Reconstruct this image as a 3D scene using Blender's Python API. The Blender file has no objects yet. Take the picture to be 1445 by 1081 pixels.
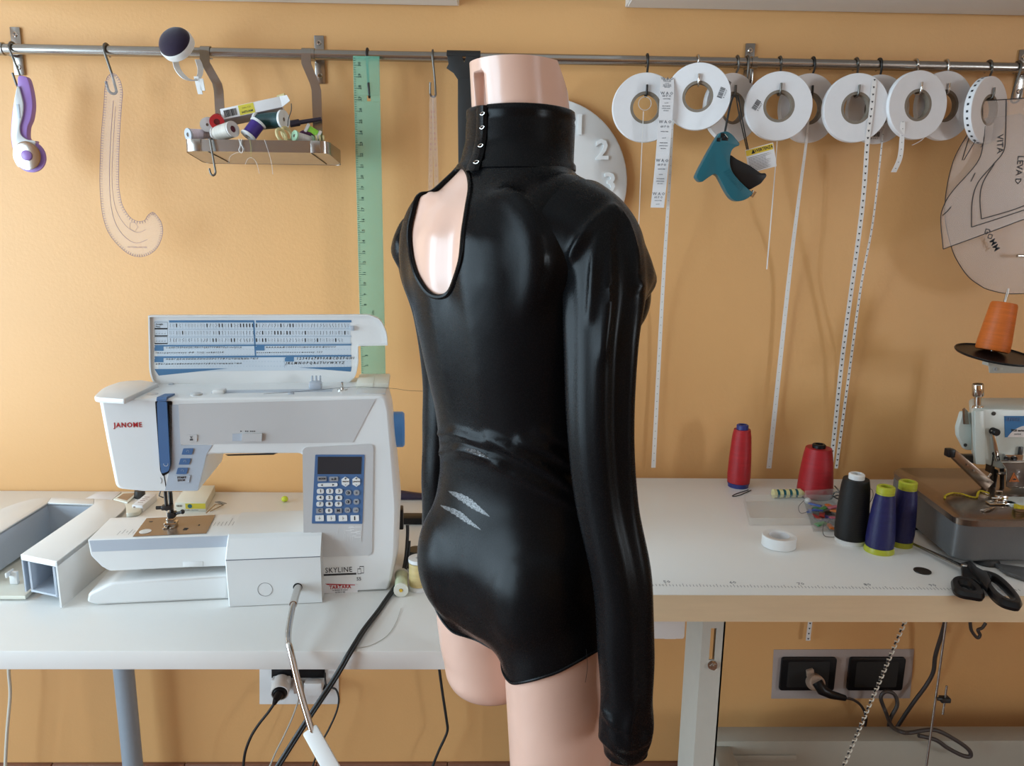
import bpy, bmesh, math, random
from mathutils import Vector, Matrix
from mathutils.bvhtree import BVHTree
R = math.radians
V = Vector
PI = math.pi
SC = bpy.context.scene
COL = SC.collection
random.seed(7)

# ------------------------------------------------------------------ camera
FPX = 1084.0
CAMZ = 1.29
CAM = V((0, 0, CAMZ))
CM = Matrix.Rotation(-R(1.35), 3, 'Z') @ Matrix.Rotation(R(90 - 11.5), 3, 'X') @ Matrix.Rotation(R(0.78), 3, 'Z')
WALL = 1.57          # y of the wall face
DESK = 0.73          # top of the left desk
TABLE = 0.777        # top of the right table


def ray(px, py):
    return (CM @ V(((px - 722.5) / FPX, -(py - 540.5) / FPX, -1.0))).normalized()


def atY(px, py, y):
    d = ray(px, py)
    return CAM + d * (y / d.y)


def atZ(px, py, z):
    d = ray(px, py)
    return CAM + d * ((z - CAMZ) / d.z)


def proj(p):
    q = CM.transposed() @ (V(p) - CAM)
    return (722.5 + FPX * q.x / -q.z, 540.5 - FPX * q.y / -q.z)


def atF(F, px, py, yl):
    """point where the sight line meets the plane y=yl of frame F, in world space"""
    Fi = F.inverted()
    o = Fi @ CAM
    d = Fi.to_3x3() @ ray(px, py)
    return F @ (o + d * ((yl - o.y) / d.y))


# ------------------------------------------------------------------ materials
def new_mat(name, col, rough=0.5, metal=0.0, spec=0.5, **k):
    m = bpy.data.materials.new(name)
    m.use_nodes = True
    b = m.node_tree.nodes['Principled BSDF']
    b.inputs['Base Color'].default_value = (*col, 1)
    b.inputs['Roughness'].default_value = rough
    b.inputs['Metallic'].default_value = metal
    b.inputs['Specular IOR Level'].default_value = spec
    for a, v in k.items():
        b.inputs[a.replace('_', ' ')].default_value = v
    return m


def srgb(r, g, b):
    f = lambda c: (c / 255 / 12.92) if c / 255 <= 0.04045 else ((c / 255 + 0.055) / 1.055) ** 2.4
    return (f(r), f(g), f(b))


def add_noise(m, scale=40, amount=0.06, bump=0.0, bump_scale=None, detail=3, stretch=None, rough_amt=0.0):
    """break the flat colour with a noise and give it a fine bump"""
    nt = m.node_tree
    N, L = nt.nodes, nt.links
    b = N['Principled BSDF']
    tc = N.new('ShaderNodeTexCoord')
    mp = N.new('ShaderNodeMapping')
    L.new(tc.outputs['Object'], mp.inputs['Vector'])
    if stretch:
        mp.inputs['Scale'].default_value = stretch
    if amount:
        n = N.new('ShaderNodeTexNoise')
        n.inputs['Scale'].default_value = scale
        n.inputs['Detail'].default_value = detail
        L.new(mp.outputs['Vector'], n.inputs['Vector'])
        c = b.inputs['Base Color'].default_value[:3]
        r = N.new('ShaderNodeMix')
        r.data_type = 'RGBA'
        r.inputs[6].default_value = (*[x * (1 - amount) for x in c], 1)
        r.inputs[7].default_value = (*[min(1, x * (1 + amount)) for x in c], 1)
        L.new(n.outputs['Fac'], r.inputs[0])
        L.new(r.outputs[2], b.inputs['Base Color'])
    if bump:
        n2 = N.new('ShaderNodeTexNoise')
        n2.inputs['Scale'].default_value = bump_scale or scale
        n2.inputs['Detail'].default_value = 4
        L.new(mp.outputs['Vector'], n2.inputs['Vector'])
        bp = N.new('ShaderNodeBump')
        bp.inputs['Strength'].default_value = bump
        bp.inputs['Distance'].default_value = 0.002
        L.new(n2.outputs['Fac'], bp.inputs['Height'])
        L.new(bp.outputs['Normal'], b.inputs['Normal'])
    return m


def wound(name, col, freq=900, rough=0.45, axis='Z'):
    """thread wound round a cone: fine bands across the axis"""
    m = new_mat(name, col, rough, spec=0.4)
    nt = m.node_tree
    N, L = nt.nodes, nt.links
    b = N['Principled BSDF']
    tc = N.new('ShaderNodeTexCoord')
    w = N.new('ShaderNodeTexWave')
    w.bands_direction = axis
    w.inputs['Scale'].default_value = freq / 6.28
    w.inputs['Distortion'].default_value = 1.5
    w.inputs['Detail'].default_value = 2
    L.new(tc.outputs['Object'], w.inputs['Vector'])
    bp = N.new('ShaderNodeBump')
    bp.inputs['Strength'].default_value = 0.25
    bp.inputs['Distance'].default_value = 0.001
    L.new(w.outputs['Fac'], bp.inputs['Height'])
    L.new(bp.outputs['Normal'], b.inputs['Normal'])
    n = N.new('ShaderNodeTexNoise')
    n.inputs['Scale'].default_value = 60
    mp = N.new('ShaderNodeMapping')
    mp.inputs['Scale'].default_value = (.4, .4, 4)
    L.new(tc.outputs['Object'], mp.inputs['Vector'])
    L.new(mp.outputs['Vector'], n.inputs['Vector'])
    r = N.new('ShaderNodeMix')
    r.data_type = 'RGBA'
    r.inputs[6].default_value = (*[x * .72 for x in col], 1)
    r.inputs[7].default_value = (*[min(1, x * 1.25) for x in col], 1)
    L.new(n.outputs['Fac'], r.inputs[0])
    L.new(r.outputs[2], b.inputs['Base Color'])
    return m


# ------------------------------------------------------------------ objects
FR = {}


def frame(loc, rotz=0.0):
    return Matrix.Translation(V(loc)) @ Matrix.Rotation(rotz, 4, 'Z')


def tag(o, label=None, cat=None, group=None, kind=None):
    if label: o['label'] = label
    if cat: o['category'] = cat
    if group: o['group'] = group
    if kind: o['kind'] = kind
    return o


def thing(name, label, cat, loc=(0, 0, 0), rotz=0.0, group=None, F=None):
    o = bpy.data.objects.new(name, None)
    o.empty_display_size = 0.02
    COL.objects.link(o)
    F = F or frame(loc, rotz)
    o.matrix_world = F
    FR[o.name] = F
    return tag(o, label, cat, group)


def copy_thing(src, loc, rotz=0.0, label=None, group=None, scale=None):
    o = src.copy()
    COL.objects.link(o)
    o.matrix_world = Matrix.Translation(V(loc)) @ Matrix.Rotation(rotz, 4, 'Z')
    if scale: o.scale = scale
    if label: o['label'] = label
    if group: o['group'] = group
    for ch in list(src.children):
        c = ch.copy()
        COL.objects.link(c)
        c.parent = o
        for g in ch.children:
            d = g.copy()
            COL.objects.link(d)
            d.parent = c
    return o


class MB:
    """collects shapes in world space, then links them as ONE mesh object"""

    def __init__(s):
        s.bm = bmesh.new()
        s.mi = 0

    def _take(s, bm, smooth=True):
        for f in bm.faces:
            f.material_index = s.mi
            f.smooth = smooth
        me = bpy.data.meshes.new('tmp')
        bm.to_mesh(me)
        bm.free()
        s.bm.from_mesh(me)
        bpy.data.meshes.remove(me)
        return s

    def box(s, lo, hi, bevel=0, F=None, seg=2):
        bm = bmesh.new()
        bmesh.ops.create_cube(bm, size=1)
        lo, hi = V(lo), V(hi)
        c, d = (lo + hi) / 2, hi - lo
        for v in bm.verts:
            v.co = V((c.x + v.co.x * d.x, c.y + v.co.y * d.y, c.z + v.co.z * d.z))
        if bevel:
            bmesh.ops.bevel(bm, geom=bm.edges[:], offset=min(bevel, min(d) * .49), segments=seg, profile=.5, affect='EDGES')
        if F is not None:
            bm.transform(F)
        return s._take(bm)

    def prism(s, pts, ext, bevel=0, seg=2, F=None):
        """closed planar outline pts (3D) extruded along vector ext"""
        bm = bmesh.new()
        vs = [bm.verts.new(V(p)) for p in pts]
        f = bm.faces.new(vs)
        f.normal_update()
        ext = V(ext)
        if f.normal.dot(ext) > 0:
            f.normal_flip()
        r = bmesh.ops.extrude_face_region(bm, geom=[f])
        nv = [e for e in r['geom'] if isinstance(e, bmesh.types.BMVert)]
        for v in nv: v.co += ext
        bmesh.ops.recalc_face_normals(bm, faces=bm.faces[:])
        if bevel:
            es = [e for e in bm.edges if len(e.link_faces) == 2 and any(len(x.verts) > 4 or x is None for x in e.link_faces)] if len(pts) > 4 else bm.edges[:]
            bmesh.ops.bevel(bm, geom=es, offset=bevel, segments=seg, profile=.5, affect='EDGES', clamp_overlap=True)
        if F is not None: bm.transform(F)
        return s._take(bm)

    def loft(s, loops, close=True, cap0=True, cap1=True, wrap=False):
        bm = bmesh.new()
        L = [[bm.verts.new(V(p)) for p in lp] for lp in loops]
        n = len(L[0])
        k = len(L)
        for i in range(k if wrap else k - 1):
            a, b = L[i], L[(i + 1) % k]
            for j in range(n if close else n - 1):
                j2 = (j + 1) % n
                try: bm.faces.new((a[j], a[j2], b[j2], b[j]))
                except ValueError: pass
        if cap0 and close and not wrap: bm.faces.new(L[0][::-1])
        if cap1 and close and not wrap: bm.faces.new(L[-1])
        bmesh.ops.recalc_face_normals(bm, faces=bm.faces[:])
        return s._take(bm)

    def cyl(s, p0, p1, r0, r1=None, seg=16, bevel=0):
        p0, p1 = V(p0), V(p1)
        r1 = r0 if r1 is None else r1
        ax = (p1 - p0)
        ln = ax.length
        if bevel:
            pr = [(max(r0 - bevel, 1e-4), 0), (r0, bevel), (r1, ln - bevel), (max(r1 - bevel, 1e-4), ln)]
        else:
            pr = [(r0, 0), (r1, ln)]
        return s.lathe(pr, p0, ax, seg)

    def lathe(s, prof, o, ax=(0, 0, 1), seg=24, closed=False, arc=None):
        """profile of (radius, height) turned round axis ax through o; closed = ring section"""
        o, ax = V(o), V(ax).normalized()
        u = ax.orthogonal().normalized()
        w = ax.cross(u)
        bm = bmesh.new()
        rings = []
        for r, h in prof:
            if r < 1e-6 and not closed:
                rings.append([bm.verts.new(o + ax * h)])
            else:
                rings.append([bm.verts.new(o + ax * h + (u * math.cos(2 * PI * i / seg) + w * math.sin(2 * PI * i / seg)) * r) for i in range(seg)])
        k = len(rings)
        for i in range(k if closed else k - 1):
            a, b = rings[i], rings[(i + 1) % k]
            for j in range(seg):
                j2 = (j + 1) % seg
                if len(a) == 1 and len(b) == 1: continue
                if len(a) == 1: bm.faces.new((a[0], b[j2], b[j]))
                elif len(b) == 1: bm.faces.new((a[j], a[j2], b[0]))
                else: bm.faces.new((a[j], a[j2], b[j2], b[j]))
        if not closed:
            if len(rings[0]) > 1: bm.faces.new(rings[0][::-1])
            if len(rings[-1]) > 1: bm.faces.new(rings[-1])
        bmesh.ops.recalc_face_normals(bm, faces=bm.faces[:])
        return s._take(bm)

    def tube(s, pts, r, seg=8, closed=False, caps=True):
        pts = [V(p) for p in pts]
        n = len(pts)
        rr = r if isinstance(r, (list, tuple)) else [r] * n
        tang = []
        for i in range(n):
            a = pts[(i - 1) % n] if (closed or i > 0) else pts[i]
            b = pts[(i + 1) % n] if (closed or i < n - 1) else pts[i]
            t = (b - a)
            tang.append(t.normalized() if t.length > 1e-9 else V((0, 0, 1)))
        nrm = tang[0].orthogonal().normalized()
        loops = []
        for i in range(n):
            nrm = (nrm - tang[i] * nrm.dot(tang[i]))
            nrm = nrm.normalized() if nrm.length > 1e-6 else tang[i].orthogonal().normalized()
            bn = tang[i].cross(nrm)
            loops.append([pts[i] + (nrm * math.cos(2 * PI * j / seg) + bn * math.sin(2 * PI * j / seg)) * rr[i] for j in range(seg)])
        return s.loft(loops, cap0=caps, cap1=caps, wrap=closed)

    def strip(s, pts, side, th=0.0004):
        """thin ribbon along pts, side = half-width vector (or list)"""
        n = len(pts)
        sd = side if isinstance(side, list) else [V(side)] * n
        loops = []
        for i in range(n):
            p = V(pts[i])
            t = (V(pts[min(i + 1, n - 1)]) - V(pts[max(i - 1, 0)])).normalized()
            nn = t.cross(sd[i]).normalized() * th / 2
            loops.append([p - sd[i] - nn, p + sd[i] - nn, p + sd[i] + nn, p - sd[i] + nn])
        return s.loft(loops)

    def ball(s, c, r, seg=16, rings=10, scale=(1, 1, 1), F=None):
        bm = bmesh.new()
        bmesh.ops.create_uvsphere(bm, u_segments=seg, v_segments=rings, radius=1)
        for v in bm.verts: v.co = V((v.co.x * scale[0] * r, v.co.y * scale[1] * r, v.co.z * scale[2] * r))
        if F is not None: bm.transform(F)
        bm.transform(Matrix.Translation(V(c)))
        return s._take(bm)

    def quad(s, a, b, c, d):
        bm = bmesh.new()
        bm.faces.new([bm.verts.new(V(p)) for p in (a, b, c, d)])
        return s._take(bm, False)

    def poly(s, pts):
        bm = bmesh.new()
        bm.faces.new([bm.verts.new(V(p)) for p in pts])
        return s._take(bm, False)

    def build(s, name, mats, parent=None, loc=None, rotz=0.0, sharp=32, smooth=True, F=None):
        me = bpy.data.meshes.new(name)
        if parent is not None:
            F = FR[parent.name]
        elif F is None:
            F = frame(loc if loc is not None else (0, 0, 0), rotz)
        s.bm.transform(F.inverted())
        s.bm.normal_update()
        s.bm.to_mesh(me)
        s.bm.free()
        for m in (mats if isinstance(mats, (list, tuple)) else [mats]):
            me.materials.append(m)
        if smooth:
            me.set_sharp_from_angle(angle=R(sharp))
        o = bpy.data.objects.new(name, me)
        COL.objects.link(o)
        if parent is not None:
            o.parent = parent
        else:
            o.matrix_world = F
        FR[o.name] = F
        return o


def smooth_pts(pts, n=6, closed=False):
    """Catmull-Rom through pts"""
    pts = [V(p) for p in pts]
    k = len(pts)
    out = []
    rng = range(k if closed else k - 1)
    for i in rng:
        if closed:
            p0, p1, p2, p3 = pts[(i - 1) % k], pts[i], pts[(i + 1) % k], pts[(i + 2) % k]
        else:
            p0, p1, p2, p3 = pts[max(i - 1, 0)], pts[i], pts[i + 1], pts[min(i + 2, k - 1)]
        for j in range(n):
            t = j / n
            out.append(.5 * ((2 * p1) + (p2 - p0) * t + (2 * p0 - 5 * p1 + 4 * p2 - p3) * t * t + (3 * p1 - p0 - 3 * p2 + p3) * t ** 3))
    if not closed: out.append(pts[-1])
    return out


def round_poly(pts, r, n=4):
    """2D outline with rounded corners; r number or list"""
    k = len(pts)
    rs = r if isinstance(r, (list, tuple)) else [r] * k
    out = []
    for i in range(k):
        a, b, c = V(pts[i - 1]), V(pts[i]), V(pts[(i + 1) % k])
        q = rs[i]
        if q <= 0:
            out.append(tuple(b))
            continue
        d1, d2 = (a - b), (c - b)
        q = min(q, d1.length * .48, d2.length * .48)
        s, e = b + d1.normalized() * q, b + d2.normalized() * q
        for j in range(n + 1):
            t = j / n
            out.append(tuple((1 - t) ** 2 * s + 2 * t * (1 - t) * b + t * t * e))
    return out


def text_mesh(name, body, size, M, mat, parent=None, depth=0.0002, bold=0.0, align='CENTER', squeeze=1.0, shear=0.0, kind=None, space=1.0):
    """raised lettering: M maps text x,y,z to world"""
    cu = bpy.data.curves.new(name, 'FONT')
    cu.body = body
    cu.size = size
    cu.align_x = align
    cu.align_y = 'CENTER'
    cu.extrude = depth
    cu.offset = bold
    cu.shear = shear
    cu.space_character = space
    cu.resolution_u = 2
    o = bpy.data.objects.new('t', cu)
    me = bpy.data.meshes.new_from_object(o)
    bpy.data.objects.remove(o)
    bpy.data.curves.remove(cu)
    me.transform(Matrix.Scale(squeeze, 4, V((1, 0, 0))))
    me.transform(M)
    me.name = name
    me.materials.clear()
    me.materials.append(mat)
    F = FR[parent.name] if parent is not None else Matrix.Identity(4)
    me.transform(F.inverted())
    ob = bpy.data.objects.new(name, me)
    COL.objects.link(ob)
    if parent is not None: ob.parent = parent
    FR[ob.name] = F
    return ob


def text_bm(mb, body, size, M, depth=0.0001, bold=0.0, align='CENTER', squeeze=1.0, shear=0.0):
    """the same lettering put into a collecting mesh"""
    cu = bpy.data.curves.new('t', 'FONT')
    cu.body = body; cu.size = size; cu.align_x = align; cu.align_y = 'CENTER'
    cu.extrude = depth; cu.offset = bold; cu.resolution_u = 1; cu.shear = shear
    o = bpy.data.objects.new('t', cu)
    me = bpy.data.meshes.new_from_object(o)
    bpy.data.objects.remove(o); bpy.data.curves.remove(cu)
    me.transform(Matrix.Scale(squeeze, 4, V((1, 0, 0))))
    me.transform(M)
    b = bmesh.new()
    b.from_mesh(me)
    bpy.data.meshes.remove(me)
    mb._take(b, False)


def basis(o, ex, ey):
    """4x4 matrix with origin o, x along ex, y along ey"""
    ex = V(ex).normalized()
    ey = V(ey)
    ey = (ey - ex * ey.dot(ex)).normalized()
    ez = ex.cross(ey)
    M = Matrix((ex, ey, ez)).transposed().to_4x4()
    M.translation = V(o)
    return M
# ------------------------------------------------------------------ materials
M = {}
M['wall'] = add_noise(new_mat('wall_paint', (0.69, 0.375, 0.145), 0.50, spec=0.55), 3.0, 0.05, 0.15, 180)
M['wall_white'] = add_noise(new_mat('white_paint', (0.72, 0.69, 0.64), 0.9, spec=0.2), 3.0, 0.03, 0.2, 120)
M['ceiling'] = add_noise(new_mat('ceiling_paint', (0.78, 0.76, 0.72), 0.9, spec=0.2), 3.0, 0.03, 0.2, 120)
M['white_plastic'] = add_noise(new_mat('white_plastic', (0.74, 0.74, 0.73), 0.32), 25, 0.015)
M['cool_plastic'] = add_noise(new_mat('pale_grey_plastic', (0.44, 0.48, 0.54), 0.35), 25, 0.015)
M['silver_plastic'] = add_noise(new_mat('silver_plastic', (0.60, 0.60, 0.60), 0.32, 0.15), 25, 0.02)
M['cream_plastic'] = add_noise(new_mat('cream_plastic', (0.70, 0.69, 0.60), 0.4), 25, 0.02)
M['desk_white'] = add_noise(new_mat('white_laminate', (0.78, 0.77, 0.74), 0.34, spec=0.5), 6, 0.02, 0.05, 300)
M['edge_wood'] = add_noise(new_mat('pale_birch_edge', (0.72, 0.56, 0.36), 0.45), 12, 0.08, 0.05, 100, stretch=(1, 1, 9))
M['steel'] = add_noise(new_mat('brushed_steel', (0.40, 0.38, 0.355), 0.27, 1.0), 60, 0.10, stretch=(.1, 1, 1))
M['chrome'] = add_noise(new_mat('chrome', (0.62, 0.60, 0.57), 0.13, 1.0), 60, 0.04)
M['dark_metal'] = add_noise(new_mat('dark_metal', (0.06, 0.06, 0.06), 0.35, 0.8), 60, 0.1)
M['black_plastic'] = add_noise(new_mat('black_plastic', (0.007, 0.007, 0.008), 0.35, spec=.3), 60, 0.1)
M['black_rubber'] = add_noise(new_mat('black_rubber', (0.014, 0.014, 0.014), 0.55), 60, 0.1)
M['grey_leg'] = add_noise(new_mat('grey_blue_paint', (0.30, 0.35, 0.40), 0.4), 60, 0.03)
M['frame_paint'] = add_noise(new_mat('warm_grey_paint', (0.50, 0.48, 0.42), 0.45), 40, 0.04)
M['trunk'] = add_noise(new_mat('grey_beige_paint', (0.36, 0.33, 0.27), 0.5), 30, 0.04)
M['paper'] = add_noise(new_mat('white_paper', (0.74, 0.72, 0.72), 0.7, spec=0.2), 80, 0.03)
M['ribbon'] = add_noise(new_mat('white_satin_tape', (0.76, 0.73, 0.70), 0.5), 80, 0.03)
M['card'] = add_noise(new_mat('grey_cardboard', (0.22, 0.18, 0.14), 0.85, spec=0.2), 90, 0.15)
M['ink'] = add_noise(new_mat('black_ink', (0.015, 0.015, 0.018), 0.6), 50, 0.05)
M['grey_ink'] = add_noise(new_mat('grey_ink', (0.16, 0.17, 0.19), 0.6), 50, 0.05)
M['red_ink'] = add_noise(new_mat('red_ink', (0.42, 0.008, 0.012), 0.45), 50, 0.05)
M['blue_plastic'] = add_noise(new_mat('blue_plastic', (0.070, 0.145, 0.30), 0.35), 50, 0.03)
M['blue_bright'] = add_noise(new_mat('bright_blue_plastic', (0.08, 0.26, 0.60), 0.3), 50, 0.03)
M['skin'] = add_noise(new_mat('mannequin_plastic', (0.64, 0.405, 0.315), 0.27, spec=0.45, Coat_Weight=0.15), 12, 0.015)
M['terracotta'] = add_noise(new_mat('terracotta_tile', (0.20, 0.085, 0.05), 0.4), 9, 0.25, 0.1, 60)

# ------------------------------------------------------------------ room shell
XL, XR, YF, ZC = -2.2, 3.2, -3.6, 2.6


def structure(name, mb, mat):
    o = mb.build(name, mat)
    o['kind'] = 'structure'
    return o


T = 0.12
structure('wall_back', MB().box((XL - T, WALL, 0), (XR + T, WALL + T, ZC)), M['wall'])
structure('wall_front', MB().box((XL - T, YF - T, 0), (XR + T, YF, ZC)), M['wall'])
WL = (-1.0, 1.15, 0.25, 2.0)     # left window: y0 y1 z0 z1
WR = (-1.85, -1.2, 1.0, 1.95)    # right window


def wall_with_hole(name, x0, x1, w):
    y0, y1, z0, z1 = w
    mb = MB()
    mb.box((x0, YF - T, 0), (x1, y0, ZC)).box((x0, y1, 0), (x1, WALL + T, ZC))
    mb.box((x0, y0, 0), (x1, y1, z0)).box((x0, y0, z1), (x1, y1, ZC))
    structure(name, mb, M['wall'])


wall_with_hole('wall_left', XL - T, XL, WL)
wall_with_hole('wall_right', XR, XR + T, WR)
structure('ceiling', MB().box((XL - T, YF - T, ZC), (XR + T, WALL + T, ZC + .1)), M['ceiling'])

# tiled floor
fm = new_mat('floor_tile', (0.2, 0.09, 0.055), 0.35)
N, L = fm.node_tree.nodes, fm.node_tree.links
bk = N.new('ShaderNodeTexBrick')
bk.offset = 0
bk.inputs['Color1'].default_value = (0.21, 0.09, 0.052, 1)
bk.inputs['Color2'].default_value = (0.17, 0.072, 0.044, 1)
bk.inputs['Mortar'].default_value = (0.10, 0.07, 0.055, 1)
bk.inputs['Scale'].default_value = 1
bk.inputs['Brick Width'].default_value = .3
bk.inputs['Row Height'].default_value = .3
bk.inputs['Mortar Size'].default_value = .004
tc = N.new('ShaderNodeTexCoord')
L.new(tc.outputs['Object'], bk.inputs['Vector'])
L.new(bk.outputs['Color'], N['Principled BSDF'].inputs['Base Color'])
structure('floor', MB().box((XL - T, YF - T, -.1), (XR + T, WALL + T, 0)), fm)
# tile skirting along the back wall
SKZ = atY(600, 1074, WALL).z
mb = MB()
x = XL
while x < XR:
    mb.box((x + .001, WALL - .010, 0), (min(x + .3, XR) - .001, WALL, SKZ), .002)
    x += .3
structure('baseboard_back', mb, M['terracotta'])



def window(n, x, w, side):
    y0, y1, z0, z1 = w
    fr = MB()
    xa, xb = (x - .07, x - .01) if side < 0 else (x + .01, x + .07)
    for (a, b, c, d) in ((y0, y0 + .06, z0, z1), (y1 - .06, y1, z0, z1), (y0, y1, z0, z0 + .06), (y0, y1, z1 - .06, z1), ((y0 + y1) / 2 - .03, (y0 + y1) / 2 + .03, z0, z1)):
        fr.box((xa, a, c), (xb, b, d), .004)
    structure(f'window_{n}', fr, M['white_plastic'])


window(1, XL, WL, -1)
window(2, XR, WR, 1)


def window_light(name, x, w, aim, power, col):
    y0, y1, z0, z1 = w
    l = bpy.data.lights.new(name, 'AREA')
    l.shape = 'RECTANGLE'
    l.size = (y1 - y0) - .12
    l.size_y = (z1 - z0) - .12
    l.energy = power
    l.color = col
    o = bpy.data.objects.new(name, l)
    o.location = (x, (y0 + y1) / 2, (z0 + z1) / 2)
    o.rotation_euler = (R(90), 0, R(-90) if aim > 0 else R(90))
    COL.objects.link(o)
    return o


window_light('daylight_left', XL - .09, WL, 1, 118, (0.645, 0.85, 1.0))
window_light('daylight_right', XR + .09, WR, -1, 66, (0.80, 0.91, 1.0))
w = bpy.data.worlds.new('world')
SC.world = w
w.use_nodes = True
w.node_tree.nodes['Background'].inputs[0].default_value = (0.8, 0.88, 1, 1)
w.node_tree.nodes['Background'].inputs[1].default_value = 0.3

# ------------------------------------------------------------------ camera
cd = bpy.data.cameras.new('camera')
cd.sensor_width = 36
cd.lens = FPX / 1445 * 36
cd.clip_start = 0.02
co = bpy.data.objects.new('camera', cd)
co.matrix_world = Matrix.Translation(CAM) @ CM.to_4x4()
COL.objects.link(co)
SC.camera = co
SC.view_settings.view_transform = 'Standard'
SC.view_settings.look = 'None'
SC.view_settings.exposure = 0.0
SC.view_settings.gamma = 1
SC.view_settings.use_curve_mapping = False

# ------------------------------------------------------------------ wall cabinets above
for nm, lab, (xl, xr), corner in (
        ('wall_cabinet', 'white wall cabinet whose underside shows at the top left of the rail wall', (atY(375, 0, WALL).x - .55, None), (648, 12)),
        ('wall_cabinet', 'white wall cabinet whose underside shows at the top right above the tape reels', (None, XR), (882, 14))):
    c = atY(corner[0], corner[1], WALL)
    xl = c.x if xl is None else xl
    xr = c.x if xr is None else xr
    t = thing(nm, lab, 'cabinet', ((xl + xr) / 2, WALL - .15, c.z))
    MB().box((xl, WALL - .28, c.z + .004), (xr, WALL, c.z + .45), .002).build('body', M['white_plastic'], t)
    MB().box((xl + .002, WALL - .30, c.z + .002), (xr - .002, WALL - .2815, c.z + .45), .002).build('door', M['white_plastic'], t)
    MB().box((xl + .002, WALL - .26, c.z), (xr - .002, WALL - .02, c.z + .0035)).build('bottom_panel', M['white_plastic'], t)
# ------------------------------------------------------------------ left desk
DX0 = -1.75
fy = atZ(300, 919, DESK).y
DR = atY(967, 880, 1.02).x
t = thing('desk', 'long white desk top on round grey legs under the sewing machine', 'desk', ((DX0 + .15) / 2, 1.25, 0))
zb = atY(300, 945.5, fy).z
DESK_FY, DESK_T = fy, DESK - zb
DXR = .14
MB().box((DX0, fy, zb), (DXR, WALL - .004, DESK), .002).build('tabletop', M['desk_white'], t)
lx = atY(175, 950, 1.50).x
for k, (x, y) in enumerate(((lx, 1.50), (-1.70, 1.50), (-1.70, fy + .06), (.08, 1.50))):
    g = MB()
    g.lathe([(.0215, zb - .0005), (.0215, zb - .02), (.0205, zb - .02), (.0205, .03), (.024, .028), (.024, 0)], (x, y, 0), (0, 0, 1), 24)
    g.build('leg', M['grey_leg'], t)

# ------------------------------------------------------------------ right sewing table
ty = atZ(1100, 840, TABLE).y
tzb = atY(1100, 877.5, ty).z
TX0, TX1 = .15, 1.62
TFY = ty
tb = thing('sewing_table', 'white work table with a pale wooden front edge and grey steel leg on the right', 'table', ((TX0 + TX1) / 2, 1.3, 0))
MB().box((TX0, ty + .0015, tzb), (TX1, 1.535, TABLE), .0015).build('tabletop', M['desk_white'], tb)
e = MB().box((TX0, ty, tzb), (TX1, ty + .0013, TABLE - .0008)).build('front_edge', M['edge_wood'], tb)
e['label'] = 'pale wood-coloured front edge band'
# printed ruler along the front edge
g = MB()
p0, p1 = atZ(917, 827, TABLE), atZ(1440, 834, TABLE)
n = 110
for i in range(n):
    x = p0.x + (p1.x - p0.x) * i / (n - 1)
    y = p0.y + (p1.y - p0.y) * i / (n - 1)
    ln = .006 if i % 5 else .009
    g.box((x - .0003, y, TABLE + .00005), (x + .0003, y + ln, TABLE + .00025))
for px, py, s in ((941, 821, '50'), (1034, 822, '60'), (1130, 824, '70'), (1224, 825, '80'), (1316, 826, '90')):
    p = atZ(px, py, TABLE + .0001)
    text_bm(g, s, .011, basis(p, (1, 0, 0), (0, 1, 0)))
g.build('printed_scale', M['grey_ink'], tb)
# drawer tray under the left end
a = atY(968, 878, 1.06); b = atY(968, 903, 1.06)
g = MB().box((TX0 + .01, 1.06, b.z), (a.x, 1.42, tzb - .0005), .004)
g.box((a.x - .03, 1.065, b.z - .002), (a.x - .012, 1.2, b.z + .004), .001)
g.build('drawer', M['white_plastic'], tb)


def table_leg(px0, px1, bx0, bx1, Y, nm='leg'):
    """folded steel leg: a front face with a slot and a side flange"""
    g = MB()
    # front face outline with slot, local plane y=Y
    z_top = tzb - .001
    xa, xb = atY(px0, 880, Y).x, atY(px1, 880, Y).x
    w = xb - xa
    d = .05
    # front plate in pieces round the slot
    sx = xa + w * .50
    z1, z0 = z_top - .035, z_top - .175
    g.box((xa, Y, 0.0), (sx - .005, Y + .003, z_top))
    g.box((sx + .005, Y, 0.0), (xb, Y + .003, z_top))
    g.box((sx - .005, Y, z1), (sx + .005, Y + .003, z_top))
    g.box((sx - .005, Y, z1 - .06), (sx + .005, Y + .003, z0 + .06))
    g.box((sx - .005, Y, 0), (sx + .005, Y + .003, z0))
    g.box((xb - .003, Y, 0), (xb, Y + d, z_top))
    o = g.build(nm, M['frame_paint'], tb)
    return o, xa, xb, sx


YL = 1.20
lo, xa, xb, sx = table_leg(992, 1024, 985, 1013, YL)
g = MB()
fxa = atY(969, 880, YL + .09).x
g.prism([(xa, YL + .0005, 0), (xa + .0025, YL + .0005, 0), (fxa + .0025, YL + .09, 0), (fxa, YL + .09, 0)], (0, 0, tzb - .001))
g.build('side_flange', M['frame_paint'], tb)
for px, py, rr in ((1005, 938, .0065),):
    p = atY(px, py, YL)
    g = MB().cyl((p.x, YL - .008, p.z), (p.x, YL - .0005, p.z), rr, seg=6)
    g.cyl((p.x, YL - .010, p.z), (p.x, YL - .0005, p.z), rr * .55, seg=12)
    g.lathe([(rr * 1.3, 0), (rr * 1.3, .0015)], (p.x, YL - .0017, p.z), (0, 1, 0), 16)
    g.build('bolt', M['chrome'], tb)
p = atY(987, 912, YL + .03)
MB().cyl((p.x - .006, p.y, p.z), (p.x + .004, p.y, p.z), .007, seg=6).build('bolt', M['chrome'], tb)
MB().box((xa - .002, YL + .004, tzb - .014), (xb - .004, YL + .046, tzb - .001), .001).build('bracket', M['frame_paint'], tb)
# a matching leg further right, outside the frame
MB().box((1.5, YL, 0), (1.545, YL + .05, tzb - .001), .002).build('leg', M['frame_paint'], tb)
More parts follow.
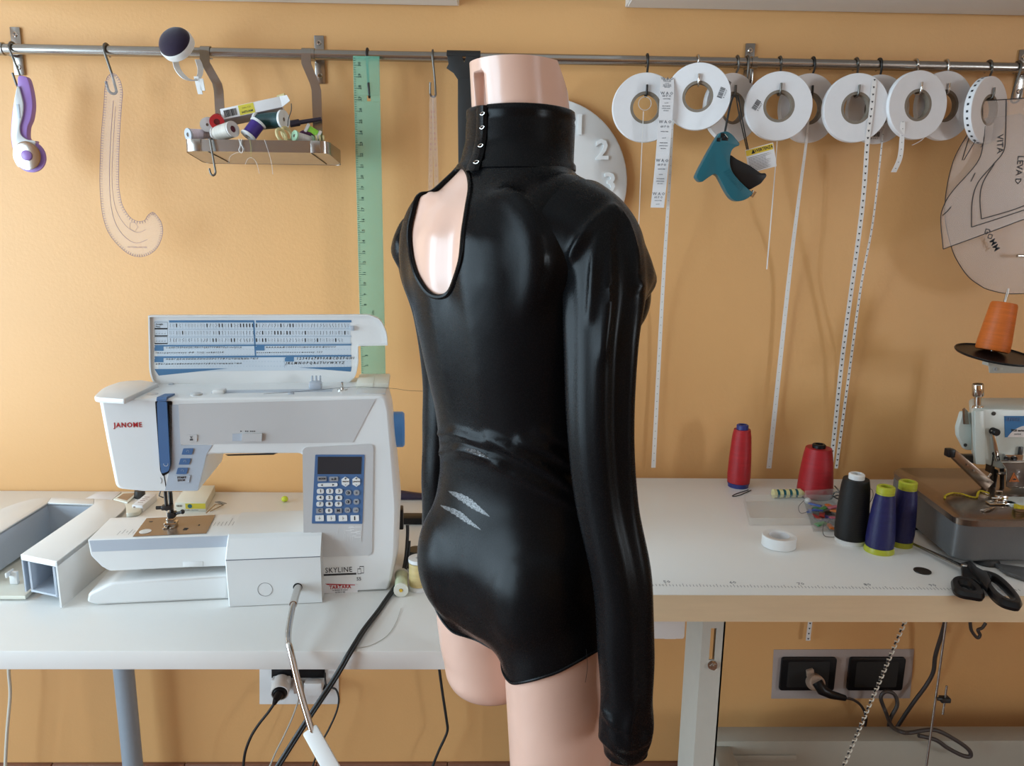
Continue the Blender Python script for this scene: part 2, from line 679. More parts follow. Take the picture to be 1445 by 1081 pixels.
# lower steel crossbar behind the leg
za = atY(1200, 1046, 1.40).z
xs = atY(1010, 1050, 1.40).x
g = MB()
g.box((xs, 1.40, za - .13), (1.53, 1.45, za), .004)
g.box((xs + .02, 1.395, za - .045), (xs + .17, 1.40, za - .030), .003)
g.build('crossbar', M['trunk'], tb)
MB().box((xs - .01, 1.28, .0), (xs + .03, 1.40, za - .01), .003).build('foot', M['trunk'], tb)
# ------------------------------------------------------------------ mannequin (seen from behind, turned to its right)
MT = R(45)
MQ = frame((0.018, 0.77, 0), -MT)          # local x = its right side, y = its front


def ml(u, v, z): return MQ @ V((u, v, z))


def ell(a, bf, bb, cu, cv, z, n=48, e=2.2):
    out = []
    for i in range(n):
        t = 2 * PI * i / n
        c, s = math.cos(t), math.sin(t)
        b = bf if s > 0 else bb
        out.append(ml(cu + a * math.copysign(abs(c) ** (2 / e), c), cv + b * math.copysign(abs(s) ** (2 / e), s), z))
    return out


def build_body():
    m = MB()
    torso = [  # z a bf bb cu cv
        (1.470, .042, .046, .042, 0, -.004), (1.430, .043, .051, .042, 0, .000), (1.395, .045, .053, .042, 0, .004),
        (1.365, .046, .051, .043, 0, .004), (1.345, .052, .050, .047, 0, .000), (1.328, .074, .055, .055, 0, -.004),
        (1.308, .096, .062, .070, 0, -.006), (1.280, .108, .078, .082, 0, -.006), (1.245, .112, .098, .086, 0, -.004),
        (1.20, .108, .104, .082, 0, 0), (1.15, .100, .092, .076, 0, .004), (1.10, .094, .078, .070, 0, .010),
        (1.065, .093, .074, .069, 0, .014), (1.03, .098, .078, .074, 0, .022), (.985, .110, .082, .086, 0, .030),
        (.945, .119, .082, .094, 0, .032), (.905, .121, .078, .092, 0, .032), (.875, .116, .07, .082, 0, .030),
        (.855, .10, .06, .062, 0, .030), (.840, .07, .045, .045, 0, .030)]
    zs = [q[0] for q in torso]
    m.loft([ell(a, bf, bb, cu, cv, z) for z, a, bf, bb, cu, cv in torso])
    # thighs
    for sgn, cv, top in ((1, .022, 0), (-1, .036, 0)):
        lg = [(.93, .052, .055, .070, .066), (.88, .058, .06, .072, .064), (.84, .059, .062, .070, .062), (.80, .059, .062, .064, .061),
              (.785, .057, .060, .060, .060), (.765, .055, .058, .058, .060), (.750, .048, .050, .050, .060), (.742, .032, .034, .034, .060)]
        if sgn > 0: lg = lg[:4] + [(.74, .056, .058, .058, .060), (.69, .053, .055, .055, .060), (.675, .046, .048, .048, .060), (.667, .03, .032, .032, .060)]
        m.loft([ell(a, bf, bb, sgn * cu, cv, z, 32, 2.0) for z, a, bf, bb, cu in lg])
        # buttock
        m.ball(ml(sgn * .050, -.004, .930), 1, 24, 16, (.062, .062, .080), F=Matrix.Rotation(-MT, 4, 'Z'))
        # shoulder stump, cut square at its end
        s0, s1 = V((sgn * .070, -.004, 1.292)), V((sgn * .114, .002, 1.274))
        loops = []
        for k in range(7):
            q = k / 6
            c = s0.lerp(s1, q)
            r1, r2 = .060 - .014 * q, .046 - .009 * q
            lp = []
            for i in range(28):
                t = 2 * PI * i / 28
                # section tilts with the stump's square end
                lp.append(MQ @ (c + V((sgn * math.sin(t) * -.010 * q, math.cos(t) * r1, math.sin(t) * r2))))
            loops.append(lp)
        m.loft(loops)
        # bust
        m.ball(ml(sgn * .052, .080, 1.222), 1, 20, 14, (.048, .045, .05), F=Matrix.Rotation(-MT, 4, 'Z'))
        # shoulder blade
        m.ball(ml(sgn * .050, -.064, 1.262), 1, 20, 14, (.048, .010, .062), F=Matrix.Rotation(-MT, 4, 'Z'))
    o = m.build('tmp_body', M['skin'], F=MQ)
    rm = o.modifiers.new('r', 'REMESH')
    rm.mode = 'VOXEL'
    rm.voxel_size = .0042
    sm = o.modifiers.new('s', 'SMOOTH')
    sm.factor = .5
    sm.iterations = 14
    dg = bpy.context.evaluated_depsgraph_get()
    me = bpy.data.meshes.new_from_object(o.evaluated_get(dg))
    bpy.data.objects.remove(o)
    return me


BODY = build_body()          # in local mannequin coordinates
bmB = bmesh.new()
bmB.from_mesh(BODY)
# spine groove, shallow
for v in bmB.verts:
    if v.co.y < 0 and 1.09 < v.co.z < 1.33:
        k = math.exp(-(v.co.x / .016) ** 2) * min(1, (v.co.z - 1.09) / .05) * min(1, (1.33 - v.co.z) / .05)
        v.co.y += .006 * k
bmB.normal_update()
BVH = BVHTree.FromBMesh(bmB)
MQi = MQ.inverted()


def hit(px, py):
    """where the sight line first meets the mannequin, local coordinates"""
    o = MQi @ CAM
    d = (MQi.to_3x3() @ ray(px, py)).normalized()
    loc, nrm, idx, dist = BVH.ray_cast(o, d)
    if loc is None:
        loc, nrm, idx, dist = BVH.find_nearest(o + d * .78)
    return loc


def body_copy():
    b = bmB.copy()
    return b


def cut(b, p, n, fill=True):
    r = bmesh.ops.bisect_plane(b, geom=b.verts[:] + b.edges[:] + b.faces[:], plane_co=p, plane_no=n, clear_outer=True)
    if fill:
        es = [e for e in r['geom_cut'] if isinstance(e, bmesh.types.BMEdge)]
        bmesh.ops.contextual_create(b, geom=es)


def link_local(name, b, mat, parent, sharp=None):
    me = bpy.data.meshes.new(name)
    for f in b.faces: f.smooth = True
    b.to_mesh(me)
    b.free()
    me.materials.append(mat)
    if sharp: me.set_sharp_from_angle(angle=R(sharp))
    o = bpy.data.objects.new(name, me)
    COL.objects.link(o)
    o.parent = parent
    FR[o.name] = FR[parent.name]
    return o


man = thing('mannequin', 'pale pink plastic torso mannequin with cut-off neck and thighs in front of the desk', 'mannequin', F=MQ)
b = body_copy()
cut(b, V((0, 0, 1.440)), V((0, 0, 1)))
cut(b, V((.0264, .0264, 1.440)), V((.63, .63, .455)).normalized())
body_o = link_local('body', b, M['skin'], man, sharp=40)
# socket recess at the nape, cut in with a boolean
c0 = hit(676, 120)
nr = V((c0.x, c0.y - .02, 0)).normalized()
cb = MB()
Fb = MQ @ basis(V((c0.x, c0.y, 1.408)), V((-nr.y, nr.x, 0)), V((0, 0, 1)))
cb.box((-.0085, -.028, -.012), (.0085, .022, .03), .004, F=Fb)
cut_o = cb.build('tmp_cut', M['skin'], F=MQ)
bo = body_o.modifiers.new('b', 'BOOLEAN')
bo.operation = 'DIFFERENCE'
bo.object = cut_o
bo.solver = 'EXACT'
dg = bpy.context.evaluated_depsgraph_get()
me = bpy.data.meshes.new_from_object(body_o.evaluated_get(dg))
body_o.modifiers.clear()
body_o.data = me
bpy.data.objects.remove(cut_o)
# stand below, hidden in the near thigh
sp = ml(.06, .022, 0)
g = MB().cyl((sp.x, sp.y, .012), (sp.x, sp.y, .68), .012)
g.lathe([(.15, 0), (.15, .006), (.14, .012), (0, .012)], (sp.x, sp.y, 0), (0, 0, 1), 40)
g.build('stand', M['chrome'], man)

# ------------------------------------------------------------------ the bodysuit
fab = new_mat('black_wet_look_jersey', (0.0045, 0.0045, 0.005), 0.32, spec=0.10)
N, L = fab.node_tree.nodes, fab.node_tree.links
pb = N['Principled BSDF']
pb.inputs['Sheen Weight'].default_value = 0.0
tcn = N.new('ShaderNodeTexCoord')
vn = N.new('ShaderNodeTexNoise')
vn.inputs['Scale'].default_value = 1400
vn.inputs['Detail'].default_value = 2
L.new(tcn.outputs['Object'], vn.inputs['Vector'])
bp = N.new('ShaderNodeBump')
bp.inputs['Strength'].default_value = .16
bp.inputs['Distance'].default_value = .0006
L.new(vn.outputs['Fac'], bp.inputs['Height'])
L.new(bp.outputs['Normal'], pb.inputs['Normal'])
rn = N.new('ShaderNodeTexNoise')
rn.inputs['Scale'].default_value = 900
L.new(tcn.outputs['Object'], rn.inputs['Vector'])
mr = N.new('ShaderNodeMapRange')
mr.inputs['To Min'].default_value = .20
mr.inputs['To Max'].default_value = .34
L.new(rn.outputs['Fac'], mr.inputs['Value'])
L.new(mr.outputs['Result'], pb.inputs['Roughness'])
M['fabric'] = fab

KEY = [(642, 233), (657, 237), (665.5, 256), (663, 290), (658, 322), (656, 348), (650.6, 380), (640, 407), (625, 420), (608, 414),
       (592, 390), (583, 358), (580, 326), (586, 301), (604, 271), (625, 250)]
KEYL = [hit(*p) for p in KEY]
KZ = [(p.x, p.y) for p in smooth_pts([V((p.x, p.z, 0)) for p in KEYL], 5, True)]
KZ = [(q[0], q[1]) for q in KZ]


def sd_poly(x, z, P):
    """signed distance to a polygon and the nearest point on it"""
    best, bp_ = 1e9, None
    ins = False
    n = len(P)
    for i in range(n):
        ax, az = P[i]
        bx, bz = P[(i + 1) % n]
        dx, dz = bx - ax, bz - az
        t = max(0, min(1, ((x - ax) * dx + (z - az) * dz) / max(1e-12, dx * dx + dz * dz)))
        qx, qz = ax + dx * t, az + dz * t
        d = math.hypot(x - qx, z - qz)
        if d < best: best, bp_ = d, (qx, qz)
        if (az > z) != (bz > z) and x < (bx - ax) * (z - az) / (bz - az) + ax: ins = not ins
    return (-best if ins else best), bp_


KX0, KX1 = min(p[0] for p in KZ) - .02, max(p[0] for p in KZ) + .02
KZ0, KZ1 = min(p[1] for p in KZ) - .02, max(p[1] for p in KZ) + .02


def leg_z(x):
    a = abs(x)
    return (.848 if x < 0 else .848 - .010 * min(1, x / .03)) + .0 * a + .62 * max(0, a - .052) + .25 * max(0, a - .10)


COLLAR0, COLLAR1 = 1.350, 1.398
RIDGES = [  # px polyline, width, height: creases in the cloth
    ([(622, 640), (650, 634), (680, 642), (712, 656)], .0040, 0.0059),
    ([(620, 612), (645, 612), (690, 628)], .0040, 0.0051),
    ([(690, 618), (735, 640), (780, 668), (826, 706)], .0050, 0.0068),
    ([(735, 622), (775, 634), (812, 660)], .0050, 0.0068),
    ([(700, 655), (760, 684), (826, 722)], .0040, 0.0051),
    ([(760, 610), (800, 622), (830, 645)], .0060, 0.0051),
]


def seg_dist(p, q):
    best, bt = 1e9, 0
    n = len(q) - 1
    for i in range(n):
        d = q[i + 1] - q[i]
        t = max(0, min(1, (p - q[i]).dot(d) / max(1e-12, d.length_squared)))
        e = (q[i] + d * t - p).length
        if e < best: best, bt = e, (i + t) / n
    return best, bt


suit = thing('bodysuit', 'shiny black long-sleeved bodysuit with a keyhole back worn by the mannequin', 'bodysuit', F=MQ)
b = body_copy()
kill = []
for f in b.faces:
    c = f.calc_center_median()
    if c.z > COLLAR0 + .004 or c.z < leg_z(c.x):
        kill.append(f)
    elif c.y < 0.02 and KX0 < c.x < KX1 and KZ0 < c.z < KZ1 and sd_poly(c.x, c.z, KZ)[0] < 0:
        kill.append(f)
bmesh.ops.delete(b, geom=kill, context='FACES')
# keep the biggest island
seen, isl = set(), []
for f in b.faces:
    if f in seen: continue
    st, cur = [f], []
    seen.add(f)
    while st:
        x = st.pop()
        cur.append(x)
        for e in x.edges:
            for y in e.link_faces:
                if y not in seen:
                    seen.add(y); st.append(y)
    isl.append(cur)
isl.sort(key=len)
bmesh.ops.delete(b, geom=[f for s in isl[:-1] for f in s], context='FACES')
# draw the cut edges onto their true outlines
for v in b.verts:
    if not v.is_boundary: continue
    x, y, z = v.co
    if y < .02 and KX0 < x < KX1 and KZ0 < z < KZ1 and abs(z - COLLAR0) > .003:
        d, q = sd_poly(x, z, KZ)
        if abs(d) < .007:
            v.co.x, v.co.z = q
            continue
    if z < .95:
        v.co.z = leg_z(x)
for _ in range(3):
    bv = [v for v in b.verts if v.is_boundary]
    new = {}
    for v in bv:
        nb = [e.other_vert(v) for e in v.link_edges if e.is_boundary]
        if len(nb) == 2: new[v] = v.co * .5 + (nb[0].co + nb[1].co) * .25
    for v, c in new.items(): v.co = c
# stretched cloth spans the hollows of the back and the seat
vs = b.verts[:]
nbr = {v: [e.other_vert(v) for e in v.link_edges] for v in vs if not v.is_boundary}
for it in range(90):
    new = [(v, sum((q.co for q in nb), V()) / len(nb)) for v, nb in nbr.items()]
    for v, c in new: v.co = c
    if it % 6 == 5:
        for v in vs:
            loc, nrm, i, d = BVH.find_nearest(v.co)
            h = (v.co - loc).dot(nrm)
            if h < .0026: v.co += nrm * (.0026 - h)
for v in vs:
    if v.is_boundary:
        loc, nrm, i, d = BVH.find_nearest(v.co)
        v.co = loc + nrm * .0026
b.normal_update()
BVH0, BVH = BVH, BVHTree.FromBMesh(b)
RP = []
for pts, wd, ht in RIDGES:
    q = smooth_pts([hit(*p) for p in pts], 5)
    RP.append((q, wd, ht))
BVH = BVH0
for v in vs:
    off = 0
    for q, wd, ht in RP:
        e, t = seg_dist(v.co, q)
        if e < wd * 3:
            off += ht * math.exp(-(e / wd) ** 2) * math.sin(PI * min(1, max(0, .12 + .80 * t))) ** .7
    if off: v.co += v.normal * off
# cloth bridges the cleft and the small of the back
loops = []
be = set(e for e in b.edges if e.is_boundary)
while be:
    e = be.pop()
    ch = [e.verts[0], e.verts[1]]
    while True:
        nx = [k for k in ch[-1].link_edges if k in be]
        if not nx: break
        be.discard(nx[0])
        ch.append(nx[0].other_vert(ch[-1]))
    loops.append([v.co.copy() for v in ch])
GB = BVHTree.FromBMesh(b)
link_local('torso_panel', b, fab, suit)
for lp in loops:
    if len(lp) < 20: continue
    closed = (lp[0] - lp[-1]).length < .006
    if closed: lp = lp[:-1]
    for _ in range(4):
        lp = [lp[i] * .5 + (lp[i - 1] + lp[(i + 1) % len(lp)]) * .25 if closed or 0 < i < len(lp) - 1 else lp[i] for i in range(len(lp))]
    zc = sum(p.z for p in lp) / len(lp)
    if zc > 1.34: continue
    r = .0026 if zc > 1.1 else .0016
    g = MB().tube([MQ @ p for p in lp], r, 8, closed)
    g.build('keyhole_binding' if zc > 1.1 else 'leg_binding', fab, suit)

# collar
def neck_at(t, z, off):
    """point on the neck at azimuth t (0 = its right, 90 = front)"""
    o = V((0, .003, z))
    d = V((math.cos(t), math.sin(t), 0))
    loc, nrm, i, dd = BVH.ray_cast(o, d)
    q = (loc - o).length if loc else .05
    return MQ @ (o + d * (q + off))


n = 72
gap = R(5)
rows = [(COLLAR0 - .007, .0045, 0), (COLLAR0 - .002, .0060, 0), (COLLAR0 + .001, .0044, 0), (COLLAR0 + .02, .0052, 0), (COLLAR1 - .012, .0054, 0),
        (COLLAR1 - .0085, .0046, 0), (COLLAR1 - .006, .0056, 0), (COLLAR1, .0052, 0), (COLLAR1 + .0012, .0036, 0), (COLLAR1, .0022, 0), (COLLAR0 + .02, .0018, 0)]
lps = []
for z, off, _ in rows:
    lps.append([neck_at(R(-90) + gap + (2 * PI - 2 * gap) * i / (n - 1), z, off) for i in range(n)])
MB().loft(lps, close=False).build('collar', fab, suit, sharp=60)
# back fastening: an overlapping placket with small metal hooks and eyes
g = MB()
pl = []
for z in (COLLAR0 - .010, COLLAR0 + .006, COLLAR0 + .022, COLLAR1 - .012, COLLAR1):
    pl.append([neck_at(R(-90) + a, z, o_) for a, o_ in ((-.16, .0065), (-.05, .0085), (.07, .0085), (.13, .0062))])
g.loft(pl, close=False)
g.build('placket', fab, suit)
for k, z in enumerate((COLLAR0 - .003, COLLAR0 + .012, COLLAR0 + .028, COLLAR1 - .008)):
    g = MB()
    c = neck_at(R(-90) + .02, z, .0098)
    c2 = neck_at(R(-90) + .12, z + .001, .0092)
    g.tube(smooth_pts([c, (c + c2) / 2 + V((0, 0, .0012)), c2, (c + c2) / 2 + V((0, 0, -.0014)), c], 3), .0004, 6)
    g.build('hook', M['chrome'], suit)


TIPS = {1: [(V((.142, .034, 1.246)), V((.75, .60, -.25)).normalized(), .034, .016)], -1: [(V((-.128, -.036, 1.262)), V((-.85, -.50, 0)).normalized(), .026, .010)]}
SLEEVE_RIDGES = [
    ([(866, 291), (848, 305), (828, 326), (812, 352), (806, 366)], .0040, .0050),
    ([(851, 309), (846, 334), (841, 362), (836, 403), (832, 450)], .0035, .0045),
    ([(869, 298), (862, 318), (859, 346), (861, 383), (860, 430), (852, 500)], .0040, .0050),
    ([(872, 298), (886, 318), (895, 358), (901, 403), (904, 470), (907, 560)], .0040, .0050),
    ([(850, 1000), (868, 1022), (885, 1030)], .0040, .0035),
    ([(895, 1000), (888, 1028), (892, 1050)], .0040, .0035)]
# sleeves hang empty from the stumps
def sleeve(sgn, path, phase, hem_tilt):
    """path: centre (u,v,z), hang direction, half widths along v and across"""
    P = path
    K = 10
    seq = []
    for i in range(len(P) - 1):
        for k in range(K if i < len(P) - 2 else K + 1):
            t = k / K
            p0, p1, p2, p3 = P[max(i - 1, 0)], P[i], P[i + 1], P[min(i + 2, len(P) - 1)]
            cr = lambda a, b_, c, d: .5 * (2 * b_ + (c - a) * t + (2 * a - 5 * b_ + 4 * c - d) * t * t + (3 * b_ - a - 3 * c + d) * t ** 3)
            seq.append([cr(*(q[j] for q in (p0, p1, p2, p3))) for j in range(8)])
    lps = []
    nn = 64
    tot = len(seq)
    for k, (u, v, z, du, dz, hv, hn, fold) in enumerate(seq):
        s = k / (tot - 1)
        d = V((sgn * du, 0, dz)).normalized()
        ev = V((0, 1, 0))
        en = d.cross(ev) * sgn
        lp = []
        for i in range(nn):
            t = 2 * PI * i / nn
            c, sn = math.cos(t), math.sin(t)
            f = 1 + fold * (.55 * math.sin(5 * t + phase + 1.2 * s) + .45 * math.sin(3 * t + 2.1 * phase + 6 * s) + .25 * math.sin(8 * t + phase + 2 * s))
            wr = .0016 * math.sin(2 * PI * (s * 9 + .35 * math.sin(2 * t + phase))) * max(0, s - .45)
            w3 = V((sgn * u, v, z)) + ev * (hv * f + wr) * c + en * (hn * f + wr) * sn
            for T3, D3, r3, a3 in TIPS[sgn]:      # the stump's square corner pokes the cloth out
                e3 = (w3 - T3).length
                if e3 < r3: w3 = w3 + D3 * a3 * (1 - e3 / r3) ** 1.3
            lp.append(MQ @ w3)
        lps.append(lp)
    # inner turn-up at the hem
    c = sum((MQi @ p for p in lps[-1]), V()) / nn
    lps.append([MQ @ ((MQi @ p - c) * .93 + c + V((0, 0, .001))) for p in lps[-1]])
    lps.append([MQ @ ((MQi @ p - c) * .92 + c + V((0, 0, .03))) for p in lps[-2]])
    g = MB().loft(lps, cap0=False, cap1=False)
    if sgn > 0:
        global BVH
        g.bm.normal_update()
        bl = g.bm.copy()
        bl.transform(MQi)
        keep, BVH = BVH, BVHTree.FromBMesh(bl)
        rp = [(smooth_pts([MQ @ hit(*p) for p in pts], 5), wd, ht) for pts, wd, ht in SLEEVE_RIDGES]
        BVH = keep
        bl.free()
        ctr = [sum((V(p) for p in l_), V()) / len(l_) for l_ in lps]
        for v in g.bm.verts:
            off = 0
            for q, wd, ht in rp:
                e, t = seg_dist(v.co, q)
                if e < wd * 3: off += ht * math.exp(-(e / wd) ** 2) * math.sin(PI * min(1, max(0, .10 + .80 * t))) ** .6
            if off:
                c_ = min(ctr, key=lambda c: (c - v.co).length_squared)
                v.co += (v.co - c_).normalized() * off
    o = g.build('sleeve', fab, suit, sharp=70)
    return lps


#        u     v      z      du   dz   hv    hn    fold
lpsR = sleeve(1, [(.084, -.004, 1.288, 1, -.22, .0570, .0450, 0),
           (.102, -.002, 1.279, 1, -.40, .0520, .0410, .02),
           (.117, -.002, 1.262, .80, -.75, .0480, .0350, .07),
           (.127, -.012, 1.232, .15, -1, .0400, .0310, .13),
           (.132, -.024, 1.195, -.08, -1, .0310, .0290, .16),
           (.135, -.026, 1.120, -.02, -1, .0285, .0275, .13),
           (.141, -.022, 1.050, .02, -1, .0275, .0275, .09),
           (.158, -.018, .980, .08, -1, .0270, .0265, .06),
           (.165, -.016, .910, .04, -1, .0265, .0250, .035),
           (.166, -.012, .850, 0, -1, .0255, .0240, .03),
           (.165, -.010, .824, 0, -1, .0270, .0255, .05),
           (.164, -.008, .812, 0, -1, .0245, .0230, .03),
           (.164, -.006, .797, 0, -1, .0205, .0195, .02)], .6, 0)
lpsL = sleeve(-1, [(.086, .004, 1.286, 1, -.18, .0500, .0435, 0),
           (.108, .006, 1.281, 1, -.25, .0450, .0395, .010),
           (.120, .000, 1.268, .75, -.8, .0480, .0370, .04),
           (.124, .006, 1.232, .1, -1, .0400, .0330, .09),
           (.124, .018, 1.190, -.08, -1, .0340, .0300, .10),
           (.126, .026, 1.120, -.05, -1, .0310, .0270, .07),
           (.132, .028, 1.050, -.02, -1, .0300, .0260, .05),
           (.138, .030, .980, 0, -1, .0300, .0255, .04),
           (.144, .032, .910, 0, -1, .0270, .0240, .035),
           (.145, .032, .870, 0, -1, .0240, .0225, .03),
           (.145, .032, .846, 0, -1, .0220, .0210, .02)], 2.0, 0)

# thin lens-shaped patches of silvery grey speckle laid on the waist and seat
streakm = new_mat('silver_speckle', (.02, .02, .02), .35)
N, L = streakm.node_tree.nodes, streakm.node_tree.links
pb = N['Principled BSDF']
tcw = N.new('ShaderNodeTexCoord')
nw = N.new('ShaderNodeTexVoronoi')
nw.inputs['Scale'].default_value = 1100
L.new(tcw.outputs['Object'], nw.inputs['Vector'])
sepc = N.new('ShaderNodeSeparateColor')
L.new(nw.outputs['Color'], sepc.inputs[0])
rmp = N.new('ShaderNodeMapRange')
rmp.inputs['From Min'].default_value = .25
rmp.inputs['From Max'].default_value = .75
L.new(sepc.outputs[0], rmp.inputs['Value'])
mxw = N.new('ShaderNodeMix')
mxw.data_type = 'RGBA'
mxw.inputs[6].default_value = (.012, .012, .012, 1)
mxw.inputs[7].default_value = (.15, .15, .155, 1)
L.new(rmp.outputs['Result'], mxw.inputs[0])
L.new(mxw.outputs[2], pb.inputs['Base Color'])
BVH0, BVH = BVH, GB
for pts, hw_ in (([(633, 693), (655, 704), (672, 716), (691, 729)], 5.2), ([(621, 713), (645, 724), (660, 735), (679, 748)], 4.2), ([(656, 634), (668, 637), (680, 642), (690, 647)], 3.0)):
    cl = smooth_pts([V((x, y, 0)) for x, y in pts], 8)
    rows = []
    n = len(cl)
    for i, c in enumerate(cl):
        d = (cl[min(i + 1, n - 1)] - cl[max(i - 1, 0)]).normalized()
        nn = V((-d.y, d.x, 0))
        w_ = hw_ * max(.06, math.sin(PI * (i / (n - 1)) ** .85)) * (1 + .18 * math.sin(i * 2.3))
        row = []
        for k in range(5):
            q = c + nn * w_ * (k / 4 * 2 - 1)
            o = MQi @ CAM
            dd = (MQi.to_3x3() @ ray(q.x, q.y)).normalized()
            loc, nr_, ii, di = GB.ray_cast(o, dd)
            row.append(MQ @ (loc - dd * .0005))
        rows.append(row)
    st = MB().loft(rows, close=False).build('silvery_streak', streakm, suit)
    st['label'] = 'silvery speckled streak'
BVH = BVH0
# ------------------------------------------------------------------ sewing machine
MF = frame(atZ(325, 857, DESK), R(6))
MFi = MF.inverted()


def mp(px, py, yl): return atF(MF, px, py, yl)


def mloc(px, py, yl): return MFi @ atF(MF, px, py, yl)


def ow(x, y, z): return MF @ V((x, y, z))


def inset2(P, d):
    """move each corner of a closed outline inwards (sign fixed by area)"""
    n = len(P)
    ar = sum(P[i][0] * P[(i + 1) % n][1] - P[(i + 1) % n][0] * P[i][1] for i in range(n))
    sg = 1 if ar > 0 else -1
    out = []
    for i in range(n):
        a, b, c = V((*P[i - 1], 0)), V((*P[i], 0)), V((*P[(i + 1) % n], 0))
        e1, e2 = (b - a), (c - b)
        if e1.length < 1e-9 or e2.length < 1e-9:
            out.append((b.x, b.y)); continue
        n1 = V((-e1.y, e1.x, 0)).normalized() * sg
        n2 = V((-e2.y, e2.x, 0)).normalized() * sg
        nn = (n1 + n2)
        nn = nn.normalized() if nn.length > 1e-6 else n1
        k = d / max(.5, nn.dot(n1))
        out.append((b.x + nn.x * k, b.y + nn.y * k))
    return out


def slab(P, y0, y1, r=.003, warp=None, seg=3, back=True):
    """outline P (local x,z) between local depths y0..y1 with rounded front and back rims"""
    mb = MB()
    sl = []
    for k in range(seg + 1):
        a = PI / 2 * k / seg
        sl.append((y0 + r * (1 - math.sin(a)), r * (1 - math.cos(a))))
    sl = sl[::-1] if False else sl
    fr = sorted([(y0 + r * (1 - math.cos(PI / 2 * k / seg)), r * (1 - math.sin(PI / 2 * k / seg))) for k in range(seg + 1)])
    mid = [(y0 + r + (y1 - y0 - 2 * r) * k / 6, 0) for k in range(1, 6)]
    bk = [(y1 - (y - y0), d) for y, d in fr[::-1]]
    loops = []
    for y, d in fr + mid + bk:
        q = inset2(P, d) if d > 1e-7 else P
        lp = []
        for x, z in q:
            w = warp(x, y, z) if warp else (x, y, z)
            lp.append(ow(*w))
        loops.append(lp)
    mb.loft(loops, cap0=False, cap1=False)
    from mathutils.geometry import tessellate_polygon
    for lp, q in ((loops[0], 0), (loops[-1], 1)):
        y, d = (fr + mid + bk)[0 if q == 0 else -1]
        P2 = inset2(P, d) if d > 1e-7 else P
        tris = tessellate_polygon([[V((a, b, 0)) for a, b in P2]])
        bm = bmesh.new()
        vv = [bm.verts.new(p) for p in lp]
        for t_ in tris:
            f = bm.faces.new([vv[i] for i in t_])
            f.normal_update()
            nl = MFi.to_3x3() @ f.normal
            if (nl.y > 0) != (q == 1): f.normal_flip()
        mb._take(bm)
    return mb


def plate(px_pts, yl, th, r=0, n=4):
    """thin panel lying on local plane yl, traced outline"""
    P = [mloc(x, y, yl) for x, y in px_pts]
    Q = [(p.x, p.z) for p in P]
    if r: Q = round_poly([(a, b, 0) for a, b in Q], r, n); Q = [(a[0], a[1]) for a in Q]
    mb = MB()
    mb.prism([ow(a, yl, b) for a, b in Q], MF.to_3x3() @ V((0, -th, 0)))
    return mb


mach = thing('sewing_machine', 'white computerised sewing machine with its lid raised on the left desk', 'sewing machine', F=MF)
YA = .030
HO = [(131, 566, 5), (245, 566, 0), (400, 561, 0), (545, 556, 9), (552, 580, 0), (558, 640, 0), (565, 715, 8), (562, 785, 8), (552, 830, 10), (528, 849, 8), (452, 850, 0),
      (450, 786, 0), (428, 786, 0), (428, 640, 8), (292, 641, 9), (280, 694, 5), (200, 694, 0), (157, 690, 8), (142, 620, 0)]
pts = [mloc(x, y, YA) for x, y, r in HO]
zt = (pts[0].z + pts[3].z) / 2
P = round_poly([(p.x, zt if i < 4 else p.z, 0) for i, p in enumerate(pts)], [r * .00105 for _, _, r in HO], 4)
P = [(p[0], max(p[1], .0015)) for p in P]
XA = min(p[0] for p in P)
ZT = zt


def nose(x, y, z):
    q = max(0, 1 - (x - XA) / .075)
    dx = q * .055 * max(0, (y - .065) / .10) ** 1.6 + q * .010 * max(0, 1 - (y - YA) / .025) ** 2
    xr = max(0, (x - mloc(535, 700, YA).x) / .03)
    dx -= min(1, xr) * (.014 * max(0, (y - .10) / .07) ** 1.6 + .006 * max(0, 1 - (y - YA) / .02) ** 2)
    return (x + dx, y, z)


slab(P, YA, .172, .0035, nose).build('housing', M['white_plastic'], mach, sharp=50)
# free arm, with its pale blue-grey front band
zb_ = mloc(124, 764, YA).z
A = [(124, 764), (432, 746), (432, 795), (262, 801), (155, 806), (144, 800), (128, 784)]
q = [mloc(x, y, YA) for x, y in A]
zb_ = (q[0].z + mloc(320, 753, YA).z) / 2
ZB = zb_
q[0].z = q[1].z = zb_
FA = round_poly([(p.x, p.z, 0) for p in q], [.001, 0, 0, .001, .003, .003, .004], 3)
slab([(a[0], a[1]) for a in FA], YA, .118, .0015).build('free_arm', M['white_plastic'], mach, sharp=40)
xb0, xb1 = mloc(125, 764, YA).x, mloc(322, 753, YA).x
zb2 = zb_ - .0185
MB().prism([ow(xb0 + .0015, YA, zb_ - .0012), ow(xb1, YA, zb_ - .0012), ow(xb1, YA, zb2), ow(xb0 + .0035, YA, zb2)], MF.to_3x3() @ V((0, -.0006, 0))).build('arm_band', M['cool_plastic'], mach)
# little latch recess under the arm
a = mloc(258, 793, YA); c = mloc(287, 799, YA)
MB().box((a.x, YA - .0008, c.z), (c.x, YA + .001, a.z), .0008, F=MF).build('latch', M['white_plastic'], mach)
# bed markings
g = MB()
zz = ZB + .0001
for k in range(14):
    x = mloc(158, 745, YA).x + k * .0052
    if x > mloc(190, 745, YA).x: break
    g.box((x, .045 + .004 * (k % 3), zz), (x + .0004, .060 + .006 * (k % 2), zz + .0001), F=MF)
x0 = MFi @ atZ(306, 727, ZB + DESK)
for k in range(22):
    x = x0.x + k * .0056
    L_ = .030 if k % 5 == 0 else .016
    g.box((x, .068, zz), (x + .0004, .068 + L_, zz + .0001), F=MF)
g.build('bed_scale', M['grey_ink'], mach)
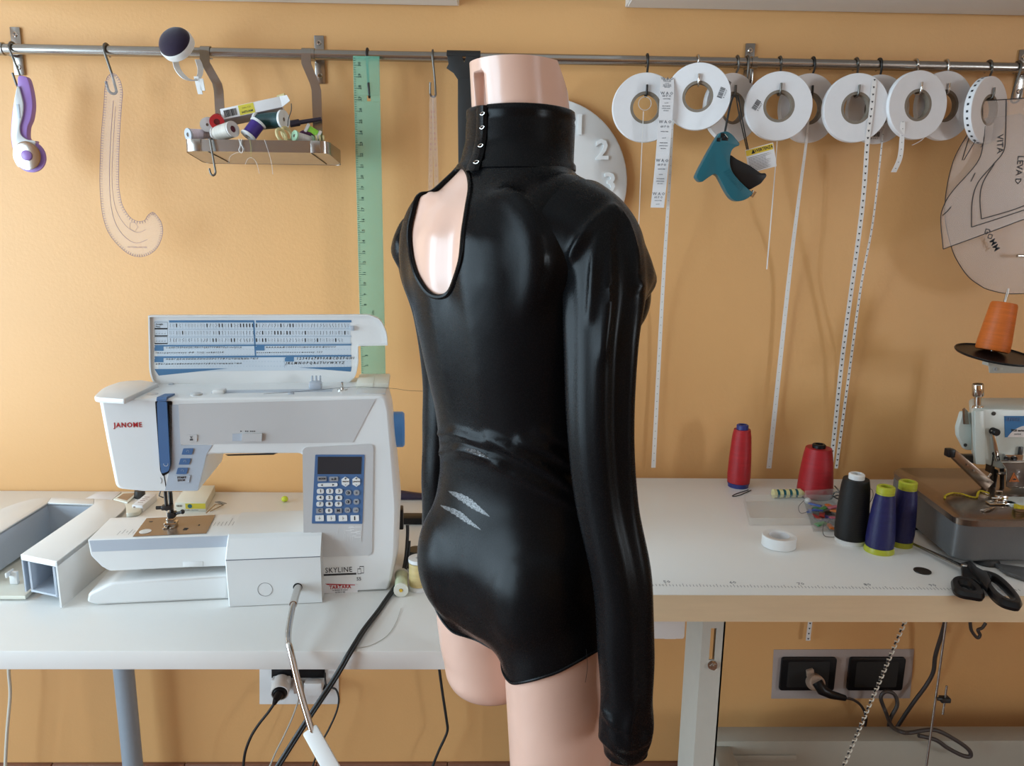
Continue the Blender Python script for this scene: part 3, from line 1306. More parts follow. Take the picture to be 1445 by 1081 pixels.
# front cover: lower box with a sloping shoulder
c0, c1 = mloc(315, 790, 0), mloc(451, 783, 0)
x0, x1 = mloc(320, 790, 0).x, c1.x + .001
z1 = (c0.z + c1.z) / 2
z1 = mloc(380, 786, 0).z
sec = [(0, .001), (-.0005, z1 - .002), (.002, z1), (.012, z1 + .012), (.022, ZB - .003), (.030, ZB + .001), (.12, ZB + .0012), (.12, .001)]
loops = []
for xx, ins in ((x0 - .0015, .0015), (x0, 0), ((x0 + x1) / 2, 0), (x1, 0)):
    loops.append([ow(xx + (.0 if xx > x0 else -.001 * (z / .07)), y + ins, z) for y, z in sec])
MB().loft(loops).build('front_cover', M['white_plastic'], mach, sharp=14)
MB().box((x0 - .0012, -.0008, z1 - .0030), (x1, .001, z1 - .0018), F=MF).build('cover_seam', M['grey_ink'], mach)
g = MB()
cc = mloc(374, 832, -.0005)
g.lathe([(.0108, 0), (.0108, .0004), (.0104, .0004), (.0104, 0)], ow(cc.x, -.0006, cc.z), MF.to_3x3() @ V((0, 1, 0)), 40, closed=True)
g.build('cover_emboss', M['grey_ink'], mach)
# foot under the free arm
Fp = [(122, 850), (124, 838), (157, 822), (322, 812), (322, 850), (135, 858)]
q = [mloc(x, y, .024) for x, y in Fp]
q[4].z = q[5].z = 0.001
FP = round_poly([(p.x, p.z, 0) for p in q], [.004, .004, .006, 0, 0, .006], 4)
slab([(a[0], a[1]) for a in FP], .024, .15, .004).build('foot', M['white_plastic'], mach, sharp=45)
# silver front panels
plate([(252, 570), (530, 563), (498, 624), (255, 627)], YA, .0010, .0012).build('arm_panel', M['silver_plastic'], mach)
cp = plate([(427, 631), (527, 626), (525, 783), (429, 786)], YA, .0018, .008, 6)
cp.build('control_panel', M['silver_plastic'], mach, sharp=40)
# pale strip right of the needle slot
plate([(239, 571), (252, 571), (256, 628), (300, 628), (292, 640), (279, 692), (233, 692), (240, 660)], YA, .0006, .001).build('needle_panel', M['cool_plastic'], mach)
YC = YA - .0018
plate([(445, 641.5), (514.5, 641.5), (511.5, 739), (440, 738.5)], YC, .0008, .0012).build('keypad', M['blue_plastic'], mach)
plate([(448.5, 644.5), (510.5, 644.5), (509.5, 669), (448, 669)], YC - .0008, .0004).build('display', add_noise(new_mat('dark_display', (0.035, 0.036, 0.042), .2), 30, .05), mach)
plate([(439.5, 739.5), (511, 740), (510, 763), (438.5, 762.5)], YC, .0006, .001).build('name_plate', M['silver_plastic'], mach)
g = MB()
random.seed(3)
for k in range(26):
    px = 466 + random.random() * 40; py = 742 + random.random() * 16
    w_, h_ = random.choice(((6, .5), (9, .5), (.5, 5), (.5, 7)))
    a, c = mloc(px, py, YC - .0006), mloc(min(px + w_, 509), py + h_, YC - .0006)
    g.box((a.x, YC - .0008, c.z), (c.x, YC - .0006, a.z), F=MF)
g.build('plate_engraving', M['white_plastic'], mach)
YK = YC - .0008


def key(name, px, py, w, h, mat, r=.5, label=None):
    p = mloc(px, py, YK)
    hw, hh = w / 2 * .00101, h / 2 * .00101
    Q = round_poly([(p.x - hw, p.z - hh, 0), (p.x + hw, p.z - hh, 0), (p.x + hw, p.z + hh, 0), (p.x - hw, p.z + hh, 0)], r * 2 * min(hw, hh), 5)
    mb = MB().prism([ow(a[0], YK, a[1]) for a in Q], MF.to_3x3() @ V((0, -.0012, 0)))
    return mb.build(name, mat, mach), p


def mtext(body, px, py, h, yl, mat, name='lettering', parent=None, bold=0, squeeze=1.0, shear=0, ang=0, space=1.0):
    p = mloc(px, py, yl)
    T_ = MF @ Matrix.Translation(V((p.x, yl - .0002, p.z))) @ Matrix.Rotation(R(90), 4, 'X') @ Matrix.Rotation(R(ang), 4, 'Z')
    return text_mesh(name, body, h * .00101 / .70, T_, mat, parent or mach, bold=bold, squeeze=squeeze, shear=shear, space=space)


kw = M['white_plastic']
kg = add_noise(new_mat('grey_key', (0.30, 0.31, 0.34), .4), 40, .03)
for r_, row in enumerate(('123', '456', '789', 'C0M')):
    for c_, ch in enumerate(row):
        px = (452.2, 465.3, 478.4)[c_] - .35 * r_
        py = (693, 702.2, 711.2, 720.6)[r_]
        o, p = key('key', px, py, 10.4, 7.6, kg if ch in 'CM' else kw, .45 if ch not in 'CM' else .15)
        mtext(ch, px, py, 4.4, YK - .0012, M['ink'], 'key_legend', o, bold=.0001)
for k, (px, py) in enumerate(((491.5, 695), (503.2, 695), (491, 707.8), (502.8, 707.8), (490.3, 719.6), (502, 719.6))):
    o, p = key('key', px, py, 8.6, 8.4, kg, .5)
    g = MB()
    y_ = YK - .0013
    if k in (0, 2): g.lathe([(.0016, 0), (.0016, .0002), (.0024, .0002), (.0024, 0)], ow(p.x, y_, p.z), MF.to_3x3() @ V((0, 1, 0)), 18, closed=True); g.box((p.x, y_, p.z - .0015), (p.x + .0016, y_ + .0002, p.z + .0015), F=MF)
    elif k == 1:
        for e in (-.0012, .0004): g.box((p.x + e, y_, p.z - .0018), (p.x + e + .0008, y_ + .0002, p.z + .0018), F=MF)
    elif k == 3: g.prism([ow(p.x - .0022, y_, p.z + .0015), ow(p.x + .0022, y_, p.z + .0015), ow(p.x, y_, p.z - .002)], MF.to_3x3() @ V((0, .0002, 0)))
    elif k == 4: g.box((p.x - .0018, y_, p.z - .0018), (p.x - .0012, y_ + .0002, p.z + .0018), F=MF); g.prism([ow(p.x + .0018, y_, p.z + .0016), ow(p.x + .0018, y_, p.z - .0016), ow(p.x - .0008, y_, p.z)], MF.to_3x3() @ V((0, .0002, 0)))
    else: g.box((p.x - .0022, y_, p.z - .0003), (p.x + .0012, y_ + .0002, p.z + .0003), F=MF); g.lathe([(.0006, 0), (.0006, .0002), (.0012, .0002), (.0012, 0)], ow(p.x + .0016, y_, p.z), MF.to_3x3() @ V((0, 1, 0)), 14, closed=True)
    g.build('key_legend', M['ink'], o)
o, p = key('key', 454.4, 675.6, 13, 7.2, kg, .2); mtext('MODE', 454.4, 675.6, 2.4, YK - .0012, M['ink'], 'key_legend', o, bold=.0001)
o, p = key('key', 471, 675.8, 13, 7.2, kg, .2); mtext('o &', 471, 675.8, 3.6, YK - .0012, M['ink'], 'key_legend', o, bold=.0001)
o, p = key('key', 462.4, 684, 29, 5.6, kw, .5)
g = MB()
for s_, e in ((-1, -.0082), (1, .0082)):
    g.prism([ow(p.x + e + s_ * .0020, YK - .0013, p.z), ow(p.x + e - s_ * .0012, YK - .0013, p.z + .0017), ow(p.x + e - s_ * .0012, YK - .0013, p.z - .0017)], MF.to_3x3() @ V((0, .0002, 0)))
g.build('key_legend', M['ink'], o)
for px, nm in ((487.5, 'WIDTH'), (502.8, 'LENGTH')):
    p = mloc(px, 679.6, YK)
    hx = [(0, .0078), (.0056, .0040), (.0056, -.0040), (0, -.0078), (-.0056, -.0040), (-.0056, .0040)]
    o = MB().prism([ow(p.x + a, YK, p.z + b_) for a, b_ in hx], MF.to_3x3() @ V((0, -.0012, 0))).build('key', kw, mach)
    mtext('+', px, 675.6, 4, YK - .0012, M['ink'], 'key_legend', o, bold=.0001)
    mtext('-', px, 683.8, 4.5, YK - .0012, M['ink'], 'key_legend', o, bold=.0001)
    mtext(nm, px, 679.7, 1.9, YK - .0012, M['ink'], 'key_legend', o)
for k, px in enumerate((451, 467.4, 484, 500.6)):
    o, p = key('key', px, 731, 12.4, 9.2, kw, .12)
    g = MB()
    y_ = YK - .0013
    if k < 3: g.box((p.x - .0003, y_, p.z - .0028), (p.x + .0003, y_ + .0002, p.z + .0028), F=MF); g.box((p.x - (.0014 if k == 0 else 0), y_, p.z - .0004), (p.x + .0018, y_ + .0002, p.z + .0002), F=MF)
    else: g.box((p.x - .0010, y_, p.z - .0032), (p.x + .0010, y_ + .0002, p.z + .0032), F=MF)
    g.build('key_legend', M['ink'], o)
# lettering on the body
mtext('JANOME', 180.5, 600, 7.0, YA - .0002, M['red_ink'], 'lettering', bold=.00018, squeeze=.88, space=1.20)
mtext('SKYLINE', 478, 804.5, 8.2, YA - .0002, M['ink'], 'lettering', squeeze=.86, space=1.10)
mtext('S5', 506.5, 817, 5.4, YA - .0002, M['ink'], 'lettering')
g = MB()
for (xa_, ya_, xb_2, yb_2) in ((452, 810.4, 503, 810.75), (504.5, 802.5, 509.5, 803.1), (504.5, 809.4, 509.5, 810), (504.5, 802.5, 505.1, 810), (509, 802.5, 509.6, 810), (507.5, 799, 513.5, 799.6), (512.9, 799, 513.5, 809), (509.5, 808.4, 513.5, 809), (507.5, 799, 508.1, 802.5)):
    a, c = mloc(xa_, ya_, YA), mloc(xb_2, yb_2, YA)
    g.box((a.x, YA - .0003, c.z), (c.x, YA, a.z), F=MF)
g.build('logo', M['ink'], mach)
st = plate([(456, 824, ), (505, 824), (504.5, 837.5), (455.5, 837)], YA, .0003).build('sticker', M['paper'], mach)
g = plate([(459, 823.6), (501, 825), (501, 826), (462, 825.5)], YA - .0003, .0001)
g.build('sticker_bar', M['red_ink'], st)
mtext('TARTARA', 480, 828.5, 5.6, YA - .0004, M['red_ink'], 'sticker_lettering', st, bold=.0002, squeeze=.86, space=1.1)
mtext('via Garibaldi 35 cassano', 480, 832.6, 1.7, YA - .0004, M['ink'], 'sticker_lettering', st)
mtext('tel. 0363 21 202', 480, 835.6, 1.6, YA - .0004, M['ink'], 'sticker_lettering', st)
# blue thread channel with a black groove behind it
plate([(219, 566), (243, 566), (243, 655), (240, 666), (230, 672), (226, 664)], YA, .0006, .002).build('thread_groove', M['black_plastic'], mach)
plate([(222.5, 566), (236.5, 566), (241, 655), (239, 664), (229, 667.5), (225.5, 640)], YA - .0006, .0040, .003, 4).build('thread_channel', M['blue_plastic'], mach, sharp=40)
p0, p1 = mloc(222.5, 566, YA), mloc(236.5, 566, YA)
MB().loft([[ow(p0.x, YA - .0046, ZT), ow(p1.x, YA - .0046, ZT), ow(p1.x, YA - .0046, ZT - .003), ow(p0.x, YA - .0046, ZT - .003)],
           [ow(p0.x, YA - .002, ZT + .0028), ow(p1.x, YA - .002, ZT + .0028), ow(p1.x, YA, ZT), ow(p0.x, YA, ZT)],
           [ow(p0.x + .004, YA + .022, ZT + .0026), ow(p1.x + .004, YA + .022, ZT + .0026), ow(p1.x + .004, YA + .022, ZT - .001), ow(p0.x + .004, YA + .022, ZT - .001)]]).build('channel_top', M['blue_plastic'], mach)
plate([(230.2, 667), (231.2, 667), (236, 692), (234.6, 692)], YA, .0004).build('needle_slot', M['black_plastic'], mach)
g = MB()
p = mloc(234, 655, YA - .0046)
g.tube([ow(p.x + .003 * math.cos(R(t)), YA - .0047, p.z + .003 * math.sin(R(t))) for t in range(-200, 30, 20)], .00025, 5)
g.build('channel_mark', M['white_plastic'], mach)
g = MB()
p = mloc(226, 678, YA)
g.tube([ow(p.x + .0022 * math.cos(R(t)), YA - .0003, p.z + .0045 * math.sin(R(t))) for t in range(-80, 90, 20)], .0003, 5)
g.build('face_mark', M['grey_ink'], mach)
# buttons
for nm, px, py, w_, h_, mt in (('button', 265, 637, 15, 8.6, M['blue_plastic']), ('button', 261, 651, 15, 8.6, M['blue_plastic']), ('button', 257.3, 664.3, 15, 8.6, M['blue_plastic'])):
    o = plate([(px - w_ / 2 + 1.5, py - h_ / 2), (px + w_ / 2 + 1, py - h_ / 2), (px + w_ / 2 - 1.5, py + h_ / 2), (px - w_ / 2 - 1, py + h_ / 2)], YA - .0006, .0015, .001).build(nm, mt, mach)
    pp = mloc(px, py, YA - .0022)
    g = MB()
    g.tube([ow(pp.x + .0016 * math.cos(R(t)), YA - .0023, pp.z + .0018 * math.sin(R(t))) for t in range(-60, 240, 30)], .0002, 5)
    g.build('button_mark', M['cool_plastic'], o)
o = plate([(246, 670.5), (269, 670.5), (267, 681), (244, 681)], YA - .0006, .0012, .001).build('start_button', M['cool_plastic'], mach)
mtext('START', 256.4, 673.9, 3.0, YA - .0019, M['ink'], 'button_legend', o, bold=.0001)
mtext('STOP', 255.8, 678, 3.0, YA - .0019, M['ink'], 'button_legend', o, bold=.0001)
o = plate([(262.5, 613.5), (278.5, 613), (278, 623), (262.5, 623.5)], YA - .0010, .0010, .001).build('cutter_button', M['silver_plastic'], mach)
g = MB()
p = mloc(270.4, 617, YA)
for s_ in (-1, 1): g.tube([ow(p.x - s_ * .0016, YA - .0022, p.z + .002), ow(p.x + s_ * .0012, YA - .0022, p.z - .0016)], .0003, 5)
g.box((p.x - .0022, YA - .0023, p.z - .0042), (p.x + .0022, YA - .0021, p.z - .0022), F=MF)
g.build('button_legend', M['ink'], o)
o = plate([(328, 612), (370, 611.3), (369, 622), (328, 622.4)], YA - .0010, .0004, .0005).build('speed_slot', M['cool_plastic'], mach)
plate([(342, 611.5), (370.5, 611.2), (369.5, 622.2), (341.5, 622.4)], YA - .0014, .0030, .001).build('speed_slider', M['silver_plastic'], mach)
g = MB()
for px, n_ in ((340.5, 1), (348.5, 2), (357, 3)):
    for k in range(n_):
        p = mloc(px + (k - (n_ - 1) / 2) * 2.6, 608.3, YA)
        g.prism([ow(p.x - .0010, YA - .0012, p.z + .0011), ow(p.x - .0010, YA - .0012, p.z - .0011), ow(p.x + .0012, YA - .0012, p.z)], MF.to_3x3() @ V((0, .0002, 0)))
g.build('speed_marks', M['ink'], mach)
plate([(318, 641.2), (392, 639), (386, 641.5), (322, 643)], YA + .002, .0010).build('arm_vent', M['dark_metal'], mach)
# hand wheel
hw = mloc(552, 606, .105)
g = MB()
hr = .0285
xe = mloc(571, 606, .105).x
x_0 = xe - .034
g.lathe([(hr * .8, 0), (hr, .003), (hr, xe - x_0 - .003), (hr - .003, xe - x_0), (hr * .55, xe - x_0), (hr * .5, xe - x_0 - .003), (0, xe - x_0 - .003)], ow(x_0, .105, hw.z), MF.to_3x3() @ V((1, 0, 0)), 40)
g.build('handwheel', M['blue_bright'], mach)
# top of the arm
lp = [atZ(x, y, DESK + ZT + .006) for x, y in ((131, 560), (176, 563), (205, 549), (224, 540), (200, 536), (170, 538), (146, 546))]
q = round_poly([MFi @ p for p in lp], [.012, .004, .006, .004, .004, .01, .02], 5)
MB().prism([ow(p[0], p[1], ZT - .002) for p in q], MF.to_3x3() @ V((0, 0, .008)), .0025).build('face_cover', M['white_plastic'], mach, sharp=40)
g = MB()


def topz(px, py, dz=0.0): return MFi @ atZ(px, py, DESK + ZT + dz)


for (xa_, ya_, xb_2, yb_2, h_, mt) in ():
    pass
a, c = topz(298, 555), topz(470, 549)
MB().box((a.x, a.y, ZT - .001), (c.x, c.y, ZT + .0006), .0004, F=MF).build('deck_recess', M['cool_plastic'], mach)
for nm, px, py, r_, h_ in (('bobbin_tensioner', 277, 557, .0085, .0035), ('thread_guide', 215, 556, .008, .002)):
    p = topz(px, py)
    MB().lathe([(r_, 0), (r_, h_ * .6), (r_ * .7, h_), (0, h_)], ow(p.x, p.y, ZT - .0005), (0, 0, 1), 24).build(nm, M['silver_plastic'], mach)
a = topz(302, 554)
MB().box((a.x, a.y - .012, ZT - .001), (a.x + .017, a.y + .006, ZT + .006), .002, F=MF).build('thread_guide', M['white_plastic'], mach)
a = topz(447, 548)
g = MB().box((a.x - .011, a.y - .01, ZT - .001), (a.x + .008, a.y + .008, ZT + .011), .003, F=MF)
for k in range(3): g.box((a.x - .009 + k * .006, a.y + .006, ZT + .004), (a.x - .006 + k * .006, a.y + .012, ZT + .018), .001, F=MF)
g.build('spool_rest', M['cool_plastic'], mach, sharp=40)
a = topz(483, 550)
MB().cyl(ow(a.x, a.y, ZT - .001), ow(a.x, a.y, ZT + .012), .0022).cyl(ow(a.x, a.y, ZT - .001), ow(a.x, a.y, ZT + .002), .008).build('bobbin_winder', M['chrome'], mach)
a = topz(411, 556)
MB().box((a.x - .004, a.y - .003, ZT - .001), (a.x + .004, a.y + .003, ZT + .004), .001, F=MF).build('guide_clip', M['cool_plastic'], mach)
xq0, xq1 = mloc(503, 545, .10).x, mloc(549, 545, .10).x
MB().box((xq0, .085, ZT - .001), (xq1, .165, ZT + .0075), .002, F=MF).box((xq0 + .026, .084, ZT), (xq0 + .0264, .166, ZT + .0079), F=MF).build('winder_cover', M['cream_plastic'], mach, sharp=40)
MB().box((mloc(504, 552, .06).x, .040, ZT - .001), (mloc(545, 552, .06).x, .084, ZT + .0012), .001, F=MF).build('winder_deck', M['silver_plastic'], mach, sharp=40)
# raised lid with the printed stitch chart
YL_ = .135
LO = [(210, 445, 0), (520, 444, 2), (537, 450, 10), (546, 470, 8), (547, 487, 0), (505.5, 488, 2), (505.6, 512, 3), (502, 531, 6), (490, 542, 8), (470, 546, 4), (232, 548, 4), (217, 541, 10), (211.5, 524, 8)]
q = [mloc(x, y, YL_) for x, y, r in LO]
LP = round_poly([(p.x, p.z, 0) for p in q], [r * .0011 for _, _, r in LO], 4)
LP = [(p[0], p[1]) for p in LP]
lid = slab(LP, YL_, YL_ + .012, .002).build('lid', M['white_plastic'], mach, sharp=45)
g = MB()
rim = [ow(x, YL_ - .002, z) for x, z in inset2(LP, .0012)]
lo_ = [ow(x, YL_ + .001, z) for x, z in LP]
l2 = [ow(x, YL_ - .0035, z) for x, z in LP]
l3 = [ow(x, YL_ - .0035, z) for x, z in inset2(LP, .0022)]
l4 = [ow(x, YL_ + .001, z) for x, z in inset2(LP, .0022)]
g.loft([lo_, l2, l3, l4], wrap=True)
g.build('lid_rim', M['white_plastic'], lid, sharp=35)
for px in (243, 366, 472):
    a = mloc(px, 545, YL_)
    MB().box((a.x - .004, YL_ - .006, a.z), (a.x + .003, YL_ + .001, a.z + .005), .001, F=MF).build('hinge_clip', M['cool_plastic'], lid)
MB().box((mloc(494, 465, YL_).x, YL_ - .005, mloc(494, 466, YL_).z), (mloc(500, 465, YL_).x, YL_, mloc(494, 459.5, YL_).z), .001, F=MF).build('lid_latch', M['cool_plastic'], lid)
chart_bg = add_noise(new_mat('chart_paper', (0.56, 0.62, 0.68), .5), 40, .02)
chart_blue = add_noise(new_mat('chart_blue', (0.07, 0.18, 0.33), .45), 40, .03)
chart_pale = add_noise(new_mat('chart_pale_blue', (0.42, 0.50, 0.58), .45), 40, .03)
g = MB()
yc = YL_ - .0002


def crect(x0, y0, x1, y1, lay):
    a, c = mloc(x0, y0, yc), mloc(x1, y1, yc)
    y = yc - .00012 * lay
    g.quad(ow(a.x, y, c.z), ow(c.x, y, c.z), ow(c.x, y, a.z), ow(a.x, y, a.z))


def ctext(s, px, py, h, lay=3, sq=1.0, bold=0.00006, shear=.25, align='LEFT'):
    p = mloc(px, py, yc)
    T_ = MF @ Matrix.Translation(V((p.x, yc - .00012 * lay, p.z))) @ Matrix.Rotation(R(90), 4, 'X')
    text_bm(g, s, h * .00111 / .7, T_, 0, bold, align, sq, shear)


g.mi = 0
crect(218, 452, 496, 522, 0)
g.mi = 1
crect(238.5, 452, 357.5, 455, 1); crect(361, 452, 496, 455, 1)
P_ = [(218, 520.5), (260, 519.8), (320, 519.6), (218.5, 520.4)]
for poly in ([(218, 520.8), (322, 519.8), (224, 530)], [(422, 518.6), (496, 517.6), (495, 524.5)]):
    g.poly([ow(m_.x, yc - .00015, m_.z) for m_ in (mloc(x, y, yc) for x, y in poly)])
for x0, y0 in ((218, 487.5), (218, 503.5), (360.5, 487), (402, 502.5)):
    g.poly([ow(m_.x, yc - .0003, m_.z) for m_ in (mloc(x, y, yc) for x, y in ((x0, y0 + 3), (x0 + 3, y0), (x0 + 12.8, y0), (x0 + 12.8, y0 + 7.6), (x0, y0 + 7.6)))])
for yy in (487, 502.8): crect(218, yy, 496, yy + .5, 1)
crect(359, 452, 359.5, 502.6, 1); crect(401, 502.8, 401.5, 519, 1)
g.mi = 3
for yy in (464.3, 475, 485.2): crect(238.5, yy, 496, yy + .35, 1)
random.seed(11)
for yy in (463.2, 473.9, 484.2, 493.2, 500.4, 510.2, 516.8):
    x = 240
    while x < 494:
        crect(x, yy - .5, x + 1.6, yy + .3, 1)
        x += 4.3
g.mi = 2
for y0 in (454.5, 464.8, 475.6):
    crect(218, y0 + 8.4, 236.5, y0 + 10, 1)
    crect(218, y0 - .2, 236.5, y0 + .1, 1); crect(218, y0, 218.4, y0 + 9, 1); crect(236.2, y0, 236.6, y0 + 9, 1)
ctext('Straight', 219.8, 457.6, 2.2, shear=0); ctext('Plate', 219.8, 461.0, 2.2, shear=0)
for y0 in (469.5, 480):
    for k in range(4): crect(221 + k * 4, y0 - 2.6, 221.4 + k * 4, y0 + 1.6, 2); crect(219.6 + k * 4, y0 + 1.2, 222 + k * 4, y0 + 1.6, 2)
for row, yy in enumerate((459.2, 469.6, 480)):
    for blk, (xa_, xb_2) in enumerate(((240.5, 357), (362, 495 if row < 2 else 484))):
        x = xa_
        while x < xb_2:
            t_ = random.random()
            if row == 0 and blk == 0 and x > 337: t_ = .05
            if t_ < .12:
                crect(x - .9, yy - 2.6, x + .9, yy + 2.6, 2)
            elif t_ < .45:
                z_ = [(x + random.uniform(-1, 1), yy - 2.6 + k * 1.05) for k in range(6)]
                for a_, b_2 in zip(z_, z_[1:]):
                    g.poly([ow(m_.x, yc - .0003, m_.z) for m_ in (mloc(*c_, yc) for c_ in ((a_[0], a_[1]), (a_[0] + .55, a_[1]), (b_2[0] + .55, b_2[1]), (b_2[0], b_2[1])))])
            elif t_ < .75:
                crect(x - .25, yy - 2.6, x + .25, yy + 2.6, 2)
                for k in range(4): crect(x - 1.2 * random.random(), yy - 2.3 + k * 1.3, x + 1.2 * random.random(), yy - 2 + k * 1.3, 2)
            else:
                for k in range(4):
                    crect(x - 1.2, yy - 2.4 + k * 1.25, x - .6, yy - 1.9 + k * 1.25, 2); crect(x + .5, yy - 2.0 + k * 1.25, x + 1.1, yy - 1.4 + k * 1.25, 2)
            x += 4.3
ctext('1 - & A B C D E F G H I J K L M N O P Q R S T U V W X Y Z a b c d e f g h i j k', 234, 490.6, 2.3, sq=.93)
ctext('l m n o p q r s t u v w x y z   Ø Ø    ? ! / ( )   e x & # 1 2 3 4', 219.5, 497.8, 2.3, sq=1.12)
ctext('A A A A A A Æ C E E E E I I I I N O O O O O Œ U U U U', 375, 490.2, 2.3, sq=1.2)
ctext('a a a a a a æ c e e e e i i i i n o o o o o œ u u u u y   1 2 3', 362, 497.4, 2.3, sq=1.18)
ctext('А Б В Г Д Е Ж З И Й К Л М Н О П Р С Т У Ф Х Ц Ч Ш Щ Ъ Ы Ь Э Ю Я', 234, 507, 2.3, sq=1.17)
ctext('а б в г д е ж з и й к л м н о п р с т у ф х ц ч ш щ ъ ы ь э ю я', 219.5, 513.6, 2.3, sq=1.25)
ctext('1 2 3 4 5 6 7 8 9 0 A B C D E F G H I', 418, 506, 3.6, sq=1.02, bold=.00012)
ctext('J K L M N O P Q R S T U V W X Y Z', 403, 512.6, 3.6, sq=1.02, bold=.00012)
g.build('stitch_chart', [chart_bg, chart_blue, M['ink'], chart_pale], lid, smooth=False)
# needle plate, presser foot, needle clamp
zpl = DESK + ZB + .0004
npq = [atZ(x, y, zpl) for x, y in ((207, 731.7), (304, 727), (291, 753), (187.5, 757.5))]
plate_mat = add_noise(new_mat('bronzed_steel_plate', (0.30, 0.235, 0.185), .25, .7), 30, .1)
MB().prism(npq, (0, 0, .0006)).build('needle_plate', plate_mat, mach)
g = MB()
for (px, py, w_, h_) in ((262, 746.5, 6, 3.4), (213, 736, 5, 1), (281, 741, 2, 1.5)):
    p = atZ(px, py, zpl + .0007)
    g.box((p.x - w_ * .0005, p.y - h_ * .0012, p.z), (p.x + w_ * .0005, p.y + h_ * .0012, p.z + .0003))
g.build('plate_slot', M['ink'], mach)
p = atZ(205, 750, zpl + .0007)
MB().lathe([(.0085, 0), (.0085, .0004), (0, .0004)], p, (0, 0, 1), 24).build('plate_button', M['white_plastic'], mach)
pf = atZ(241, 742, zpl + .0012)
PL = MFi @ pf
g = MB()
g.box((PL.x - .008, PL.y - .012, ZB + .001), (PL.x - .002, PL.y + .010, ZB + .003), .0008, F=MF)
g.box((PL.x + .002, PL.y - .012, ZB + .001), (PL.x + .008, PL.y + .010, ZB + .003), .0008, F=MF)
g.box((PL.x - .009, PL.y - .004, ZB + .003), (PL.x + .009, PL.y + .010, ZB + .0075), .001, F=MF)
g.box((PL.x - .0055, PL.y - .002, ZB + .0075), (PL.x + .0055, PL.y + .009, ZB + .014), .001, F=MF)
g.build('presser_foot', M['chrome'], mach, sharp=40)
g = MB()
g.cyl(ow(PL.x + .001, PL.y + .006, ZB + .012), ow(PL.x + .001, PL.y + .006, ZB + .055), .0032)
g.box((PL.x - .004, PL.y, ZB + .014), (PL.x + .007, PL.y + .012, ZB + .022), .001, F=MF)
g.cyl(ow(PL.x + .006, PL.y + .004, ZB + .019), ow(PL.x + .018, PL.y + .002, ZB + .023), .0022)
g.ball(ow(PL.x + .018, PL.y + .002, ZB + .023), .0036, 12, 8)
g.build('presser_bar', M['dark_metal'], mach, sharp=40)
g = MB()
g.cyl(ow(PL.x - .003, PL.y - .003, ZB + .028), ow(PL.x - .003, PL.y - .003, ZB + .058), .0024)
g.box((PL.x - .010, PL.y - .007, ZB + .029), (PL.x + .006, PL.y + .003, ZB + .036), .001, F=MF)
g.cyl(ow(PL.x - .018, PL.y - .003, ZB + .0325), ow(PL.x - .009, PL.y - .003, ZB + .0325), .0028, seg=12)
g.build('needle_clamp', M['dark_metal'], mach, sharp=40)
MB().cyl(ow(PL.x - .003, PL.y - .003, ZB + .002), ow(PL.x - .003, PL.y - .003, ZB + .030), .0002, .0007, 8).build('needle', M['chrome'], mach)
g = MB()
zz = mloc(236, 692, YA).z - .001
g.box((PL.x - .016, PL.y - .012, zz - .010), (PL.x + .010, PL.y + .010, zz + .004), .003, F=MF)
g.box((PL.x - .030, PL.y - .006, zz - .006), (PL.x - .012, PL.y - .002, zz - .003), .001, F=MF)
g.cyl(ow(PL.x + .010, PL.y - .004, zz - .008), ow(PL.x + .018, PL.y - .004, zz - .010), .0018)
g.tube([ow(PL.x - .008, PL.y - .008, zz - .010), ow(PL.x - .010, PL.y - .010, zz - .018), ow(PL.x - .004, PL.y - .010, zz - .021)], .001, 6)
g.build('needle_threader', M['dark_metal'], mach, sharp=40)
# work lamp under the head
lamp_m = new_mat('lamp_lens', (1, .95, .8), .3)
lamp_m.node_tree.nodes['Principled BSDF'].inputs['Emission Color'].default_value = (1, .93, .78, 1)
lamp_m.node_tree.nodes['Principled BSDF'].inputs['Emission Strength'].default_value = 8
g = MB().box((PL.x + .006, PL.y + .004, zz - .004), (PL.x + .018, PL.y + .014, zz + .001), .001, F=MF)
g.build('work_lamp', lamp_m, mach)
# vents and power inlet on the right flank
a = mloc(566, 735, .11)
g = MB()
g.box((a.x - .006, .10, a.z - .012), (a.x + .004, .125, a.z + .022), .002, F=MF)
g.build('power_inlet', M['black_plastic'], mach)
# knee lifter in its socket
kp = [mp(420, 829, -.001), atY(414.5, 850, 1.018), atY(408, 884, .965), atY(407, 906, .935), atY(410, 918, .925), atY(425, 981, .90), atY(446, 1050, .872), atY(449, 1058, .868)]
kk = kp[0]
MB().lathe([(.0052, -.006), (.0068, -.006), (.0068, .0), (.0052, .0)], kk, MF.to_3x3() @ V((0, -1, 0)), 24, closed=True).build('knee_socket', M['black_plastic'], mach)
kl = MB()
kl.tube(smooth_pts(kp, 8), .0042, 12)
kl.cyl(kp[0] + V((0, .004, 0)), kp[1] + (kp[2] - kp[1]) * .1, .0058, .0056, 16)
kr = kl.build('knee_lifter', M['chrome'], mach)
d = (kp[-1] - kp[-2]).normalized()
q0 = kp[-2] - d * .014
dn = (atY(474, 1090, .85) - atY(446, 1040, .875)).normalized()
ey_p = -dn
ex_p = V((1, .1, 0)); ex_p = (ex_p - ey_p * ex_p.dot(ey_p)).normalized()
Mb = Matrix((ex_p, ey_p, ex_p.cross(ey_p))).transposed().to_4x4()
Mb.translation = q0
g = MB().box((-.010, -.115, -.006), (.010, .006, .006), .0025, F=Mb)
g.build('knee_pad', M['white_plastic'], kr)
# loose upper thread
tp = [topz(372, 556, .004), topz(440, 551, .006), topz(500, 546, .010), topz(552, 548, .004)]
g = MB().tube(smooth_pts([MF @ p for p in tp] + [atY(575, 551, 1.19), atY(597, 552, 1.18)], 5), .0003, 4)
g.build('upper_thread', M['ink'], mach)

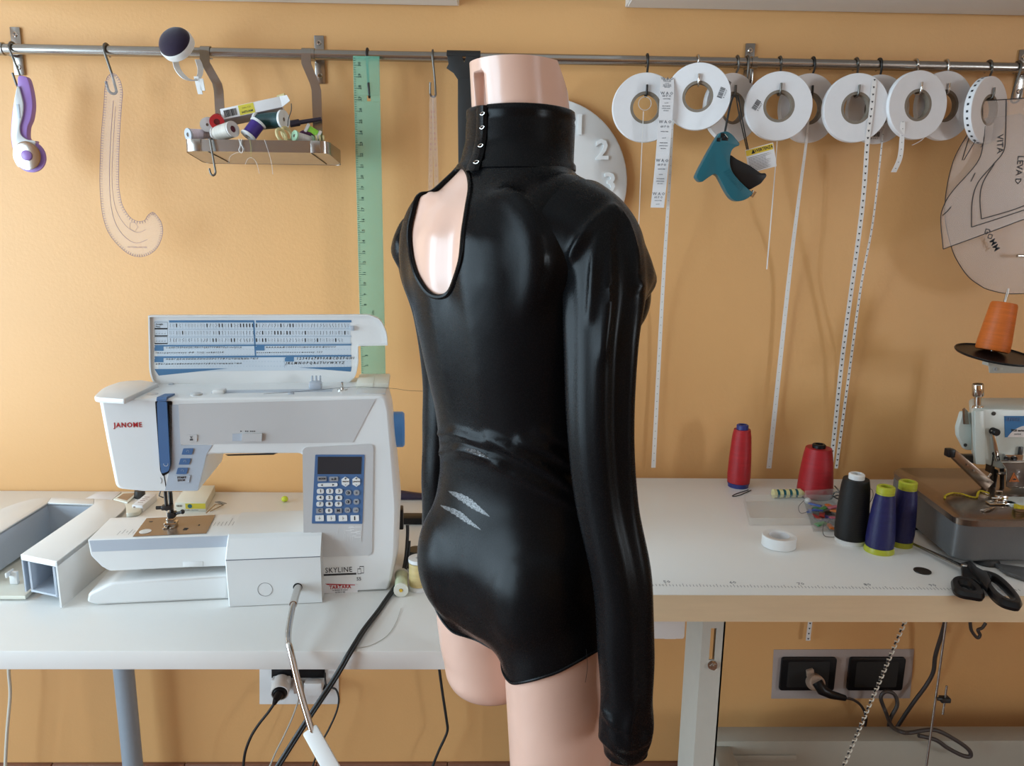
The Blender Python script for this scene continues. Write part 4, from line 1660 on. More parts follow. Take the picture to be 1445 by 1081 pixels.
# ------------------------------------------------------------------ detached extension table on the left
ex = thing('extension_table', 'white hollow extension table taken off the sewing machine, lying left of it', 'sewing machine accessory', atZ(81, 861, DESK))
ZE = DESK + .0745
EO = [(80, 792), (152, 737)]
EI = [(29, 782), (132, 711.5), (67, 709.5), (-35, 772)]
out = [atZ(x, y, ZE) for x, y in EO]
arcR = smooth_pts([atZ(x, y, ZE) for x, y in ((152, 737), (166, 727), (175, 719), (177, 712.5), (170, 707.5), (155, 704.5), (133, 703.5))], 4)
arcL = smooth_pts([atZ(x, y, ZE) for x, y in ((72, 702), (52, 703.2), (32, 707.5), (12, 714), (-12, 724), (-48, 742), (-90, 775))], 4)
inn = [atZ(x, y, ZE) for x, y in EI]
# right bar
fr_ = [atZ(29, 782, ZE), atZ(80, 792, ZE), atZ(152, 737, ZE), atZ(132, 711.5, ZE)]
g = MB()
g.prism([V((p.x, p.y, ZE)) for p in [inn[0], out[0]] + arcR + [inn[1]]], (0, 0, -.010), .0015)
g.prism([V((p.x, p.y, ZE)) for p in (inn[1], arcR[-1], arcL[0], inn[2])], (0, 0, -.006), .0010)
g.prism([V((p.x, p.y, ZE)) for p in [inn[2]] + arcL + [inn[3]]], (0, 0, -.006), .0010)
g.build('top_frame', M['white_plastic'], ex, sharp=40)
g = MB()


def wall_run(pts, z0, z1, th):
    """thin upright wall along pts"""
    lo2, hi2 = [], []
    for i, p in enumerate(pts):
        t_ = (pts[min(i + 1, len(pts) - 1)] - pts[max(i - 1, 0)])
        t_.z = 0
        n_ = V((-t_.y, t_.x, 0)).normalized() * th
        lo2.append(n_)
    loops = [[V((p.x, p.y, z0)), V((p.x, p.y, z1)), V((p.x, p.y, z1)) + n_, V((p.x, p.y, z0)) + n_] for p, n_ in zip(pts, lo2)]
    g.loft(loops)


wall_run([out[0]] + arcR + arcL, DESK + .001, ZE - .001, .0025)
g.build('outer_wall', M['white_plastic'], ex, sharp=40)
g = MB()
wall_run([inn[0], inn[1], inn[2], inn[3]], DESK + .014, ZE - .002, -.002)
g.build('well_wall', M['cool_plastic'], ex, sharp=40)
fl = [V((p.x, p.y, DESK + .012)) for p in (inn[0], inn[1], inn[2], inn[3])]
a, c = atZ(45, 838, DESK + .003), atZ(36, 846, DESK + .003)
MB().prism([V((c.x, c.y, DESK + .003)), V((a.x, a.y, DESK + .003))] + [V((p.x, p.y, DESK + .003)) for p in (inn[1], inn[2])] + [V((p.x, p.y, DESK + .003)) for p in (atZ(-60, 846, DESK + .003),)], (0, 0, .006), .001).build('well_floor', M['cream_plastic'], ex)
# hollow end of the bar: cheek walls and a shelf
a0, a1 = atZ(29, 782, ZE), atZ(80, 792, ZE)
dv = (out[1] - out[0]).normalized()
g = MB()
for t_ in (.18, .86):
    p = a0.lerp(a1, t_)
    g.prism([V((p.x, p.y, DESK + .016)), V((p.x, p.y, ZE - .0105)), V((p.x, p.y, ZE - .0105)) + dv * .10, V((p.x, p.y, DESK + .016)) + dv * .10], V((.003, 0, 0)))
p0, p1 = a0.lerp(a1, .18), a0.lerp(a1, .88)
g.prism([V((p0.x, p0.y, DESK + .020)), V((p1.x, p1.y, DESK + .020)), V((p1.x, p1.y, DESK + .020)) + dv * .10, V((p0.x, p0.y, DESK + .020)) + dv * .10], (0, 0, -.003))
g.prism([V((p0.x, p0.y, DESK + .017)) + dv * .06, V((p1.x, p1.y, DESK + .017)) + dv * .06, V((p1.x, p1.y, ZE - .0105)) + dv * .06, V((p0.x, p0.y, ZE - .0105)) + dv * .06], dv * .003)
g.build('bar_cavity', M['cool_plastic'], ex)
for px, py, dz in ((19, 806, .03), (62, 742, .03)):
    p = atZ(px, py, DESK + dz)
    g = MB().box((p.x - .006, p.y - .003, DESK + .0092), (p.x + .006, p.y + .003, DESK + dz), .001)
    g.box((p.x - .006, p.y - .012, DESK + dz - .006), (p.x - .003, p.y + .006, DESK + dz + .002), .001)
    g.build('clip', M['white_plastic'], ex)

# ------------------------------------------------------------------ small things behind the machine


def desk_prism(pts_px, z0, h, bevel=0.0, dz=None):
    """outline given on its base plane, standing h high"""
    P3 = [atZ(x, y, z0) for x, y in pts_px]
    return MB().prism(P3, (0, 0, h), bevel)


def boxlike(name, label, front, depth_px, h, mat, cat='box', ang=None):
    a, c = atZ(*front[0], DESK), atZ(*front[1], DESK)
    bk = atZ(*depth_px, DESK)
    d_ = bk - c
    t = thing(name, label, cat, (a + c) / 2)
    MB().prism([a, c, c + d_, a + d_], (0, 0, h), .0008).build('carton', mat, t)
    return t, a, c, d_


t, a, c, d_ = boxlike('needle_box', 'small white carton with a yellow end label behind the sewing machine', ((248, 722), (291, 722)), (304, 697), .019, M['cream_plastic'])
e = (c - a).normalized()
n_ = V((e.y, -e.x, 0))
g = MB()
w_ = (c - a).length
lx0, lx1 = a + e * w_ * .33, a + e * w_ * .99
ylw = add_noise(new_mat('yellow_label', (0.62, 0.52, 0.05), .5), 40, .05)
g.prism([lx0 + V((0, 0, .006)) + n_ * .0003, lx1 + V((0, 0, .006)) + n_ * .0003, lx1 + V((0, 0, .017)) + n_ * .0003, lx0 + V((0, 0, .017)) + n_ * .0003], -n_ * .0002)
g.build('end_label', ylw, t)
cc = a + e * w_ * .48 + V((0, 0, .0115)) + n_ * .0005
MB().lathe([(.0042, 0), (.0042, .0003), (0, .0003)], cc, n_, 20).build('label_dot', add_noise(new_mat('teal_ink', (0.02, 0.13, 0.17), .5), 40, .05), t)
g = MB()
text_bm(g, 'ORGAN 130/705H', .0036, basis((a + c) / 2 + V((0, 0, .003)) + n_ * .0004, e, (0, 0, 1)), 0)
for k in range(5):
    p = a + e * (.003 + .0022 * k) + V((0, 0, .010)) + n_ * .0004
    g.box((p.x, p.y - .0001, p.z), (p.x + .001, p.y + .0001, p.z + .004))
g.build('print', M['ink'], t)
t, a, c, d_ = boxlike('foot_box', 'narrow white carton lying open beside the presser foot, behind the free arm', ((187, 722), (202, 723)), (222, 706), .014, M['paper'])
e = (c - a).normalized(); n_ = V((e.y, -e.x, 0)); f = d_.normalized()
g = MB()
mm = a + d_ * .5 + V((.004, 0, .0145))
for k in range(4):
    p = a + d_ * (.2 + .15 * k) + e * .006 + V((0, 0, .01405))
    g.box((p.x, p.y, p.z), (p.x + .010, p.y + .002, p.z + .0003))
p = a + e * .003 + V((0, 0, .004)) + n_ * .0004
g.box((p.x, p.y - .0003, p.z), (p.x + .004, p.y, p.z + .007))
g.build('print', add_noise(new_mat('brown_print', (.18, .09, .06), .6), 40, .1), t)
pk = [atZ(x, y, DESK) for x, y in ((160, 706), (173, 697), (197, 696), (180, 711))]
t = thing('packet', 'flat cream packet with a brown window lying behind the free arm', 'packet', pk[0])
MB().prism(pk, (0, 0, .003), .0008).build('sleeve', M['cream_plastic'], t)
c_ = sum(pk, V()) / 4
MB().prism([c_ + (p - c_) * .7 + V((0, 0, .0031)) for p in pk], (0, 0, .0003)).build('window', add_noise(new_mat('kraft_brown', (.42, .27, .16), .6), 25, .3), t)
pk = [atZ(x, y, DESK) for x, y in ((118, 706), (138, 695.6), (171, 695.4), (158, 706.5))]
tag(MB().prism(pk, (0, 0, .002), .0005).build('paper_pad', M['paper'], loc=pk[0]), 'blank cream paper pad at the back edge behind the extension table', 'paper')
lidp = [atZ(x, y, DESK + .0) for x, y in ((172, 727), (180, 731), (198, 728), (202, 720), (196, 714), (178, 716), (171, 721))]
g = MB().prism([tuple(p) for p in round_poly(lidp, .012, 4)], (0, 0, .009), .003)
t = g.build('plastic_dish', M['cream_plastic'], loc=lidp[0], sharp=40)
tag(t, 'rounded cream plastic dish upside down beside the white extension table', 'dish')
p = atZ(197, 702, DESK)
g = MB().lathe([(.010, 0), (.011, .004), (.010, .016), (0, .017)], p, (0.1, 0, 1), 20)
tag(g.build('bobbin_case', M['dark_metal'], loc=p), 'dark grey round bobbin case standing behind the narrow carton', 'bobbin case')
g = MB()
q_ = [atZ(291, 724, DESK + .002), atZ(291, 724, DESK + .015), atZ(304, 712, DESK + .018), atZ(316, 712, DESK + .004), atZ(296, 722, DESK + .002)]
g.tube([q_[0], q_[1], q_[2]], .0012, 8)
g.tube([q_[2], q_[3], q_[4]], .0010, 8)
g.prism([atZ(303, 709, DESK + .014), atZ(310, 708, DESK + .014), atZ(320, 711, DESK + .006), atZ(312, 712.5, DESK + .006)], (0, 0, .0015))
tag(g.build('seam_guide', M['steel'], loc=atZ(296, 722, DESK)), 'bent metal seam guide standing right of the yellow-labelled carton', 'sewing accessory')
p = atZ(402, 708, DESK)
g = MB().ball(p + V((0, 0, .006)), .007, 16, 10, (1, 1, .85))
tag(g.build('bead', add_noise(new_mat('lime_plastic', (.55, .62, .04), .35), 40, .03), loc=p), 'lime green round bead on the desk seen under the machine arm', 'bead')
# dark purple case behind
lo2 = [atZ(x, y, DESK) for x, y in ((560, 703), (592, 706), (592, 694), (558, 692))]
prp = add_noise(new_mat('dark_purple', (.022, .014, .035), .5), 40, .1)
g = MB()
loops = []
for k in range(9):
    t_ = k / 8
    c_ = atZ(548 + 60 * t_, 704, DESK)
    h_ = .016 - .007 * t_ + .006 * (1 - t_) ** 2
    loops.append([c_ + V((0, -.008, .001)), c_ + V((0, -.010, h_ * .6)), c_ + V((0, -.004, h_)), c_ + V((0, .006, h_)), c_ + V((0, .010, h_ * .5)), c_ + V((0, .008, .001))])
g.loft(loops)
tag(g.build('presser_ham', prp, loc=atZ(575, 704, DESK), sharp=60), 'long dark purple padded roll on the desk behind the white machine', 'sewing accessory')
# transformer plug at the back of the desk
p = atZ(572, 741, DESK)
g = MB().box((p.x - .012, p.y, DESK + .0005), (p.x + .05, p.y + .03, DESK + .014), .003)
tag(g.build('power_adapter', M['black_plastic'], loc=p, sharp=40), 'small black power adapter on the desk right of the machine', 'adapter')


def spool(name, label, cat, base, axis, h, r, rim, thread_mat, core_mat, taper=0, hole=.35, group=None, rim_h=.004, core_label=None, bore=None):
    """flanged thread reel: base point, axis direction"""
    ax = V(axis).normalized()
    F_ = basis(base, ax.orthogonal(), ax.cross(ax.orthogonal()))
    t = thing(name, label, cat, F=F_, group=group)
    g = MB()
    r2 = r - taper
    hr_ = rim * hole
    g.lathe([(hr_, 0), (rim, 0), (rim, rim_h * .8), (rim * .9, rim_h), (r * .6, rim_h), (r2 * .6, h - rim_h), (rim * .9 - taper, h - rim_h), (rim - taper, h - rim_h * .8), (rim - taper, h), (hr_, h)], base, ax, 28, closed=True)
    g.build('core', core_mat, t, sharp=35)
    g = MB()
    pr = [(r * .55, rim_h + .0003), (r, rim_h + .0006), (r * 1.01 - taper * .3, h * .35), (r2 * 1.01 + taper * .3, h * .65), (r2, h - rim_h - .0006), (r2 * .55, h - rim_h - .0003)]
    g.lathe(pr, base, ax, 28)
    g.build('thread', thread_mat, t, sharp=50)
    MB().lathe([(hr_ * .98, .0012), (hr_ * .98, .003), (0, .003)] if False else [(0, .0014), (hr_ * .99, .0014), (hr_ * .99, .004), (0, .004)], base, ax, 20).build('bore', bore or M['card'], t)
    return t


W_cream = wound('cream_thread', (.66, .62, .50))
W_lightgreen = wound('pale_green_thread', (.60, .64, .44))
W_wood = wound('straw_thread', (.62, .48, .22), rough=.35)
kw2 = M['cream_plastic']
p = atZ(566, 843, DESK)
bk_ = atZ(567, 818, DESK) - p
t = spool('thread_spool', 'pale green thread spool lying with its white end forward right of the machine', 'thread spool', p + V((0, 0, .0115)), V((bk_.x, bk_.y, 0)), .055, .0098, .0112, W_lightgreen, kw2, hole=.28)
q = p + V((0, -.0004, .0115))
MB().lathe([(.0026, 0), (.0026, .0006), (0, .0006)], q, -V((bk_.x, bk_.y, 0)), 14).build('end_plug', add_noise(new_mat('orange_yellow_plastic', (.70, .42, .03), .4), 40, .03), t)
p = atZ(590, 836, DESK)
t = spool('thread_spool', 'straw coloured thread spool standing upright between machine and bodysuit', 'thread spool', p + V((0, .012, .0005)), (0, 0, 1), .052, .0150, .0158, W_wood, M['white_plastic'], hole=.3, rim_h=.007)
p = atZ(582, 806, DESK)
g = MB().lathe([(.016, 0), (.017, .003), (.017, .026), (.014, .030), (0, .030)], p + V((.004, .02, 0)), (0, 0, 1), 24)
tag(g.build('jar_lid', M['dark_metal'], loc=p), 'dark round lid behind the straw coloured spool', 'lid')
# ------------------------------------------------------------------ steel rail along the wall
RY = WALL - .045
ra, rb = atY(0, 69.5, RY), atY(1445, 95.5, RY)
RZ = (ra.z + rb.z) / 2
RR = .0093


def railx(px, py=85, y=None): return atY(px, py, RY if y is None else y).x


rail = thing('hanging_rail', 'long brushed steel rail on wall brackets across the whole wall', 'rail', ((ra.x + rb.x) / 2, RY, RZ))
MB().cyl((-1.35, RY, RZ), (1.35, RY, RZ), RR, seg=28).build('rod', M['steel'], rail)
g = MB()
for k, (px, py0, py1, dx) in enumerate(((24, 38, 106, 0), (451, 50, 118, 0), (1057, 61, 128, 0), (1441, 70, 140, 0))):
    top, bot = atY(px, py0, WALL - .004), atY(px, py1, WALL - .004)
    w_ = .0088
    x = (top.x + bot.x) / 2
    g = MB()
    g.box((x - w_ * 1.06, WALL - .0045, bot.z), (x + w_ * 1.06, WALL - .0005, top.z), .001)
    g.cyl((x - .0045, WALL - .004, RZ), (x - .0045, RY + .006, RZ), .0075, seg=20)
    g.cyl((x - .010, RY, RZ), (x + .001, RY, RZ), RR + .0022, seg=24)
    br = g.build('bracket', M['steel'], rail, sharp=40)
    for zz in (top.z - .013, bot.z + .014):
        s = MB().lathe([(.0048, 0), (.0048, .0010), (.0036, .0020), (0, .0020)], (x, WALL - .0045, zz), (0, -1, 0), 18)
        s.build('screw', M['chrome'], br)
        s = MB().box((x - .0025, WALL - .0068, zz - .0005), (x + .0025, WALL - .0064, zz + .0005)).box((x - .0005, WALL - .0068, zz - .0025), (x + .0005, WALL - .0064, zz + .0025))
        s.build('screw_slot', M['dark_metal'], br)

HOOKS = {}


def s_hook(px, drop, label, mat, tw=0.0, r=.0016, flip=1, group='hooks on the rail', tip=.018, lean=0.0, dy=0.0):
    """S hook over the rail; drop = distance from rail axis to the bottom of its lower bow; returns that point"""
    x = railx(px)
    R_ = RR + r + .0004
    pts = []
    for a in range(-40, 181, 20):
        t = R(a)
        pts.append(V((0, R_ * math.cos(t), R_ * math.sin(t))))
    yb = -R_
    rbow = .0065
    pts.append(V((0, yb, -.010)))
    zl = -(drop - rbow)
    pts.append(V((0, yb * .9, zl * .6)))
    for a in range(0, 181, 20):
        t = R(a)
        pts.append(V((0, yb - rbow * (1 - math.cos(t)) * 1.0, zl - rbow * math.sin(t))))
    pts.append(V((0, yb - 2 * rbow - .0005, zl + tip)))
    q = []
    for p in pts:
        s = max(0, min(1, -p.z / drop)) if p.z < -.008 else 0
        c, sn = math.cos(tw * s), math.sin(tw * s)
        yy = p.y + R_
        q.append(V((x + lean * s - sn * yy * 1.0, RY - R_ + c * yy, RZ + p.z)))
    g = MB().tube(smooth_pts(q, 2), r, 8)
    o = g.build('s_hook', mat, loc=(x, RY, RZ), sharp=60)
    tag(o, label, 'hook', group)
    HOOKS[px] = V((x + lean + math.sin(tw) * rbow, RY - R_ - rbow * math.cos(tw), RZ - drop))
    return HOOKS[px]


st_, dk = M['steel'], add_noise(new_mat('dark_grey_hook', (.035, .032, .03), .4, .6), 60, .1)
hk = add_noise(new_mat('grey_hook_metal', (.17, .16, .145), .38, 1.0), 60, .1)
s_hook(20, .070, 'steel hook at the far left end holding the lilac rotary cutter', hk, -.5, .0021, lean=.020)
s_hook(152, .077, 'steel hook in front of the bare wall holding the clear curved ruler', hk, -1.2, .0024, lean=.018, tip=.014)
s_hook(519, .076, 'dark hook through the hole of the green ruler', dk, .2, .0023, lean=.003)
s_hook(611, .073, 'grey hook left of the black straps holding a narrow printed tape', hk, -.9, .0019, lean=.006)

# ------------------------------------------------------------------ clear materials
def clear_mat(name, col, alpha, rough=.15, spec=.5):
    m = new_mat(name, col, rough, spec=spec)
    nt = m.node_tree
    N, L = nt.nodes, nt.links
    pb_ = N['Principled BSDF']
    tr = N.new('ShaderNodeBsdfTransparent')
    tr.inputs[0].default_value = (1, 1, 1, 1)
    nz = N.new('ShaderNodeTexNoise')
    nz.inputs['Scale'].default_value = 8
    tco = N.new('ShaderNodeTexCoord')
    L.new(tco.outputs['Object'], nz.inputs['Vector'])
    mr_ = N.new('ShaderNodeMapRange')
    mr_.inputs['To Min'].default_value = max(0, alpha - .015)
    mr_.inputs['To Max'].default_value = min(1, alpha + .015)
    L.new(nz.outputs['Fac'], mr_.inputs['Value'])
    mx = N.new('ShaderNodeMixShader')
    L.new(mr_.outputs['Result'], mx.inputs[0])
    L.new(tr.outputs[0], mx.inputs[1])
    L.new(pb_.outputs[0], mx.inputs[2])
    L.new(mx.outputs[0], N['Material Output'].inputs['Surface'])
    return m


M['clear'] = clear_mat('clear_acrylic', (.80, .74, .72), .13, .08)
M['green_clear'] = clear_mat('green_acrylic', (.20, .50, .36), .50, .12)
M['film'] = clear_mat('pattern_film', (.56, .46, .40), .34, .3)
M['clear_box'] = clear_mat('clear_box_plastic', (.75, .73, .68), .15, .1)

# ------------------------------------------------------------------ rotary cutter
CY = RY - .045


def yp(pts, y): return [atY(px, py, y) for px, py in pts]


rc = thing('rotary_cutter', 'lilac and white rotary cutter hanging at the far left of the rail', 'cutter', atY(35, 180, CY))
lil = add_noise(new_mat('lilac_plastic', (.30, .17, .46), .38), 30, .04)
hand = smooth_pts(yp([(25, 108), (33, 107), (39, 112), (44, 132), (45.5, 150), (43, 168), (38.5, 180), (39, 196), (50, 200), (34, 214), (20, 214), (15.5, 200), (15, 180), (18, 150), (24, 122)], CY), 4, True)
MB().prism(hand, (0, .014, 0), .003).build('handle', lil, rc, sharp=40)
hp = smooth_pts(yp([(24.5, 121), (29, 132), (32.5, 148), (31, 164), (27.5, 178), (29, 190), (38, 197), (50, 201), (36, 224), (27, 236), (20, 226), (17.5, 205), (15.6, 190), (17.2, 165), (20, 140)], CY - .0045), 4, True)
MB().prism(hp, (0, .004, 0), .0015).build('grip', M['silver_plastic'], rc, sharp=40)
c = atY(41.5, 220, CY)
MB().lathe([(.0282, 0), (.0282, .004), (.026, .005), (0, .005)], c + V((.001, .003, -.001)), (0, -1, 0), 40).build('guard', lil, rc, sharp=40)
MB().lathe([(.0245, 0), (.0250, .0015), (.0225, .002), (0, .002)], c + V((0, -.006, 0)), (0, -1, 0), 40).build('blade', M['chrome'], rc, sharp=40)
MB().lathe([(.0092, 0), (.0092, .003), (.007, .0045), (0, .005)], c + V((0, -.008, 0)), (0, -1, 0), 30).build('blade_knob', lil, rc, sharp=40)
a, b2 = atY(22.5, 147, CY - .005), atY(29, 167, CY - .005)
MB().box((a.x, CY - .0055, b2.z), (b2.x, CY - .0043, a.z), .001).build('grip_plate', M['cool_plastic'], rc)

# ------------------------------------------------------------------ clear curved ruler
FY = RY - .024
fc = thing('curve_ruler', 'clear curved pattern ruler hanging from a steel hook on the left', 'ruler', atY(165, 200, FY))
oc = [(152, 108), (162, 104), (170, 115), (173, 130), (172, 145), (169.5, 180), (168, 215), (167.6, 255), (169, 272), (173, 290), (183, 306), (194, 312), (204, 311), (209, 303.5), (215.5, 299.5), (222, 305), (228, 315), (229.8, 327), (226, 342), (218, 354), (206, 361), (192, 362), (178, 356), (163, 342), (152, 326), (145, 304), (141.6, 275), (141, 242), (143, 190), (146.5, 150), (148, 125)]
ol = smooth_pts(yp(oc, FY), 4, True)
MB().prism(ol, (0, .0018, 0)).build('blade', M['clear'], fc)
g = MB()
edge = add_noise(new_mat('violet_grey_ink', (.13, .08, .14), .5), 30, .1)
n = len(ol)
cum = 0
for i in range(n):
    p, q_ = ol[i], ol[(i + 1) % n]
    g.tube([p + V((0, -.0003, 0)), q_ + V((0, -.0003, 0))], .00035, 4)
    d = (q_ - p)
    ln = d.length
    if ln < 1e-5: continue
    inw = V((d.z, 0, -d.x)).normalized()
    if i == 0:
        ctr = sum(ol, V()) / n
    k = 0
    while cum < ln:
        a = p + d * (cum / ln)
        for s_ in (inw,):
            g.tube([a + V((0, -.0003, 0)), a + s_ * .0045 + V((0, -.0003, 0))], .0005, 4)
        cum += .0046
    cum -= ln
inner = smooth_pts(yp([(160, 142), (156.5, 190), (154.5, 240), (156, 285), (163, 315), (176, 334), (192, 343), (208, 338)], FY - .0003), 5)
g.tube(inner, .0004, 4)
inner = smooth_pts(yp([(163, 150), (160, 200), (158, 250), (161, 285), (168, 305), (180, 321), (194, 328), (206, 324)], FY - .0003), 5)
g.tube(inner, .0003, 4)
g.tube(yp([(190, 313), (195, 320), (190, 327), (183, 322), (184, 314), (190, 313)], FY - .0003), .0003, 4)
text_bm(g, 'PATTERN MASTER', .0045, basis(atY(194, 349, FY - .0006), (1, 0, 0), (0, 0, 1)), 0)
g.build('scale', edge, fc)

# ------------------------------------------------------------------ wrist pin cushion slung on the rail
PY = RY - .05
pc = thing('pin_cushion', 'dark purple wrist pin cushion with white strap hooked on the rail', 'pin cushion', atY(250, 70, PY))
cc = atY(252, 66, PY + .004)
ax = V((-.22, -.86, .46)).normalized()
MB().lathe([(.024, -.004), (.0305, -.002), (.0314, .008), (.0300, .0115), (.022, .0115)], cc, ax, 40).build('base', M['white_plastic'], pc, sharp=40)
g = MB().lathe([(.0292, .010), (.0298, .012), (.0282, .0165), (.0240, .0215), (.0175, .0255), (.009, .0278), (0, .0285)], cc, ax, 40)
g.build('cushion', add_noise(new_mat('dark_plum_velvet', (.016, .007, .024), .8, spec=.2, Sheen_Weight=.3), 300, .2, .2, 900), pc, sharp=60)
sp_ = smooth_pts([atY(247, 79, PY + .012), atY(250, 96, PY), atY(260, 109, PY - .008), atY(272, 114, PY + .002), atY(280, 110, PY + .016), atY(283, 98, PY + .030), atY(279, 84, PY + .035)], 5)
wv = V((.004, -.003, -.001))
MB().strip(sp_, [V((.0035, .0045, .001))] * len(sp_), .0014).build('strap', M['white_plastic'], pc, sharp=50)
g = MB()
for (a, b3, w_) in (((277, 108), (283, 133), .0042), ((284, 111), (287, 128), .0034)):
    p, q_ = atY(*a, PY + .012), atY(*b3, PY + .012)
    g.strip([p, q_], V((w_, 0, 0)), .003)
g.build('clasp', M['white_plastic'], pc)

# ------------------------------------------------------------------ hanging tray shelf
TY0, TY1 = RY - .105, RY - .008
ts = thing('rail_shelf', 'small brushed steel tray shelf hung on the rail by two straps', 'shelf', atY(362, 205, TY0))
tl, tr_ = atY(259, 204, TY0), atY(463, 208, TY0)
tz1 = atY(360, 197.5, TY0).z
tz0 = atY(360, 214.5, TY0).z
P_ = round_poly([(tl.x, TY0, 0), (tr_.x, TY0, 0), (tr_.x + .006, TY1, 0), (tl.x, TY1, 0)], .016, 6)
g = MB()
Pi = [(p[0], p[1]) for p in P_]
Pin = inset2(Pi, .0018)
dz_ = lambda y: -.014 * (y - TY0) / (TY1 - TY0)
g.loft([[V((x, y, tz0 + dz_(y))) for x, y in Pi], [V((x, y, tz1 + dz_(y) * .6)) for x, y in Pi], [V((x, y, tz1 + dz_(y) * .6)) for x, y in Pin], [V((x, y, tz0 + .002 + dz_(y))) for x, y in Pin]], cap0=False, cap1=False)
g.build('rim', M['steel'], ts, sharp=40)
MB().prism([V((x, y, tz0 + .0005 + dz_(y))) for x, y in inset2(Pi, .001)], (0, 0, .0018)).build('floor', add_noise(new_mat('satin_steel', (.52, .49, .45), .38, .85), 60, .08), ts)
for x in (tl.x + .022, tr_.x - .022):
    MB().box((x - .0085, TY0 - .0016, tz0 - .0003), (x + .0085, TY0 - .0001, tz1 + .0003), .0004).build('end_clip', M['steel'], ts)
for x in (tl.x + .042, tr_.x - .030):
    MB().tube([V((x, TY0 + .004, tz0 + dz_(TY0 + .004))), V((x + .008, TY1 - .012, tz0 + dz_(TY1 - .012)))], .0011, 6).build('floor_seam', M['dark_metal'], ts)
for (px0, pxm, pxb) in ((292, 306, 311), (434, 443, 448)):
    x0, xm = railx(px0), atY(pxm + 2, 118, TY1 + .004).x
    xb_ = atY(pxb, 150, TY1 + .002).x
    w_ = .0088
    pts = []
    for a in range(-60, 190, 6):
        t = R(a)
        pts.append(V((x0, RY + (RR + .0016) * math.cos(t), RZ + (RR + .0016) * math.sin(t))))
    zm = atY(pxm, 118, TY1).z
    pts += [V((x0, RY - RR - .002, RZ - .018)), V((xm, TY1 - .002, zm)), V((xb_, TY1 - .002, zm - .012)), V((xb_, TY1 - .002, tz0 + .004))]
    g = MB().strip(pts, V((w_, 0, 0)), .0016)
    g.build('strap', M['steel'], ts, sharp=8)

tray_z = tz0 + .0025
wt, wp = wound('white_thread', (.62, .58, .55)), wound('pale_pink_thread', (.70, .60, .66))
w_red, w_crm = wound('red_thread', (.36, .012, .015)), wound('cream_cotton', (.62, .57, .50))
w_pur, w_grn = wound('violet_thread', (.045, .018, .19)), wound('bottle_green_thread', (.012, .05, .055))
red_p = add_noise(new_mat('red_plastic', (.42, .02, .025), .35), 40, .04)


def tspool(label, p0, p1, y0, y1, r, rim, th, core, **k):
    a, b4 = atY(*p0, y0), atY(*p1, y1)
    return spool('thread_spool', label, 'thread spool', a, b4 - a, (b4 - a).length, r, rim, th, core, group='spools in the tray', **k)


tspool('pale pink cone of thread lying at the left end of the tray', (265, 190), (296, 189), TY0 + .022, TY0 + .055, .0100, .0112, wp, M['cool_plastic'], taper=.002)
tspool('greyish white spool seen end on beside the red spool', (292.5, 176), (294, 175), TY0 + .030, TY0 + .082, .0118, .0125, wt, M['silver_plastic'], hole=.2)
tspool('red spool seen end on between the white carton and white spool', (306, 172), (307, 170.5), TY0 + .026, TY0 + .078, .0118, .0128, w_red, red_p, hole=.42, bore=add_noise(new_mat('deep_red_bore', (.12, .006, .008), .5), 30, .05))
tspool('cream spool with a dark red bore at the front of the tray', (329, 182), (305, 190), TY0 + .014, TY0 + .036, .0138, .0142, w_crm, wt, hole=.42, bore=add_noise(new_mat('dark_red_bore', (.09, .008, .014), .5), 30, .05))
tspool('violet spool with white rims leaning at the middle of the tray', (350, 193), (365, 173), TY0 + .022, TY0 + .034, .0128, .0148, w_pur, M['white_plastic'])
tspool('big bottle green spool with white ends under the white carton', (401, 168.5), (363, 172), TY0 + .040, TY0 + .062, .0142, .0168, w_grn, M['white_plastic'], hole=.22, rim_h=.005)
tspool('white spool with a mint green end at the right of the tray', (415, 191.5), (440, 199), TY0 + .018, TY0 + .046, .0080, .0098, wt, add_noise(new_mat('mint_plastic', (.40, .62, .42), .4), 40, .04), hole=.3)
neon = wound('neon_green_thread', (.30, .72, .06))
tspool('neon green spool with a white rim at the right end of the tray', (430, 182), (450, 194), TY0 + .050, TY0 + .058, .0100, .0122, neon, M['white_plastic'], rim_h=.005)
ylc = wound('pale_yellow_braid', (.62, .52, .26))
for k, (lab, px, py, r_, dy, w_) in enumerate((('pale yellow braid ring standing nearer in the tray', 397, 191, .0105, .012, .004), ('pale yellow braid ring standing behind the other one in the tray', 405, 189.5, .0112, .030, .0045))):
    c = atY(px, py, TY0 + dy)
    g = MB()
    g.tube([c + V((.5 * r_ * math.cos(t) - (.3 * r_ * math.sin(t)), .8 * r_ * math.cos(t), r_ * math.sin(t))) for t in [2 * PI * i / 24 for i in range(24)]], w_ * .7, 8, True)
    tag(g.build('braid_ring', ylc, loc=c), lab, 'trim', 'braid rings in the tray')
a, b4 = atY(409, 175, TY0 + .062), atY(453, 168, TY0 + .082)
g = MB().tube([a, a.lerp(b4, .3), a.lerp(b4, .32), b4], [.0062, .0062, .0040, .0036], 12)
tag(g.build('marker_pen', prp, loc=a, sharp=40), 'dark purple fabric marker lying across the back right of the tray', 'pen')
g = MB()
a = atY(424, 189, TY0 + .040)
g.tube(smooth_pts([a, a + V((.010, .006, .001)), a + V((.026, .012, -.005))], 4), [.004, .005, .006, .006, .006, .0065, .006, .005, .004], 10)
tag(g.build('cloth_scrap', add_noise(new_mat('plum_cloth', (.06, .012, .05), .8), 60, .2), loc=a), 'dark plum rolled cloth scrap in the right of the tray', 'cloth')
a = atY(450, 197, TY0 + .03)
g = MB()
for k in range(3): g.lathe([(.004, 0), (.006, 0), (.006, .003), (.004, .003)], a + V((-.006 + .006 * k, .002 * k, .002)), (1, .2, .1), 16, closed=True)
